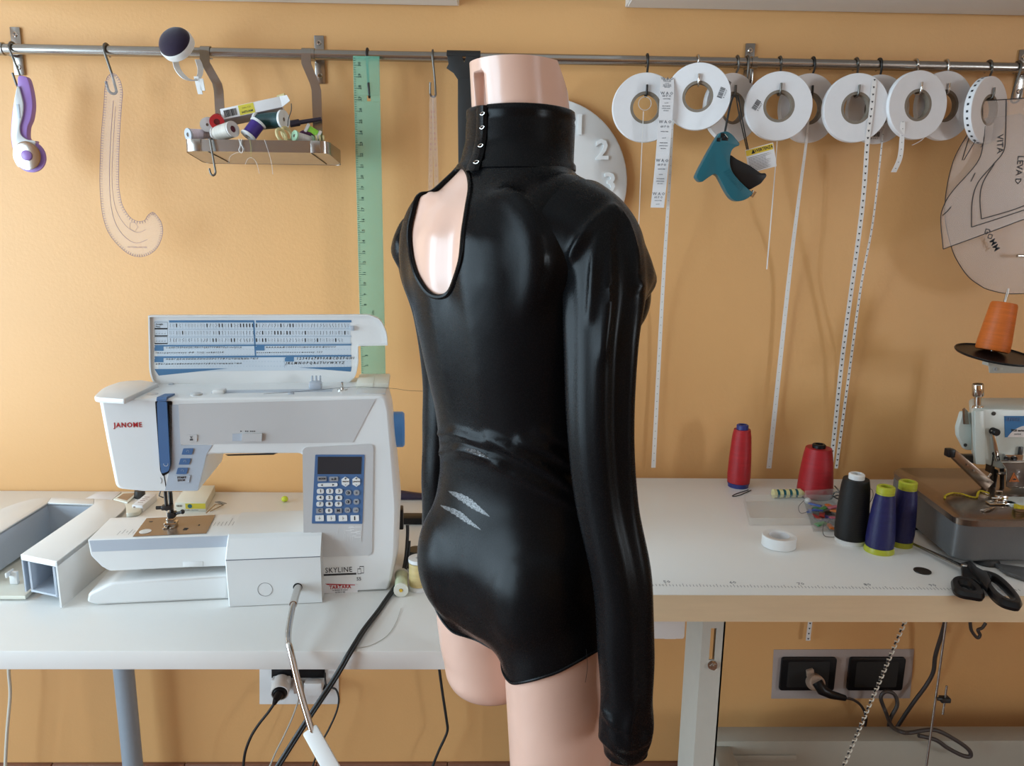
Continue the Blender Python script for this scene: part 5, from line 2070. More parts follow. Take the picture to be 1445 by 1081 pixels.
tag(g.build('elastic_coil', ylc, loc=a), 'small cream elastic coil at the right end of the tray', 'trim')
# white carton lying aslant on the spools
e0, e1 = atY(312, 161.5, TY0 + .050), atY(396, 143.5, TY0 + .064)
ex_ = (e1 - e0).normalized()
ez_ = V((0, .30, 1)); ez_ = (ez_ - ex_ * ez_.dot(ex_)).normalized()
ey_ = ez_.cross(ex_)
Lb = (e1 - e0).length
Fb = Matrix((ex_, ey_, ez_)).transposed().to_4x4(); Fb.translation = e0
bx = thing('thread_carton', 'long white carton with barcode and yellow label lying slanted in the tray', 'box', F=Fb)
gry = add_noise(new_mat('grey_carton', (.34, .31, .33), .6), 60, .05)
MB().box((0, 0, -.0105), (Lb, .030, .0105), .0008, F=Fb).build('carton', M['paper'], bx)
MB().box((.001, -.001, -.0105), (Lb, .028, -.0112), F=Fb).build('underside', gry, bx)
MB().box((Lb * .30, -.0005, -.0095), (Lb * .555, .0, .0092), F=Fb).build('yellow_label', ylw, bx)
g = MB()
x = Lb * .05
random.seed(5)
while x < Lb * .26:
    w_ = random.choice((.0004, .0008, .0012))
    g.box((x, -.0005, -.0070), (x + w_, 0, .0060), F=Fb)
    x += w_ + random.choice((.0005, .0009))
text_bm(g, 'Saba 120', .0045, Fb @ basis((Lb * .43, -.0006, .003), (1, 0, 0), (0, 0, 1)), 0)
text_bm(g, '0475/AM', .0055, Fb @ basis((Lb * .43, -.0006, -.005), (1, 0, 0), (0, 0, 1)), 0, .0002)
g.build('print', M['ink'], bx)
g = MB().prism([Fb @ V(p) for p in ((Lb, 0, .0105), (Lb + .014, -.004, .008), (Lb + .017, -.004, -.004), (Lb, 0, -.0105))], ey_ * .001)
g.build('torn_flap', M['paper'], bx)
g = MB()
g.tube([Fb @ V((Lb + .010, .004, .012)), Fb @ V((Lb - .004, .008, .013))], .004, 8)
tag(g.build('yarn_bit', ylc, loc=e1), 'short cream yarn end sticking out at the top of the white carton', 'yarn')
# loose thread ends
thr = add_noise(new_mat('white_loose_thread', (.72, .69, .66), .7), 60, .05)
tr1 = add_noise(new_mat('olive_loose_thread', (.38, .40, .12), .7), 60, .05)
YT = TY0 - .004
for lab, pts, r_, mt in (
        ('looped white thread tuft hanging over the tray front', [(337, 196), (339, 205), (337, 212), (341, 216), (343, 210), (340, 203), (341, 196)], .0007, thr),
        ('olive thread end hanging over the middle of the tray front', [(352, 196), (354, 208), (354, 222)], .0003, tr1),
        ('pale thread arc hanging below the middle of the tray', [(346, 232), (350, 224), (356, 223), (362, 230), (366, 245)], .0003, thr),
        ('long pale thread hanging from the tray right of the middle', [(373, 197), (379, 215), (383, 230), (385, 246)], .0003, thr),
        ('short pale thread curling under the left of the tray', [(323, 230), (324, 222), (330, 217), (337, 215)], .0003, thr)):
    q_ = smooth_pts(yp(pts, YT), 4)
    tag(MB().tube(q_, r_, 5).build('loose_thread', mt, loc=q_[0]), lab, 'thread', 'loose threads at the tray')
g = MB().tube(smooth_pts(yp([(411, 146), (411, 156), (407, 168), (406, 178)], TY0 + .03), 4), .0009, 6)
tag(g.build('cord_end', M['black_rubber'], loc=atY(411, 146, TY0 + .03)), 'thin black cord end hanging beside the torn carton end', 'cord')
# spare hook on the tray rim
h0 = atY(298, 199, TY0 - .003)
hb = atY(301, 246, TY0 - .008)
q_ = [h0 + V((.002, .008, .000)), h0 + V((0, .004, .004)), h0 + V((-.001, -.002, .004)), h0 + V((0, -.004, -.003)), hb + V((.003, 0, .014)), hb + V((.004, 0, .003)), hb + V((.0005, -.001, -.002)), hb + V((-.004, -.001, .001)), hb + V((-.006, -.001, .010))]
tag(MB().tube(smooth_pts(q_, 4), .0018, 8).build('s_hook', hk, loc=h0, sharp=60), 'empty hook hanging from the left of the steel tray rim', 'hook', 'hooks on the rail')

# ------------------------------------------------------------------ green ruler
GY = RY - .026
gr = thing('ruler', 'long translucent green ruler hanging upright between shelf and mannequin', 'ruler', atY(520, 300, GY))
q_ = yp([(501, 79), (536.5, 79), (543, 534), (507, 534)], GY)
zt_, zb3 = (q_[0].z + q_[1].z) / 2, (q_[2].z + q_[3].z) / 2
xl_, xr_ = (q_[0].x + q_[3].x) / 2, (q_[1].x + q_[2].x) / 2
hx = HOOKS[519]
hz = hx.z - .004
g = MB()
hw_ = .0035
g.box((xl_, GY, hz + .006), (xr_, GY + .0028, zt_), .0006)
g.box((xl_, GY, zb3), (xr_, GY + .0028, hz - .004), .0006)
g.box((xl_, GY, hz - .004), (hx.x - hw_, GY + .0028, hz + .006))
g.box((hx.x + hw_, GY, hz - .004), (xr_, GY + .0028, hz + .006))
g.build('blade', M['green_clear'], gr)
g = MB()
n = int((zt_ - zb3) / .004)
gi = add_noise(new_mat('dark_green_ink', (.008, .04, .03), .5), 40, .05)
for k in range(n):
    z = zb3 + .004 + k * .004
    if z > zt_ - .004: break
    L_ = .007 if k % 5 == 0 else .0035
    g.box((xl_ + .0010, GY - .0004, z - .0004), (xl_ + .0010 + L_, GY - .0001, z + .0004))
for k in range(0, n, 5):
    z = zb3 + .006 + k * .004
    if z > zt_ - .008: break
    text_bm(g, str(k // 5 + 1), .0075, basis(V((xl_ + .0115, GY - .0003, z)), (0, 0, 1), (-1, 0, 0)), 0, .0002)
text_bm(g, 'rotatrim', .009, basis(V((xl_ + .026, GY - .0003, zb3 + .12)), (0, 0, 1), (-1, 0, 0)), 0)
g.build('scale', gi, gr)

# ------------------------------------------------------------------ black straps over the rail
BY = RY - .014
stp = thing('strap_bundle', 'black webbing straps draped over the rail left of the neck of the mannequin', 'straps', atY(655, 100, BY))
g = MB()
g.prism(yp([(631, 79), (652, 79), (655, 88), (658, 79), (677, 80), (672, 96), (671, 112), (646, 112), (640, 103), (630, 96), (633, 90)], BY), (0, .003, 0), .0006)
g.build('knot', M['black_rubber'], stp)
g = MB().prism(yp([(646, 111), (671, 111), (671, 160), (668, 260), (647, 260), (646, 160)], BY - .001), (0, .003, 0), .0006)
g.build('webbing', M['black_rubber'], stp)
g = MB()
pts = [V((atY(654, 85, BY).x, RY + (RR + .002) * math.cos(R(a)), RZ + (RR + .002) * math.sin(R(a)))) for a in range(-20, 200, 20)]
g.strip(pts, V((.031, 0, 0)), .0018)
g.build('rail_wrap', M['black_rubber'], stp)

# ------------------------------------------------------------------ printed tape on the grey hook
pink = add_noise(new_mat('magenta_ink', (.34, .08, .16), .6), 40, .1)
hh = HOOKS[611]
g = MB()
tp_ = thing('printed_tape', 'narrow white tape with small pink print hanging from the hook near the neck', 'tape', hh)
for x0, x1 in ((608.5, 607), (615, 617)):
    a, b4 = hh + V(((x0 - 612) * .0006, -.0035, .0020)), atY(x1, 300, RY - .022)
    g.strip([a, a.lerp(b4, .5), b4], V((.0042, .001, 0)), .0004)
g.build('band', M['clear'], tp_)
g = MB()
for x0, x1 in ((608.5, 607), (615, 617)):
    a, b4 = hh + V(((x0 - 612) * .0006, -.0035, .0020)), atY(x1, 300, RY - .022)
    for k in range(3, 22):
        p = a.lerp(b4, k / 22)
        text_bm(g, random.choice(('XS', 'S', 'M', 'L', '1', '2')), .004, basis(p + V((0, -.0006, 0)), (0, 0, 1), (-1, 0, 0)), 0)
g.build('print', pink, tp_)

# ------------------------------------------------------------------ wall clock
KY = WALL - .022
kc = atY(771, 258, KY)
kr_ = (atY(885.5, 260, KY).x - kc.x)
ck = thing('wall_clock', 'round white wall clock with raised numerals behind the mannequin shoulder', 'clock', kc)
MB().lathe([(kr_ * .9, 0), (kr_, .002), (kr_, .012), (kr_ * .985, .014), (0, .014)], (kc.x, WALL - .003, kc.z), (0, -1, 0), 80).build('face', M['white_plastic'], ck, sharp=40)
for h_ in range(1, 13):
    a = R(90 - 30 * h_)
    p = V((kc.x + kr_ * .78 * math.cos(a), WALL - .0185, kc.z + kr_ * .78 * math.sin(a)))
    T_ = Matrix.Translation(p) @ Matrix.Rotation(R(90), 4, 'X')
    text_mesh('numeral', str(h_), .052, T_, M['white_plastic'], ck, depth=.0012 + .003, bold=.0012)
MB().cyl((kc.x, WALL - .017, kc.z), (kc.x, WALL - .030, kc.z), .006).build('hub', M['silver_plastic'], ck)
MB().box((kc.x - .003, WALL - .026, kc.z), (kc.x + .003, WALL - .0245, kc.z + kr_ * .5)).build('hand', M['silver_plastic'], ck)
# ------------------------------------------------------------------ tape reels on hooks
heart = M['ink']
YB_, YF_ = RY - .031, RY - .073


def reel(px, py, Y, R_, th, yaw, label, hook_label, mat_hook, hpx, printed=None, tail_bar=None, rim_marks=False, hook_tip=.016):
    """paper reel: ring of paper on a cardboard core, hung on its own S hook"""
    c = atY(px, py, Y)
    F = Matrix.Translation(c) @ Matrix.Rotation(yaw, 4, 'Z')
    t = thing('tape_reel', label, 'tape reel', F=F, group='tape reels on the rail')
    ax = F.to_3x3() @ V((0, 1, 0))
    ri, rc_ = R_ * .385, R_ * .47
    g = MB()
    h = th / 2
    b_ = .0008
    g.lathe([(rc_, -h), (R_ - b_, -h), (R_, -h + b_), (R_, h - b_), (R_ - b_, h), (rc_, h)], c, ax, 72, closed=True)
    g.build('tape_roll', M['paper'], t, sharp=40)
    g = MB().lathe([(ri, -h + .0003), (rc_ - .0001, -h + .0003), (rc_ - .0001, h), (ri, h)], c, ax, 48, closed=True)
    g.build('core', M['card'], t, sharp=40)
    if printed is not None:
        g = MB()
        random.seed(int(px))
        u0, w0, rot = printed
        Q = F @ Matrix.Translation(V((u0 * R_, -h - .0002, w0 * R_))) @ Matrix.Rotation(rot, 4, 'Y')
        x = -.009
        while x < .009:
            w_ = random.choice((.0004, .0008, .0012))
            g.box((x, -.0001, -.0045), (x + w_, .0001, .0045), F=Q)
            x += w_ + random.choice((.0005, .0008))
        text_bm(g, '8 05417', .0045, Q @ basis(V((0, -.0001, -.0075)), (1, 0, 0), (0, 0, 1)), 0)
        g.build('barcode', M['ink'], t)
    if rim_marks:
        g = MB()
        for k in range(20):
            a = R(90 + k * 12)
            p = F @ V((R_ * 1.0005 * math.cos(a), 0, R_ * 1.0005 * math.sin(a)))
            nrm = (F.to_3x3() @ V((math.cos(a), 0, math.sin(a))))
            tg_ = (F.to_3x3() @ V((-math.sin(a), 0, math.cos(a))))
            g.prism([p - ax * .002 - tg_ * .002, p + ax * .002 - tg_ * .002, p + ax * .002 + tg_ * .002, p - ax * .002 + tg_ * .002], nrm * .0004)
        g.build('rim_print', heart, t)
    # its hook: over the rail, down behind the reel, through the core and up in front
    x = railx(hpx)
    R2 = RR + .0025
    top = F @ V((0, 0, ri - .003))
    q = [V((x, RY + R2 * math.cos(R(a)), RZ + R2 * math.sin(R(a)))) for a in range(-40, 181, 20)]
    bx_ = F @ V((0, h + .004, ri + .010))
    q.append(V((x, RY - R2, RZ - .012)))
    q.append(V((bx_.x, min(bx_.y, RY - .002), bx_.z)))
    q.append(F @ V((0, h + .0025, ri + .002)))
    q.append(F @ V((0, h * .4, ri - .0032)))
    q.append(F @ V((0, -h - .0028, ri - .0005)))
    q.append(F @ V((0, -h - .0034, ri + hook_tip)))
    o = MB().tube(smooth_pts(q, 3), .0021, 8).build('s_hook', mat_hook, loc=(x, RY, RZ), sharp=60)
    tag(o, hook_label, 'hook', 'hooks on the rail')
    return F, t


def tail(parent, pts, w0, w1, marks=None, step=.011, mark_size=.003, name='tape_tail'):
    """hanging tape: pts = (px,py,Y)"""
    q = smooth_pts([atY(*p) for p in pts], 6)
    n = len(q)
    sd = [V(((w0 + (w1 - w0) * i / (n - 1)), 0, 0)) for i in range(n)]
    o = MB().strip(q, sd, .0004).build(name, M['ribbon'], parent, sharp=60)
    if marks:
        g = MB()
        acc = 0
        for i in range(n - 1):
            d = q[i + 1] - q[i]
            ln = d.length
            while acc < ln:
                p = q[i] + d * (acc / ln) + V((0, -.0006, 0))
                w_ = mark_size * (w0 + (w1 - w0) * i / (n - 1)) / max(w0, w1)
                if marks == 'heart':
                    g.prism([p + V((-w_ / 2, 0, .3 * w_)), p + V((-w_ * .25, 0, .55 * w_)), p + V((0, 0, .3 * w_)), p + V((w_ * .25, 0, .55 * w_)), p + V((w_ / 2, 0, .3 * w_)), p + V((0, 0, -.5 * w_))], (0, .0002, 0))
                else:
                    g.box((p.x - w_ / 2, p.y, p.z - w_ * .25), (p.x + w_ / 2, p.y + .0002, p.z + w_ * .25))
                acc += step
            acc -= ln
        g.build('tape_print', heart, o)
    return o


RP_ = .0615
W2 = WALL - .018
F1, t1 = reel(910.5, 152.5, YB_, RP_, .011, R(0), 'white tape reel nearest the mannequin, with a white pull ring at its core', 'dark hook of the tape reel nearest the mannequin', dk, 913)
F2, t2 = reel(984.5, 137, YF_ + .004, RP_ * .94, .013, R(-13), 'white tape reel hung highest, with a barcode right of its core', 'shiny hook of the highest white reel', M['chrome'], 984, printed=(.70, .10, R(-70)))
F3, t3 = reel(1032, 153, YB_, RP_, .011, R(22), 'white tape reel behind the teal tagging gun strap', 'dark hook of the reel behind the teal gun strap', hk, 1040, printed=(-.3, .72, R(25)))
F4, t4 = reel(1098, 150.5, YF_, RP_ * .97, .012, R(-4), 'white tape reel with a barcode left of its core, right of the teal gun', 'dark hook of the reel right of the teal gun', hk, 1100, printed=(-.68, .03, R(-60)))
F5, t5 = reel(1140, 153.5, YB_, RP_, .011, R(14), 'white tape reel half hidden between two front reels, long tape hanging to the table', 'dark hook of the half hidden middle reel', dk, 1147)
F6, t6 = reel(1206.5, 153, YF_, RP_ * .97, .012, R(0), 'white tape reel with a heart printed tape hanging across its face', 'dark hook of the reel with the heart printed tape', hk, 1208)
F7, t7 = reel(1238, 155, YB_, RP_, .010, R(6), 'white tape reel directly behind the one with the heart printed tape', 'dark hook next right of the heart printed reel', dk, 1241, printed=(-.05, -.72, 0))
F8, t8 = reel(1292.5, 149, YF_ + .003, RP_ * .97, .012, R(10), 'white tape reel with a short curled tape end below it', 'shiny hook of the reel with the short tape end', M['chrome'], 1292)
F9, t9 = reel(1331, 150, YB_ - .002, RP_, .011, R(12), 'off-white tape reel partly behind the reel with the short tape end', 'shiny hook of the off-white reel', M['chrome'], 1335)
F10, t10 = reel(1391, 156, YB_ - .022, RP_ * .96, .014, R(29), 'white tape reel turned edge on with a printed rim, left of the pattern sheets', 'dark hook of the reel turned edge on', hk, 1396, rim_marks=True)
s_hook(1437, .065, 'dark hook at the far right holding the clear pattern sheets', hk, .9, .0021, lean=-.012)
s_hook(1054, .040, 'second dark hook crowded against the bracket beside the teal gun', hk, .2, .0021)

# ring and cord on the first reel
g = MB()
c = atY(910, 146, YB_ - .012)
g.lathe([(.0112, 0), (.0122, 0), (.0122, .001), (.0112, .001)], c, (0, 1, 0), 32, closed=True)
ro = g.build('pull_ring', M['silver_plastic'], t1)
tail(t1, [(908, 157, YB_ - .012), (904, 250, YB_ - .006), (898, 420, W2), (893, 660, W2)], .0007, .0007, name='pull_cord')
tail(t2, [(949, 170, YF_ + .018), (944, 269, RY - .05), (934, 430, WALL - .024), (922, 660, WALL - .018)], .0022, .0046, 'bar', .016, .002)
tail(t4, [(1097, 193, YF_), (1093, 250, RY - .06), (1082, 380, RY - .04)], .0007, .0012)
tail(t5, [(1141, 148, YB_ - .0070), (1139, 190, YB_ - .0075), (1127, 282, RY - .03), (1112, 405, WALL - .024), (1085, 661, WALL - .016)], .0013, .0052, 'bar', .017, .0016)
tail(t6, [(1234, 113, YF_ - .0075), (1229, 160, YF_ - .008), (1224, 200, YF_ - .006), (1215.5, 304, RY - .055), (1189, 502, WALL - .03), (1172, 661, WALL - .016), (1143, 880, WALL - .014), (1141, 902, WALL - .014)], .0040, .0050, 'heart', .0125, .0046)
tail(t7, [(1247, 180, YB_ - .0066), (1245, 198, YB_ - .0060), (1231.6, 314, RY - .03), (1215.5, 400, RY - .02), (1199, 520, WALL - .022), (1180, 661, WALL - .016)], .0010, .0034, 'heart', .0125, .0042)
tail(t8, [(1274, 172, YF_ - .010), (1273, 192, YF_ - .006), (1270, 222, YF_ + .004), (1261, 243, YF_ + .016)], .0042, .0050, 'bar', .012, .002)
tail(t9, [(1323, 170, YB_ - .012), (1312, 185, YB_ - .012), (1300, 198, YB_ - .008), (1287, 205, YB_)], .0006, .0012)

# wide care label tape
lt = thing('label_tape', 'wide white care label tape hanging between the two leftmost reels', 'label tape', atY(941, 115, YF_ - .004))
q = [atY(941.5, 111, YF_ + .006), atY(940, 150, YF_ - .004), atY(934, 230, YF_ + .004), atY(927.5, 293, YF_ + .014)]
q = smooth_pts(q, 6)
MB().strip(q, [V((.0125, 0, 0))] * len(q), .0005).build('band', M['paper'], lt)
g = MB()
n = len(q)
tot = (q[-1] - q[0]).length
for k in range(5):
    s0 = k / 4.6
    for dz, s_, sz in ((0, 'W A O', .0075), (.006, '60 P O', .0055), (.012, 'made in Italy', .0026), (.020, 'cod. 81', .0024), (.026, '80% PA 20% EA', .0022), (.0295, 'poliamide elastan', .0022), (.033, 'nylon lycra', .0022)):
        t_ = s0 + dz / tot
        if t_ > .97: continue
        f = t_ * (n - 1)
        i = min(int(f), n - 2)
        p = q[i].lerp(q[i + 1], f - i) + V((0, -.0006, 0))
        d = (q[i + 1] - q[i]).normalized()
        text_bm(g, s_, sz, basis(p, V((1, 0, 0)), -d), 0, .0001)
g.build('print', M['grey_ink'], lt)

# ------------------------------------------------------------------ teal tagging gun
YG = YF_ - .055
gun = thing('tagging_gun', 'teal plastic tagging gun with black trigger hanging among the reels', 'tagging gun', atY(1025, 230, YG))
teal = add_noise(new_mat('teal_plastic', (.004, .095, .125), .42), 30, .04)
GO = [(1017, 186.5), (1026, 185), (1033, 189), (1044, 202.5), (1043, 205.5), (1037.5, 207), (1032.5, 212), (1030.5, 220), (1030, 232.5), (1034, 244), (1044, 256), (1057, 267.5), (1063, 271.5), (1058.5, 278), (1050.5, 282.5), (1040.5, 284.6), (1032.5, 280.5), (1025, 270), (1018, 256), (1013, 247), (1008, 245), (999, 250.7), (991, 257), (986.5, 255.4), (982, 249.5), (986, 240.3), (999, 215.7), (1010.5, 196.3)]
rr_ = [2, 2, 4, 1.5, 2, 5, 6, 8, 10, 10, 10, 8, 3, 4, 6, 8, 8, 10, 10, 6, 5, 8, 2, 2, 2, 10, 10, 6]
Pg = round_poly([tuple(atY(x, y, YG)) for x, y in GO], [r * .0014 for r in rr_], 3)
MB().prism(Pg, (0, .020, 0), .0035, 3).build('body', teal, gun, sharp=40)
TR = [(1031, 218), (1040, 224.5), (1058.5, 233.5), (1074, 244.5), (1080.5, 244), (1082.5, 248), (1074, 259), (1058, 268), (1044, 256.5), (1033, 245), (1029, 232)]
MB().prism(round_poly([tuple(atY(x, y, YG + .004)) for x, y in TR], [.003] * 11, 3), (0, .012, 0), .002).build('trigger', M['black_plastic'], gun, sharp=40)
g = MB()
for k in range(16):
    s = k / 15
    a = V((1018.5 + 24 * s, 244 + 28 * s, 0)); b5 = V((1031 + 20 * s, 238 + 24 * s, 0))
    d = (b5 - a)
    a = a + d * .18; b5 = b5 - d * .12
    g.tube([atY(a.x, a.y, YG - .0002), atY(b5.x, b5.y, YG - .0002)], .0006, 5)
g.build('grip_ribs', teal, gun)
g = MB()
for px, py, w_, h_ in ((1019.5, 191, .0035, .0042), (1014, 197, .0035, .0035), (1023, 196, .006, .003)):
    p = atY(px, py, YG)
    g.box((p.x - w_, YG - .0006, p.z - h_), (p.x + w_, YG + .001, p.z + h_), .0008)
g.build('recess', M['black_plastic'], gun)
a, b5 = atY(1022.5, 189.5, YG - .002), atY(1026.5, 194.5, YG - .002)
MB().tube([a, b5], .0013, 8).build('tag_needle', M['chrome'], gun)
p = atY(1064, 270, YG + .01)
MB().cyl(atY(1060, 278, YG + .005), atY(1064.5, 270, YG + .005), .0035, .0045).build('pivot', M['chrome'], gun)
# cord of the gun and its warning tag
ct = atY(1037, 134, YF_ - .010)
g = MB()
g.tube(smooth_pts([ct + V((-.002, 0, 0)), atY(1030, 150, YG + .02), atY(1023, 186, YG + .008)], 5), .0019, 8)
g.tube(smooth_pts([ct + V((.002, 0, 0)), atY(1043, 162, YG + .02), atY(1054, 211, YG + .022)], 5), .0011, 8)
g.tube(smooth_pts([ct + V((.0055, 0, 0)), atY(1047, 166, YG + .02), atY(1056, 211, YG + .022)], 5), .0011, 8)
tag(g.build('cord', M['black_rubber'], loc=ct), 'black cord looped on a hook that carries the teal gun', 'cord')
YTG = YG + .026
q = yp([(1051.5, 212), (1091, 201), (1096, 234.5), (1057, 245)], YTG)
wt_ = thing('warning_tag', 'small white paper tag with a yellow header beside the teal gun', 'tag', q[0])
MB().prism(q, (0, .0005, 0)).build('card', M['paper'], wt_)
exx, eyy = (q[1] - q[0]), (q[3] - q[0])
dn_ = V((0, -.0003, 0))
hd = [q[0] + exx * .01 + eyy * .03 + dn_, q[0] + exx * .97 + eyy * .03 + dn_, q[0] + exx * .97 + eyy * .27 + dn_, q[0] + exx * .01 + eyy * .27 + dn_]
MB().prism(hd, (0, .0002, 0)).build('header', add_noise(new_mat('warning_yellow', (.72, .50, .03), .5), 40, .04), wt_)
g = MB()
text_bm(g, 'AVVERTENZA', .0075, basis(q[0] + exx * .60 + eyy * .15 + dn_ * 2, exx, -eyy), 0, .0002, 'CENTER', .8)
c = q[0] + exx * .26 + eyy * .15 + dn_ * 2
ux, uy = exx.normalized(), -eyy.normalized()
g.prism([c - ux * .0035 - uy * .0032, c + ux * .0035 - uy * .0032, c + uy * .0038], (0, .0001, 0))
random.seed(2)
for k in range(10):
    s = .36 + k * .062
    a = q[0] + exx * .06 + eyy * s + dn_
    g.prism([a, a + exx * random.uniform(.6, .86), a + exx * .6 + eyy * .018, a + eyy * .018], (0, .0001, 0))
g.build('print', M['ink'], wt_)

# ------------------------------------------------------------------ clear pattern sheets on the right
YS = RY - .062


def sheet(label, pts, Y, lines, texts, th=.0006, loop=True):
    o_ = yp(pts, Y)
    t = thing('pattern_sheet', label, 'sewing pattern', o_[0], group='pattern sheets')
    MB().prism(o_, (0, th, 0)).build('film', M['film'], t)
    g = MB()
    for ln in lines:
        g.tube(smooth_pts(yp(ln, Y - .0006), 5), .0008, 5)
    for s_, px, py, sz, rot in texts:
        T_ = Matrix.Translation(atY(px, py, Y - .0006)) @ Matrix.Rotation(R(90), 4, 'X') @ Matrix.Rotation(R(rot), 4, 'Z')
        text_bm(g, s_, sz, T_, 0, .0002)
    g.build('marker_lines', M['ink'], t)
    return t


ov = [(1381, 168), (1362, 195), (1345, 228), (1335, 272), (1334, 310), (1343, 350), (1352, 370), (1366, 390), (1380, 401), (1394, 408.5), (1421, 414.5), (1450, 414), (1480, 405), (1505, 385), (1520, 350), (1525, 290), (1515, 230), (1490, 185), (1440, 160)]
ovs = [proj(p) for p in smooth_pts(yp(ov, YS + .012), 3, True)]
sheet('large clear round pattern sheet hanging behind the other at the right edge', ov, YS + .012, [ov[:12], [(1373, 176), (1362, 212), (1358, 226)]], [])
sh = [(1386.5, 142), (1462, 137), (1470, 300), (1331, 351.5), (1327.5, 325), (1327.5, 306), (1333, 288), (1344, 270), (1378, 231), (1385, 218), (1387, 205)]
sheet('clear pattern sheet with thick black sleeve outline at the right edge', sh, YS, [
    [(1386.5, 142), (1425, 140), (1462, 137)], [(1386.5, 142), (1387, 180), (1387, 205), (1378, 231), (1344, 270), (1332, 290), (1327.5, 310), (1331, 351)], [(1331, 351.5), (1390, 330), (1470, 300)],
    [(1420, 141), (1419, 190), (1416, 214), (1400, 234), (1380, 258), (1372, 284), (1371, 320)], [(1371, 320.5), (1410, 308), (1470, 288)], [(1403, 232), (1388, 256), (1383, 278), (1385, 309)], [(1385, 309), (1430, 296), (1470, 280)],
    [(1390, 178), (1388, 200), (1384, 208)], [(1360, 226), (1373, 204), (1384, 186)], [(1330, 304), (1337, 298), (1342, 292)], [(1370, 256), (1376, 244)]],
    [('VITA', 1411, 203, .016, -82), ('LEVA D', 1438, 240, .016, -88), ('GOMM', 1399, 338, .016, -55)])
# chrome pin at the frame edge
p = atY(1441, 361, YS - .01)
g = MB().cyl(p + V((-.008, 0, 0)), p + V((.03, 0, 0)), .003)
tag(g.build('clip_pin', M['chrome'], loc=p), 'short chrome pin on the round pattern sheet at the right edge', 'pin')
# ------------------------------------------------------------------ thread cones on the right table
w_rd = wound('dark_red_thread', (.36, .010, .015), 1100)
w_bk = wound('black_thread', (.004, .004, .004), 1100, .6)
w_nv = wound('navy_thread', (.014, .014, .085), 1100)
w_or = wound('orange_thread', (.60, .14, .02), 1100)
navy_p = add_noise(new_mat('royal_blue_plastic', (.02, .03, .16), .4), 40, .04)
olive_p = add_noise(new_mat('olive_yellow_plastic', (.42, .44, .03), .4), 40, .04)


def cone(label, base_px, cxpx, thread_mat, core_mat, base, zthr0, zthr1, top, group=None, Z=TABLE):
    """base_px = bottom centre pixel; radii in px: base r, thread r bottom, thread r top, cap r; heights as pixel rows"""
    c = atZ(base_px[0], base_px[1], Z)
    dist = (c - CAM).length
    k = -(CM.transposed() @ (c - CAM)).z / FPX        # metres per pixel

    def zrow(py):
        return atY(base_px[0], py, c.y).z - Z
    rb, r0, r1, rc = [r * k for r in cxpx]
    z0, z1, zt = zrow(zthr0), zrow(zthr1), zrow(top)
    t = thing('thread_cone', label, 'thread cone', c, group=group)
    hole = rc * .62
    g = MB()
    g.lathe([(hole * 1.6, 0), (rb, 0), (rb, z0 * .35), (r0 * .96, z0), (r0 * .7, z0 + .001), (rc, z1 - .002), (rc, zt - .0015), (rc - .0015, zt), (hole, zt), (hole * .95, zt - .012), (hole, z1 * .5)], c, (0, 0, 1), 40, closed=True)
    g.build('core', core_mat, t, sharp=35)
    g = MB()
    n = 9
    pr = [(r0 * .8, z0 + .0005)]
    for i in range(n):
        s = i / (n - 1)
        pr.append((r0 + (r1 - r0) * s + .0012 * math.sin(PI * s) + (-.0012 if i in (0, n - 1) else 0), z0 + .0005 + (z1 - z0) * s))
    pr.append((rc + .0005, z1 + .0006))
    g.lathe(pr, c, (0, 0, 1), 44)
    g.build('thread', thread_mat, t, sharp=50)
    return t


cone('tall dark red thread cone with blue ends standing alone by the wall', (1041.5, 686), (14, 16, 12, 8), w_rd, navy_p, 0, 680, 606, 599, 'thread cones on the table')
cone('large dark red thread cone with a black top at the back of the table', (1149, 699), (24, 24.5, 18, 9), w_rd, M['black_plastic'], 0, 698, 632, 626.5, 'thread cones on the table')
cone('black thread cone with a white top in front of the red cones', (1199, 764), (20, 22, 18, 10.5), w_bk, M['white_plastic'], 0, 758, 676, 668, 'thread cones on the table')
cone('nearer navy thread cone with olive yellow ends', (1240, 777), (20, 19.5, 12.5, 12), w_nv, olive_p, 0, 770, 695, 686, 'thread cones on the table')
cone('farther navy thread cone with olive yellow ends beside the serger', (1271, 769), (15, 16, 12.5, 12), w_nv, olive_p, 0, 762, 688, 679, 'thread cones on the table')

# ------------------------------------------------------------------ roll of white tape
c = atZ(1098.5, 770, TABLE)
k_ = -(CM.transposed() @ (c - CAM)).z / FPX
g = MB()
ro, ri2 = 23.3 * k_, 15 * k_
g.lathe([(ri2, .0005), (ro - .0008, .0005), (ro, .0012), (ro, .0182), (ro - .0008, .019), (ri2 + .001, .019), (ri2, .0182)], c, (0, 0, 1), 56, closed=True)
t = thing('tape_roll', 'thick roll of white tape lying flat at the front of the right table', 'tape', c)
g.build('tape', M['white_plastic'], t, sharp=40)
g = MB().lathe([(ri2 - .0012, .0008), (ri2 - .0001, .0008), (ri2 - .0001, .0184), (ri2 - .0012, .0184)], c, (0, 0, 1), 48, closed=True)
g.build('core', M['paper'], t, sharp=40)

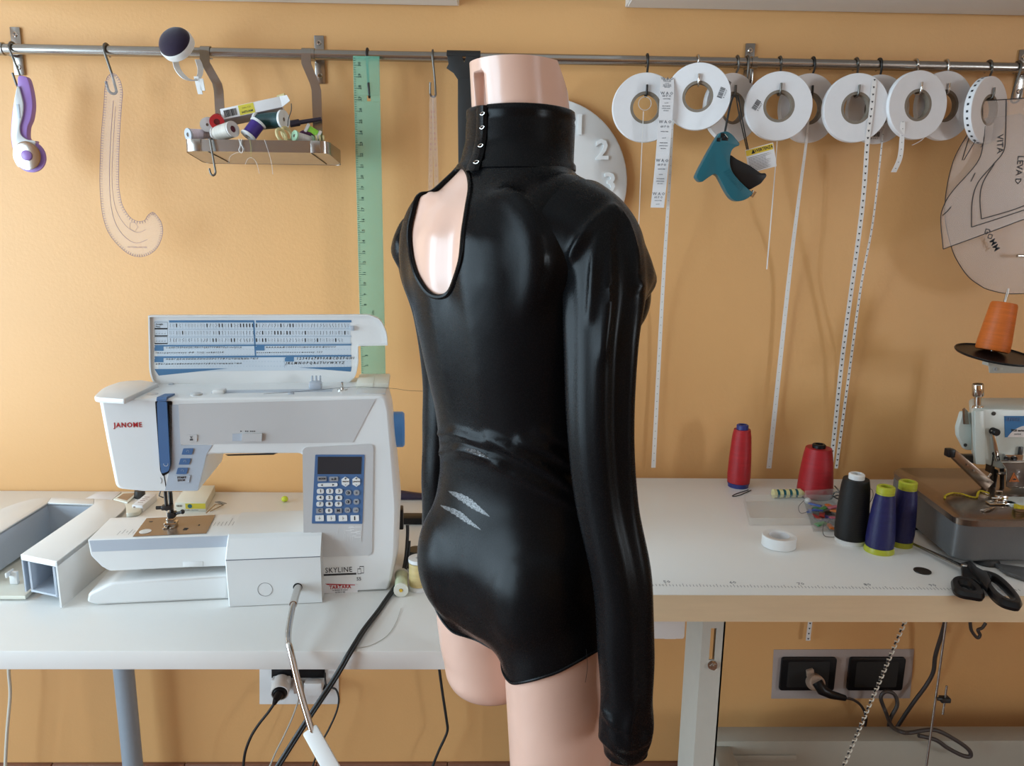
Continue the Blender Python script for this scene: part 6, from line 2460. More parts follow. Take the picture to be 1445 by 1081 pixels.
# ------------------------------------------------------------------ clear box with clips
bp4 = [atZ(x, y, TABLE) for x, y in ((1057, 742), (1186, 742), (1178, 708), (1049, 708))]
bt = thing('clip_box', 'open clear plastic box with a compartment of coloured clips on the right table', 'box', bp4[0])
H_ = .014
g = MB()
Pb = round_poly([tuple(p) for p in bp4], .006, 4)
Pbi = [(x, y) for x, y, z in Pb]
pin_ = inset2(Pbi, .0012)
g.loft([[V((x, y, TABLE + .0004)) for x, y in Pbi], [V((x, y, TABLE + H_)) for x, y in Pbi], [V((x, y, TABLE + H_)) for x, y in pin_], [V((x, y, TABLE + .0015)) for x, y in pin_]])
g.build('tray', M['clear_box'], bt, sharp=40)
q4 = [atZ(x, y, TABLE) for x, y in ((1147, 751), (1192, 751), (1182, 706), (1134, 709))]
Pq = [(p.x, p.y) for p in q4]
pq2 = inset2(Pq, .0010)
g = MB().loft([[V((x, y, TABLE + .0006)) for x, y in Pq], [V((x, y, TABLE + .024)) for x, y in Pq], [V((x, y, TABLE + .024)) for x, y in pq2], [V((x, y, TABLE + .002)) for x, y in pq2]])
g.build('compartment', M['clear_box'], bt, sharp=30)
cols = {'green': (.02, .26, .06), 'orange': (.62, .16, .02), 'navy': (.02, .02, .12), 'blue': (.05, .12, .42), 'red': (.35, .02, .02), 'pink': (.45, .12, .18), 'black': (.02, .02, .02)}
cm_ = {k: add_noise(new_mat('clip_' + k, v, .35), 40, .05) for k, v in cols.items()}
random.seed(21)
lay = [('green', 1158, 741), ('orange', 1172, 741), ('orange', 1181, 722), ('navy', 1164, 731), ('navy', 1171, 728), ('blue', 1146, 719), ('blue', 1151, 722), ('green', 1156, 716), ('red', 1153, 727), ('red', 1160, 724), ('pink', 1175, 719), ('orange', 1172, 714), ('black', 1168, 720), ('green', 1162, 720), ('pink', 1180, 734), ('blue', 1150, 713)]
near = {}
for i, (cn, px, py) in enumerate(lay):
    p = atZ(px, py, TABLE + .010)
    a = random.uniform(0, PI)
    Fc = Matrix.Translation(V((p.x, p.y, TABLE + .004 + .010 * random.random()))) @ Matrix.Rotation(a, 4, 'Z') @ Matrix.Rotation(random.uniform(-.3, .3), 4, 'X')
    t = thing('sewing_clip', f'{cn} sewing clip in the clear compartment on the right table', 'clip', F=Fc, group=f'{cn} clips in the clear compartment')
    MB().box((-.012, -.005, 0), (.012, .005, .003), .001, F=Fc).build('upper_jaw', cm_[cn], t)
    MB().box((-.012, -.005, -.0035), (.009, .005, -.0008), .001, F=Fc).build('lower_jaw', M['clear_box'], t)
# bobbin lying by the box
a, b6 = atZ(1090, 703, TABLE), atZ(1133, 702, TABLE)
d = (b6 - a)
teal_t = wound('teal_thread', (.01, .12, .15))
yp_ = add_noise(new_mat('pale_yellow_plastic', (.66, .60, .30), .4), 40, .04)
t = thing('thread_spool', 'pale yellow spool with teal thread bands lying by the clear box', 'thread spool', a)
g = MB()
r_ = .0088
prof = []
for k in range(5):
    s0 = k / 5
    prof += [(r_, s0 + .01), (r_, s0 + .10), (r_ * .72, s0 + .12), (r_ * .72, s0 + .19)]
L_ = d.length
g.lathe([(r, s * L_) for r, s in prof], a + V((0, 0, r_ + .0004)), d, 24)
g.build('core', yp_, t, sharp=30)
for k in range(4):
    g = MB().lathe([(r_ * .74, (k / 5 + .12) * L_), (r_ * .92, (k / 5 + .125) * L_), (r_ * .92, (k / 5 + .185) * L_), (r_ * .74, (k / 5 + .19) * L_)], a + V((0, 0, r_ + .0004)), d, 24)
    g.build('thread', teal_t, t, sharp=30)
p = atZ(1139.5, 711, TABLE)
tag(MB().ball(p + V((0, 0, .0062)), .006, 16, 10).build('bead', M['white_plastic'], loc=p), 'small white round bead between the pale yellow spool and clips', 'bead')
# bobby pin
a, b6 = atZ(1035, 700, TABLE + .001), atZ(1058, 692, TABLE + .001)
d = (b6 - a); n_ = V((-d.y, d.x, 0)).normalized() * .0034
g = MB().tube(smooth_pts([b6 + n_, a.lerp(b6, .3) + n_ * 1.3, a + n_ * .6, a - d * .03, a - n_ * .6, a.lerp(b6, .3) - n_ * 1.3, b6 - n_ * .4, b6 + d * .04], 5), .0009, 8)
tag(g.build('hair_pin', M['dark_metal'], loc=a), 'dark bent hair pin lying in front of the lone red cone', 'pin')
# dark thread strands behind the black cone
g = MB()
for pts in ([(1175, 700), (1180, 694), (1192, 700)], [(1172, 704), (1182, 699), (1194, 703)], [(1178, 686), (1183, 692), (1188, 700)], [(1170, 696), (1180, 703), (1192, 706)]):
    g.tube(smooth_pts([atZ(x, y, TABLE + .004 + .010 * (i == 1)) for i, (x, y) in enumerate(pts)], 5), .0013, 6)
tag(g.build('yarn_tangle', M['black_rubber'], loc=atZ(1180, 696, TABLE)), 'black yarn tangle between the big red cone and black cone', 'yarn')
g = MB().tube(smooth_pts([atZ(x, y, TABLE + z) for x, y, z in ((1218, 696, .004), (1229, 690, .02), (1232, 700, .03), (1226, 715, .012), (1230, 740, .002))], 6), .0006, 5)
tag(g.build('loose_thread', M['black_rubber'], loc=atZ(1225, 700, TABLE)), 'thin black thread looping between black cone and navy cones', 'thread')
g = MB().tube(smooth_pts([atZ(x, y, TABLE + z) for x, y, z in ((1135, 706, .008), (1127, 715, .004), (1130, 724, .003), (1140, 722, .010), (1147, 717, .026))], 6), .0005, 5)
tag(g.build('loose_thread', M['black_rubber'], loc=atZ(1130, 715, TABLE)), 'thin black thread curling left of the coloured clips', 'thread')
g = MB().tube(smooth_pts([atZ(x, y, TABLE + z) for x, y, z in ((1163, 738, .025), (1161, 750, .004), (1165, 757, .001), (1178, 758, .001))], 6), .0005, 5)
tag(g.build('loose_thread', M['black_rubber'], loc=atZ(1165, 755, TABLE)), 'thin black thread hanging out of the clip box toward the black cone', 'thread')
# washer
c = atZ(1301.5, 806.5, TABLE)
g = MB().lathe([(0, .0003), (.0125, .0003), (.0128, .0010), (.0125, .0017), (0, .0017)], c, (0, 0, 1), 40)
tag(g.build('magnet_disc', M['dark_metal'], loc=c), 'small flat dark metal disc in front of the serger', 'disc')

# ------------------------------------------------------------------ black handled scissors
sc_ = thing('scissors', 'black handled fabric scissors lying over the front edge by the serger', 'scissors', atZ(1361, 805, TABLE))
zs = TABLE + .008
pv = atZ(1361, 803, zs)
tip = atZ(1284, 767, TABLE + .004)
dv = (pv - tip).normalized()
nn = V((-dv.y, dv.x, 0)).normalized()
for s_, z_ in ((1, 0), (-1, .0022)):
    g = MB()
    bl = [tip, tip.lerp(pv, .5) + nn * .0035 * s_ * 1.0, pv + nn * .0075 * s_, pv + dv * .012 + nn * .004, pv + dv * .012 - nn * .004, pv - nn * .003 * s_, tip.lerp(pv, .5) - nn * .0032 * s_]
    g.prism([p + V((0, 0, z_)) for p in bl], (0, 0, .0018), .0003)
    g.build('blade', M['steel'], sc_, sharp=30)
MB().lathe([(.0052, 0), (.0052, .0030), (.0040, .0042), (0, .0042)], pv + V((0, 0, .0035)), (0, 0, 1), 24).build('pivot_screw', M['chrome'], sc_)


def zring(outer, inner, z, h):
    """flat ring-shaped handle from two outlines"""
    g = MB()
    O = smooth_pts([atZ(x, y, z) for x, y in outer], 5, True)
    I = smooth_pts([atZ(x, y, z) for x, y in inner], 5, True)
    n = 48

    def resample(P):
        L = [0]
        k = len(P)
        for i in range(k): L.append(L[-1] + (P[(i + 1) % k] - P[i]).length)
        out = []
        for j in range(n):
            t_ = L[-1] * j / n
            i = max(q for q in range(k) if L[q] <= t_ + 1e-12)
            out.append(P[i].lerp(P[(i + 1) % k], (t_ - L[i]) / max(1e-9, L[i + 1] - L[i])))
        return out
    O, I = resample(O), resample(I)
    # start both at matching bearing
    cI = sum(I, V()) / n
    j0 = min(range(n), key=lambda j: (I[j] - cI).normalized().dot(-(O[0] - cI).normalized()))
    I = I[j0:] + I[:j0]
    up = V((0, 0, h))
    M2 = [(a + b_) / 2 for a, b_ in zip(O, I)]
    g.loft([[a.lerp(b_, .12) for a, b_ in zip(O, I)], [a + up * .5 for a in O], [a.lerp(b_, .2) + up * .95 for a, b_ in zip(O, I)], [a + up for a in M2], [a.lerp(b_, .8) + up * .95 for a, b_ in zip(O, I)], [b_ + up * .5 for b_ in I], [a.lerp(b_, .88) for a, b_ in zip(O, I)]], wrap=True)
    return g


hz_ = TABLE + .003
g = zring([(1341, 826), (1347, 821), (1357, 820), (1369, 824), (1382, 834), (1389, 845), (1386, 850), (1372, 848), (1355, 845), (1344, 838)], [(1353, 830), (1358, 829.5), (1366, 832), (1373, 839), (1370, 841), (1362, 839), (1355, 835)], hz_, .011)
g.prism([atZ(x, y, TABLE + .004) for x, y in ((1355, 802), (1368, 799), (1376, 806), (1382, 813), (1389, 831), (1385, 834), (1372, 824), (1357, 822))], (0, 0, .010), .002)
g.build('handle', M['black_plastic'], sc_, sharp=45)
g = zring([(1380, 813), (1392, 813), (1408, 819), (1423, 831), (1436, 846), (1442, 857), (1438, 864), (1428, 863), (1412, 858), (1398, 847), (1388, 832)], [(1393, 822), (1400, 822), (1412, 832), (1424, 845), (1430, 853), (1424, 853), (1410, 845), (1400, 834)], hz_ + .002, .011)
g.prism([atZ(x, y, TABLE + .010) for x, y in ((1364, 799), (1372, 803), (1392, 814), (1398, 826), (1392, 838), (1380, 822), (1368, 808))], (0, 0, .008), .002)
g.build('handle', M['black_plastic'], sc_, sharp=45)

# ------------------------------------------------------------------ serger
SF0 = atZ(1350, 797, TABLE)
SB0 = atZ(1283, 748, TABLE)
sg = thing('serger', 'white and steel overlock machine with a blue label at the right edge', 'overlock machine', SF0)
zt2 = atY(1352, 729, SF0.y).z
lf = [atZ(1262, 661, zt2), atZ(1338, 657, zt2)]
lf0, lfb = atZ(1350, 729, zt2), atZ(1261, 664, zt2)
frn = atZ(1374, 732.5, zt2)
XE = 1.25
edge_dir = (lfb - lf0)
plan = [(lf0.x, lf0.y, 0), (frn.x, frn.y, 0), (XE, frn.y + .002, 0), (XE, lfb.y + .02, 0), (lfb.x + .02, lfb.y + .02, 0), (lfb.x, lfb.y, 0)]
plan = [(p[0], min(p[1], 1.525), 0) for p in plan]
PP = round_poly(plan, [.012, .010, 0, 0, .010, .010], 5)
P2 = [(p[0], p[1]) for p in PP]
pi1, pi2 = inset2(P2, .004), inset2(P2, .0015)
z0_ = TABLE + .010
grey_cast = add_noise(new_mat('grey_hammered_paint', (.12, .12, .12), .38, .2), 60, .08, .08, 200)
brown_steel = add_noise(new_mat('warm_brushed_steel', (.27, .21, .165), .24, .9), 50, .1, stretch=(.2, 1, 1))
g = MB()
g.loft([[V((x, y, z0_)) for x, y in inset2(P2, .003)], [V((x, y, z0_ + .004)) for x, y in P2], [V((x, y, zt2 - .013)) for x, y in P2]])
g.build('base', grey_cast, sg, sharp=35)
g = MB()
g.loft([[V((x, y, zt2 - .0128)) for x, y in P2], [V((x, y, zt2 - .003)) for x, y in inset2(P2, -.001)], [V((x, y, zt2)) for x, y in pi1]])
g.build('top_plate', brown_steel, sg, sharp=35)
g = MB()
for px, py in ((1408, 806), (1300, 752)):
    p = atZ(px, py, TABLE)
    g.lathe([(.018, .0003), (.020, .003), (.016, .0098), (0, .0098)], V((p.x, p.y + .03, TABLE)), (0, 0, 1), 24)
g.build('rubber_foot', M['black_rubber'], sg)
p = atZ(1415, 806, TABLE)
MB().prism([atZ(1402, 799, TABLE + .001), atZ(1420, 812, TABLE + .001), atZ(1448, 822, TABLE + .001), atZ(1452, 806, TABLE + .001)], (0, 0, .006), .001).build('foot_plate', grey_cast, sg)
# head
HY = atZ(1400, 690, zt2).y + .005        # front plane of the head


def hp_(pts, y): return [atY(x, yy, y) for x, yy in pts]


cream_m = add_noise(new_mat('pale_green_grey_enamel', (.56, .60, .56), .3), 40, .02)
g = MB()
hd_ = [(1371, 581), (1376, 578), (1391, 577), (1470, 577), (1470, 662), (1411, 662), (1391, 655), (1374, 655), (1373, 620)]
g.prism([tuple(p) for p in round_poly([tuple(p) for p in hp_(hd_, HY)], [.003, .002, 0, 0, 0, .004, .002, .003, 0], 3)], (.05, .09, 0), .003)
g.build('head', cream_m, sg, sharp=40)
cx0, cx1 = atY(1452, 660, HY + .06), atY(1500, 660, HY + .06)
MB().box((cx0.x, HY + .02, zt2 + .0005), (cx0.x + .10, HY + .10, atY(1452, 600, HY).z), .006).build('arm_column', cream_m, sg, sharp=40)
MB().prism([tuple(p) for p in hp_([(1374, 579.5), (1388, 578.5), (1389, 655), (1375, 654.5)], HY)], (0, -.004, 0), .0015).build('head_rib', cream_m, sg, sharp=40)
MB().prism([tuple(p) for p in round_poly([tuple(p) for p in hp_([(1359, 582), (1371, 582), (1372, 636), (1363, 635), (1353, 616), (1352.5, 604)], HY + .02)], .003, 3)], (0, .012, 0), .002).build('side_cover', cream_m, sg, sharp=40)
MB().prism([tuple(p) for p in hp_([(1359.5, 578), (1362, 576), (1366, 580), (1368, 599), (1360.5, 599)], HY + .015)], (0, .004, 0), .001).build('guide_plate', brown_steel, sg)
kx = hp_([(1380, 576), (1380, 559), (1380, 544)], HY + .018)
MB().cyl(kx[0] - V((0, 0, .004)), kx[1], .0052).build('knob_shaft', M['chrome'], sg)
MB().lathe([(.0078, 0), (.0090, .002), (.0090, .0195), (.0080, .0215), (0, .0215)], kx[1], kx[2] - kx[1], 28).build('knob', M['chrome'], sg, sharp=35)
MB().lathe([(.0095, 0), (.0085, .006), (0, .006)], kx[0] - V((0, 0, .003)), (0, 0, 1), 24).build('knob_collar', M['chrome'], sg)
for px, py, r_ in ((1402, 583.5, .0035), (1362, 628, .0030), (1402.5, 640, .0034), (1401, 649, .0014)):
    p = atY(px, py, HY if px > 1371 else HY + .02)
    MB().lathe([(r_, 0), (r_, .0012), (r_ * .7, .0014), (0, .0010)], p, (0, -1, 0), 18).build('screw', M['dark_metal'], sg)
q = hp_([(1399.5, 608), (1403, 606), (1412, 650), (1406, 652)], HY - .008)
MB().prism([tuple(p) for p in q], (0, .004, 0), .001).build('lever', M['chrome'], sg)
MB().lathe([(.0062, 0), (.0062, .012), (.005, .0135), (0, .0135)], atY(1400.5, 608, HY), (0, -1, 0), 24).build('lever_knob', M['black_plastic'], sg, sharp=40)
# label
lq = hp_([(1417, 587), (1472, 587), (1472, 617), (1418, 617)], HY - .0003)
MB().prism([tuple(p) for p in lq], (0, -.0005, 0)).build('blue_label', add_noise(new_mat('label_blue', (.03, .17, .40), .4), 40, .03), sg)
g = MB()
cw, rw = atY(1446, 630, HY), atY(1446, 600, HY).z - atY(1446, 630, HY).z
ptsw = []
for k in range(21):
    a = PI * k / 20
    p = V((cw.x + rw * math.cos(a) * .98, HY - .0010, cw.z + rw * math.sin(a)))
    if p.z > lq[3].z + .0005: ptsw.append(p)
x0, x1 = ptsw[0], ptsw[-1]
g.prism([V((min(p.x, lq[1].x), p.y, p.z)) for p in ptsw] + [V((x1.x, x1.y, lq[3].z + .0003)), V((min(x0.x, lq[1].x), x0.y, lq[3].z + .0003))], (0, -.0003, 0))
g.build('label_arc', M['paper'], sg)
mt_ = lambda s_, px, py, sz, mat, b=0: text_mesh('label_lettering', s_, sz, Matrix.Translation(atY(px, py, HY - .0014)) @ Matrix.Rotation(R(90), 4, 'X'), mat, sg, align='LEFT', bold=b)
mt_('EFFECI', 1419.5, 592, .0085, M['blue_plastic'], .0003)
mt_('7125 series', 1427, 607.5, .0050, M['ink'], .0002)
mt_('overlock', 1431, 612.5, .0034, M['ink'])
# needle bar, clamp, presser and loopers
g = MB()
a, b6 = atY(1343, 641, HY - .005), atY(1398, 686, HY - .012)
dvp = (b6 - a).normalized()
up_ = V((dvp.z * -1, 0, dvp.x))
g.prism([a + up_ * .010, b6 + up_ * .009, b6 - up_ * .011, a - up_ * .004 + dvp * .006, a - up_ * .002], (0, .012, 0), .001)
g.build('presser_arm', brown_steel, sg)
MB().box(tuple(a + V((-.006, -.002, -.006))), tuple(a + V((.006, .014, .008))), .002).build('arm_end', M['black_plastic'], sg)
for px, py in ((1365, 656), (1374, 664)):
    p = atY(px, py, HY - .009)
    MB().lathe([(.0018, 0), (.0018, .002), (0, .002)], p, (0, -1, 0), 12).build('screw', M['chrome'], sg)
MB().box(tuple(atY(1360, 654, HY + .012)), tuple(atY(1410, 640, HY + .03)), .002).build('under_head', M['dark_metal'], sg)
g = MB()
g.cyl(atY(1414, 655, HY + .004), atY(1414, 700, HY + .004), .0035)
g.cyl(atY(1400, 655, HY + .008), atY(1401, 690, HY + .004), .0040)
g.box(tuple(atY(1391, 664, HY + .014)), tuple(atY(1402, 641, HY - .002)), .002)
g.box(tuple(atY(1396, 684, HY + .014)), tuple(atY(1408, 664, HY - .004)), .002)
g.build('needle_bar', M['dark_metal'], sg, sharp=40)
g = MB()
g.cyl(atY(1392, 676, HY - .008), atY(1399, 668, HY - .010), .0022)
g.cyl(atY(1408, 668, HY - .010), atY(1420, 668, HY - .010), .0026)
g.box(tuple(atY(1412, 652, HY + .002)), tuple(atY(1444, 642, HY - .008)), .001)
g.build('needle_clamp', M['chrome'], sg, sharp=40)
for px in (1419, 1431):
    MB().lathe([(.0036, 0), (.0036, .003), (0, .002)], atY(px, 646.5, HY - .008), (0, -1, 0), 18).build('clamp_screw', M['dark_metal'], sg)
MB().box(tuple(atY(1437, 651, HY - .006)), tuple(atY(1442, 630, HY - .001)), .001).build('guide_arm', M['dark_metal'], sg)
g = MB()
q = hp_([(1412, 650), (1446, 650), (1446, 687), (1420, 687), (1420, 662)], HY - .018)
g.prism([tuple(p) for p in q], (0, .0015, 0), .0004)
gd = g.build('eye_guard', clear_mat('smoked_guard', (.16, .12, .10), .72, .12), sg)
g = MB()
g.tube(hp_([(1412, 650), (1420, 662), (1420, 685), (1424, 688), (1446, 688)], HY - .0185), .0010, 6)
g.tube(hp_([(1412, 652), (1446, 652)], HY - .0185), .0010, 6)
g.build('guard_rim', M['chrome'], sg)
q = hp_([(1431, 667), (1438.5, 680), (1424.5, 680)], HY - .0195)
MB().prism([tuple(p) for p in q], (0, .0006, 0)).build('warning_triangle', add_noise(new_mat('warning_orange', (.70, .19, .03), .4), 30, .03), sg)
g = MB()
q2 = [sum(q, V()) / 3 + (p - sum(q, V()) / 3) * .78 for p in q]
g.tube([p + V((0, -.0006, 0)) for p in q2], .0004, 5, True)
c = sum(q, V()) / 3
g.prism([c + V((-.0035, -.0006, -.002)), c + V((.003, -.0006, -.002)), c + V((.003, -.0006, 0)), c + V((0, -.0006, .0006)), c + V((-.001, -.0006, .0014))], (0, -.0003, 0))
g.build('warning_symbol', M['ink'], sg)
g = MB()
pz2 = zt2 + .001
pf2 = atZ(1412, 712, pz2)
g.box((pf2.x - .020, pf2.y - .004, pz2), (pf2.x + .025, pf2.y + .010, pz2 + .003), .001)
g.box((pf2.x - .006, pf2.y, pz2 + .003), (pf2.x + .012, pf2.y + .010, pz2 + .014), .002)
g.tube([V((pf2.x - .018, pf2.y - .002, pz2 + .012)), V((pf2.x - .004, pf2.y - .004, pz2 + .012)), V((pf2.x - .004, pf2.y - .004, pz2 + .024)), V((pf2.x - .014, pf2.y - .004, pz2 + .024))], .0014, 8)
g.build('presser_foot', M['chrome'], sg, sharp=40)
g = MB()
for k in range(3):
    g.tube(smooth_pts([atZ(1383 + 3 * k, 720 + k, zt2 + .002), atZ(1392 + 3 * k, 718, zt2 + .004), atZ(1404, 716, zt2 + .002)], 4), .0009, 6)
g.build('looper', M['chrome'], sg)
MB().box((pf2.x + .012, pf2.y - .01, zt2 - .0005), (pf2.x + .10, pf2.y + .03, zt2 + .004), .001).build('cloth_plate', cream_m, sg)
yl_m = add_noise(new_mat('yellow_thread', (.52, .40, .01), .6), 200, .2)
g = MB()
chn = smooth_pts([atZ(x, y, zt2 + .002) for x, y in ((1333, 703), (1335, 699), (1344, 696), (1356, 697), (1369, 701), (1378, 702), (1380, 697), (1383, 693), (1395, 696))], 8)
g.tube([p + V((.0009 * math.sin(i * 1.9), .0009 * math.cos(i * 1.9), 0)) for i, p in enumerate(chn)], .0012, 6)
g.tube([p + V((-.0009 * math.sin(i * 1.9), .0009 * math.sin(i * 2.3), .0006)) for i, p in enumerate(chn)], .0010, 6)
tag(g.build('thread_chain', yl_m, loc=chn[0]), 'wavy yellow thread chain trailing over the serger steel top', 'thread')
g = MB()
for k in range(4):
    g.tube(smooth_pts([atZ(1432, 712 + k * 1.5, zt2 + .006), atZ(1440, 714 + k, zt2 + .008 + .002 * k), atZ(1455, 716 + k, zt2 + .006)], 4), .0018, 6)
tag(g.build('thread_chain', yl_m, loc=atZ(1436, 714, zt2)), 'yellow thread bundle at the presser of the serger by the frame edge', 'thread')

# ------------------------------------------------------------------ thread stand with the orange cone
SY = 1.36
dc = atY(1404, 501, SY)
std = thing('thread_stand', 'black round cone plate on a grey bracket at the right edge', 'thread stand', dc)
tilt = (V((.06, -.14, 1))).normalized()
r_ = 53 * (dc.y / FPX)
MB().lathe([(0, -.002), (r_ * .98, -.001), (r_, .0015), (r_ * .99, .003), (r_ * .955, .0005), (0, .0005)], dc, tilt, 56).build('plate', M['black_plastic'], std, sharp=40)
MB().cyl(dc - tilt * .016, dc - tilt * .002, .0085, .010).build('plate_stem', M['black_plastic'], std)
q = [atY(x, y, SY + .004) for x, y in ((1395, 512.5), (1500, 511), (1500, 527), (1397, 526.5))]
MB().prism([tuple(p) for p in q], (0, .003, 0), .0006).box(tuple(q[0] + V((-.008, -.012, -.003))), tuple(q[1] + V((0, .006, -.0005)))).build('bracket', M['frame_paint'], std)
p = atY(1404, 521, SY + .003)
MB().lathe([(.0022, 0), (.0030, 0), (.0030, .001), (.0022, .001)], p, (0, -1, 0), 16, closed=True).build('bracket_eyelet', M['cool_plastic'], std)
ca = atY(1401, 501, SY) + V((0, .004, .0065))
cb_ = atY(1418, 426, SY + .012)
axc = (cb_ - ca).normalized()
MB().cyl(ca, cb_ + axc * .024, .0024).build('spindle', M['steel'], std)
# stand post down to the table, outside the frame
px_ = q[1].x
MB().cyl((px_, SY + .02, TABLE + .0005), (px_, SY + .02, q[1].z + .004), .008).lathe([(.05, .0005), (.05, .004), (.012, .010), (0, .010)], (px_, SY + .02, TABLE), (0, 0, 1), 28).build('post', M['steel'], std)
ln_ = (cb_ - ca).length
t = thing('thread_cone', 'orange thread cone standing on the black plate at the right edge', 'thread cone', F=basis(ca, axc.orthogonal(), axc.cross(axc.orthogonal())), group='thread cones on the table')
kp_ = SY / FPX
g = MB()
g.lathe([(.004, .001), (21 * kp_, .001), (22.3 * kp_, .004), (22 * kp_, ln_ * .2), (19.6 * kp_, ln_ * .6), (17.6 * kp_, ln_ * .93), (16.2 * kp_, ln_ * .975), (8 * kp_, ln_ * .985), (6.5 * kp_, ln_ * .96), (.004, ln_ * .95)], ca, axc, 44, closed=True)
g.build('thread', w_or, t, sharp=50)
MB().lathe([(.0030, ln_ * .90), (6.2 * kp_, ln_ * .90), (6.2 * kp_, ln_ * .985), (.0035, ln_ * .99)], ca, axc, 24, closed=True).build('core', M['card'], t)
# ------------------------------------------------------------------ sockets, plugs and cables below the desks
def rrect_wall(x0, y0, x1, y1, Y, r, n=5):
    a, c = atY(x0, y0, Y), atY(x1, y1, Y)
    return [tuple(V((p[0], Y, p[1]))) for p in [(q[0], q[1]) for q in round_poly([(a.x, c.z, 0), (c.x, c.z, 0), (c.x, a.z, 0), (a.x, a.z, 0)], r, n)]]


tpu = add_noise(new_mat('grey_taupe_paint', (.40, .33, .30), .6), 20, .05)
pn = thing('socket_panel', 'taupe painted wall patch with two black sockets under the right table', 'socket', atY(1188, 950, WALL))
MB().prism([tuple(p) for p in yp([(1092, 917), (1290, 916), (1284, 985.5), (1088.5, 986)], WALL - .0015)], (0, .0013, 0)).build('patch', tpu, pn)
for x0, x1 in ((1104, 1177), (1200.5, 1273.5)):
    o = MB().prism(rrect_wall(x0, 929, x1, 975, WALL - .0100, .007), (0, .0083, 0), .002).build('socket', M['black_plastic'], pn, sharp=40)
    MB().prism(rrect_wall(x0 + 9, 934, x1 - 9, 970, WALL - .0105, .004), (0, .0008, 0)).build('socket_insert', M['black_rubber'], o)
beige = add_noise(new_mat('beige_plug', (.36, .24, .17), .45), 30, .05)
pg = thing('plug', 'beige plug with a dark cable end in the left black socket', 'plug', atY(1150, 960, WALL - .03))
a, b7 = atY(1149, 962, WALL - .012), atY(1154, 964, WALL - .050)
MB().cyl(a, b7, .0195, .0165, 28, .003).build('body', beige, pg, sharp=40)
MB().prism([tuple(p) for p in yp([(1139, 948), (1149, 945), (1150, 956), (1140, 958)], WALL - .020)], (0, .010, 0), .002).build('earth_clip', beige, pg)
g = MB()
g.tube([b7 + V((0, .004, 0)), atY(1160, 974, WALL - .058), atY(1172, 980, WALL - .058), atY(1192, 985, WALL - .050)], [.0125, .0120, .0095, .0065], 16)
g.build('cable_boot', M['black_plastic'], pg, sharp=60)
brn = add_noise(new_mat('brown_grey_cable', (.045, .034, .030), .5), 60, .1)


def cable(name, label, pts, r, mat, cat='cable', group=None, n=8):
    q = smooth_pts([atY(*p) for p in pts], n)
    for p in q: p.z = max(p.z, r + .0006)
    return tag(MB().tube(q, r, 10).build(name, mat, loc=q[0], sharp=80), label, cat, group)


cable('power_cable', 'dark cable drooping from the beige plug behind the chain', [(1192, 985, WALL - .050), (1205, 988, WALL - .04), (1216, 997, WALL - .03), (1222, 1012, WALL - .03), (1220, 1028, WALL - .03), (1214, 1044, WALL - .03)], .0030, brn)
cable('power_cable', 'brown-grey cable from under the right table falling to a floor loop', [(1334, 876, WALL - .06), (1329, 895, WALL - .05), (1320, 925, WALL - .04), (1317, 948, WALL - .035), (1307, 967, WALL - .03), (1290, 990, WALL - .03), (1275, 1012, WALL - .03), (1263, 1032, WALL - .03), (1262, 1040, WALL - .032)], .0045, brn)
cable('power_cable', 'brown-grey cable coil lying over the crossbar under the right table', [(1254, 1032, WALL - .075), (1256, 1015, WALL - .07), (1266, 995, WALL - .065), (1262, 980, WALL - .06), (1250, 976, WALL - .06), (1243, 985, WALL - .06), (1250, 1005, WALL - .065), (1258, 1024, WALL - .12), (1270, 1032, WALL - .205), (1284, 1034, WALL - .205), (1318, 1030, WALL - .205), (1348, 1044, WALL - .205), (1367, 1058, WALL - .205), (1369, 1067, WALL - .205), (1358, 1066, WALL - .205), (1338, 1056, WALL - .205), (1320, 1044, WALL - .205), (1296, 1038, WALL - .205)], .0042, brn)
cable('power_cable', 'short dark cable end curling below the right table edge', [(1369, 878, WALL - .05), (1371, 890, WALL - .05), (1379, 900, WALL - .05), (1383, 896, WALL - .05), (1380, 889, WALL - .05), (1386, 886, WALL - .05), (1391, 879, WALL - .05)], .0035, brn)
# chain
link_m = add_noise(new_mat('ivory_chain', (.62, .56, .46), .4), 60, .05)
YC_ = 1.13
p0, p1 = atY(1278, 874, YC_), atY(1184, 1095, YC_ + .02)
ch = thing('chain', 'ivory and dark beaded link chain hanging slanted under the right table', 'chain', p0)
dch = (p1 - p0)
nl = int(dch.length / .0115)
ud = dch.normalized()
sd_ = V((ud.z, 0, -ud.x)).normalized()
for k in range(nl):
    c = p0 + dch * (k + .5) / nl
    if proj(c)[1] > 1100: break
    s_ = 1 if k % 2 else -1
    g = MB()
    g.tube([c - ud * .0046 + sd_ * .0012, c - ud * .0040 - sd_ * .0034, c + ud * .0012 - sd_ * .0034, c + ud * .0044 + sd_ * .0004], .0011, 6)
    g.tube([c + ud * .0012 - sd_ * .0034, c + ud * .0012 + sd_ * .0030], .0011, 6)
    g.build('link', link_m, ch)
    g = MB().cyl(c + ud * .0018 + sd_ * .0002, c + ud * .0070 + sd_ * .0010, .0014, seg=8)
    g.build('pin', M['dark_metal'], ch)
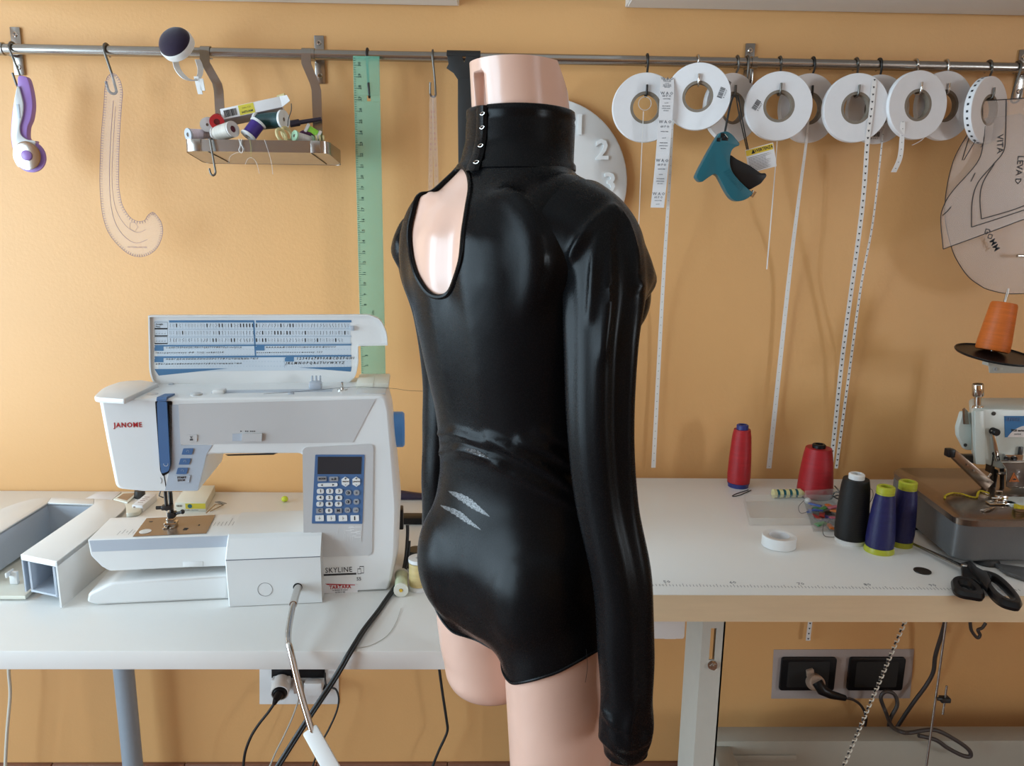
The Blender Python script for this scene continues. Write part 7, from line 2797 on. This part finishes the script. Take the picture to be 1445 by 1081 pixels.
# rod with clamp
YR = 1.16
a, b7 = atY(1335.6, 874, YR), atY(1337.5, 1092, YR)
rd = thing('linkage_rod', 'thin steel rod with a small clamp hanging under the right table', 'rod', b7)
MB().cyl(V((a.x, YR, tzb - .001)), V((a.x, YR, 0.001)), .0019).build('rod', M['steel'], rd)
q0, q1 = atY(1336, 968, YR - .005), atY(1338, 1008, YR - .005)
MB().cyl(q0, V((q0.x, q0.y, q1.z)), .0017).build('rod', M['steel'], rd)
c = atY(1334, 987, YR - .006)
g = MB().box((c.x - .008, c.y - .004, c.z - .005), (c.x + .008, c.y + .008, c.z + .003), .001)
g.cyl((c.x - .014, c.y, c.z + .001), (c.x - .006, c.y, c.z + .001), .003)
g.build('clamp', M['dark_metal'], rd)

# left socket plate
wp_ = thing('socket_panel', 'white wall plate with plugs under the edge of the left desk', 'socket', atY(420, 965, WALL))
MB().prism([tuple(p) for p in yp([(366, 938), (478, 938), (478, 994), (366, 994)], WALL - .0035)], (0, .0033, 0), .001).build('plate', M['white_plastic'], wp_)
MB().prism([tuple(p) for p in yp([(383, 934), (458, 934), (458, 957), (383, 957)], WALL - .0100)], (0, .0064, 0), .001).build('socket', M['black_plastic'], wp_)
ad = thing('plug', 'white round plug adapter with a black plug below the left desk', 'plug', atY(396, 972, WALL - .03))
a, b7 = atY(397, 962, WALL - .012), atY(394, 981, WALL - .060)
MB().box(tuple(atY(383, 978, WALL - .030)), tuple(atY(411, 953, WALL - .0105)), .003).build('adapter', M['white_plastic'], ad, sharp=40)
MB().lathe([(.0150, 0), (.0200, .002), (.0195, .040), (.0185, .043), (.0165, .043), (.016, .03)], a, b7 - a, 32).build('shell', M['white_plastic'], ad, sharp=40)
d = (b7 - a).normalized()
MB().cyl(a + d * .030, a + d * .047, .0158, .0145, 24, .002).build('black_plug', M['black_plastic'], ad, sharp=40)
g = MB().tube([a + d * .046, atY(389, 988, WALL - .072), atY(387, 993, WALL - .070)], [.010, .0065, .0045], 12)
g.build('cable_boot', M['black_plastic'], ad)
pl2 = thing('plug', 'flat white plug right of the round adapter below the left desk', 'plug', atY(436, 970, WALL - .02))
MB().box(tuple(atY(429, 983, WALL - .032)), tuple(atY(457, 957, WALL - .0105)), .003).build('body', M['white_plastic'], pl2, sharp=40)
MB().box(tuple(atY(414, 980, WALL - .026)), tuple(atY(428, 959, WALL - .0105)), .003).build('side_block', M['white_plastic'], pl2, sharp=40)
pl3 = thing('plug', 'small black plug at the right end of the white wall plate', 'plug', atY(461, 969, WALL - .03))
MB().box(tuple(atY(455, 974, WALL - .045)), tuple(atY(467, 965, WALL - .025)), .004).build('body', M['black_plastic'], pl3, sharp=40)
g = MB().tube(smooth_pts([atY(458.5, 950, WALL - .012), atY(459, 960, WALL - .030), atY(460, 967, WALL - .034)], 4), .0020, 8)
g.build('lead', M['black_rubber'], pl3)
blk = M['black_rubber']
cable('power_cable', 'black cable from the round adapter curving down to the floor on the left', [(387, 993, WALL - .070), (378, 1006, WALL - .07), (366, 1021, WALL - .07), (355, 1038, WALL - .07), (347, 1058, WALL - .07), (344, 1075, WALL - .07), (343, 1092, WALL - .07)], .0030, blk)
cable('power_cable', 'black cable bowing right from the small plug then down to the floor', [(465, 970, WALL - .035), (474, 973, WALL - .04), (478, 986, WALL - .045), (475, 1004, WALL - .05), (465, 1027, WALL - .055), (452, 1052, WALL - .06), (438, 1090, WALL - .065)], .0021, blk)
cable('power_cable', 'thin grey cable hanging from the white wall plate to the floor', [(423, 980, WALL - .03), (420, 992, WALL - .03), (412, 1014, WALL - .03), (400, 1040, WALL - .03), (389, 1062, WALL - .03), (377, 1090, WALL - .03)], .0019, M['frame_paint'])
cable('power_cable', 'black cable with a kink hanging behind the far mannequin thigh', [(618, 930, WALL - .05), (620, 945, WALL - .05), (624, 975, WALL - .05), (630, 1015, WALL - .05), (631.5, 1030, WALL - .05), (627, 1043, WALL - .05), (619, 1060, WALL - .05), (607, 1090, WALL - .05)], .0030, blk)
cable('power_cable', 'white cable hanging at the far left below the desk', [(12, 930, WALL - .06), (12.5, 950, WALL - .06), (14.5, 978, WALL - .06), (12, 1010, WALL - .06), (9.5, 1040, WALL - .06), (7, 1092, WALL - .06)], .0035, M['cream_plastic'])
# twin cable of the machine, over the desk edge and down
pts = [atF(MF, 575, 741, .105), atF(MF, 575, 756, .10), atF(MF, 572, 790, .085), atF(MF, 565, 815, .05), atZ(546, 843, DESK + .004), atZ(532, 863, DESK + .004), atZ(512, 889, DESK + .0045), atZ(497, 913, DESK + .004),
       atY(489, 926, DESK_FY - .008), atY(480, 942, DESK_FY - .012), atY(464, 968, DESK_FY - .02), atY(434, 1013, DESK_FY - .035), atY(397, 1071, DESK_FY - .05), atY(372, 1112, DESK_FY - .06)]
q = smooth_pts(pts, 8)
for p in q:
    if p.y > DESK_FY + .004: p.z = max(p.z, DESK + .0036)
mc = thing('machine_cable', 'black twin cable running from the sewing machine over the desk edge', 'cable', q[0])
g = MB().tube(q, .0027, 10)
g.build('cable', blk, mc, sharp=80)
q2 = [p + V((.0040, 0, .0002)) for p in q[10:]]
g = MB().tube(q2, .0020, 10)
g.build('second_lead', blk, mc, sharp=80)
# faint loose thread on the desk
g = MB().tube(smooth_pts([atZ(x, y, DESK + .0008) for x, y in ((500, 915), (522, 911), (545, 898), (558, 880), (566, 858))], 6), .0004, 5)
tag(g.build('loose_thread', M['frame_paint'], loc=atZ(545, 898, DESK)), 'faint grey thread curved on the left desk near its front edge', 'thread')
# thread end hanging from the bodysuit leg edge
h_ = hit(829, 918)
g = MB().tube(smooth_pts([MQ @ h_ + V((-.002, -.004, .004)), atY(829, 940, (MQ @ h_).y - .008), atY(826, 963, (MQ @ h_).y - .008)], 5), .00025, 4)
g.build('thread_end', blk, suit)
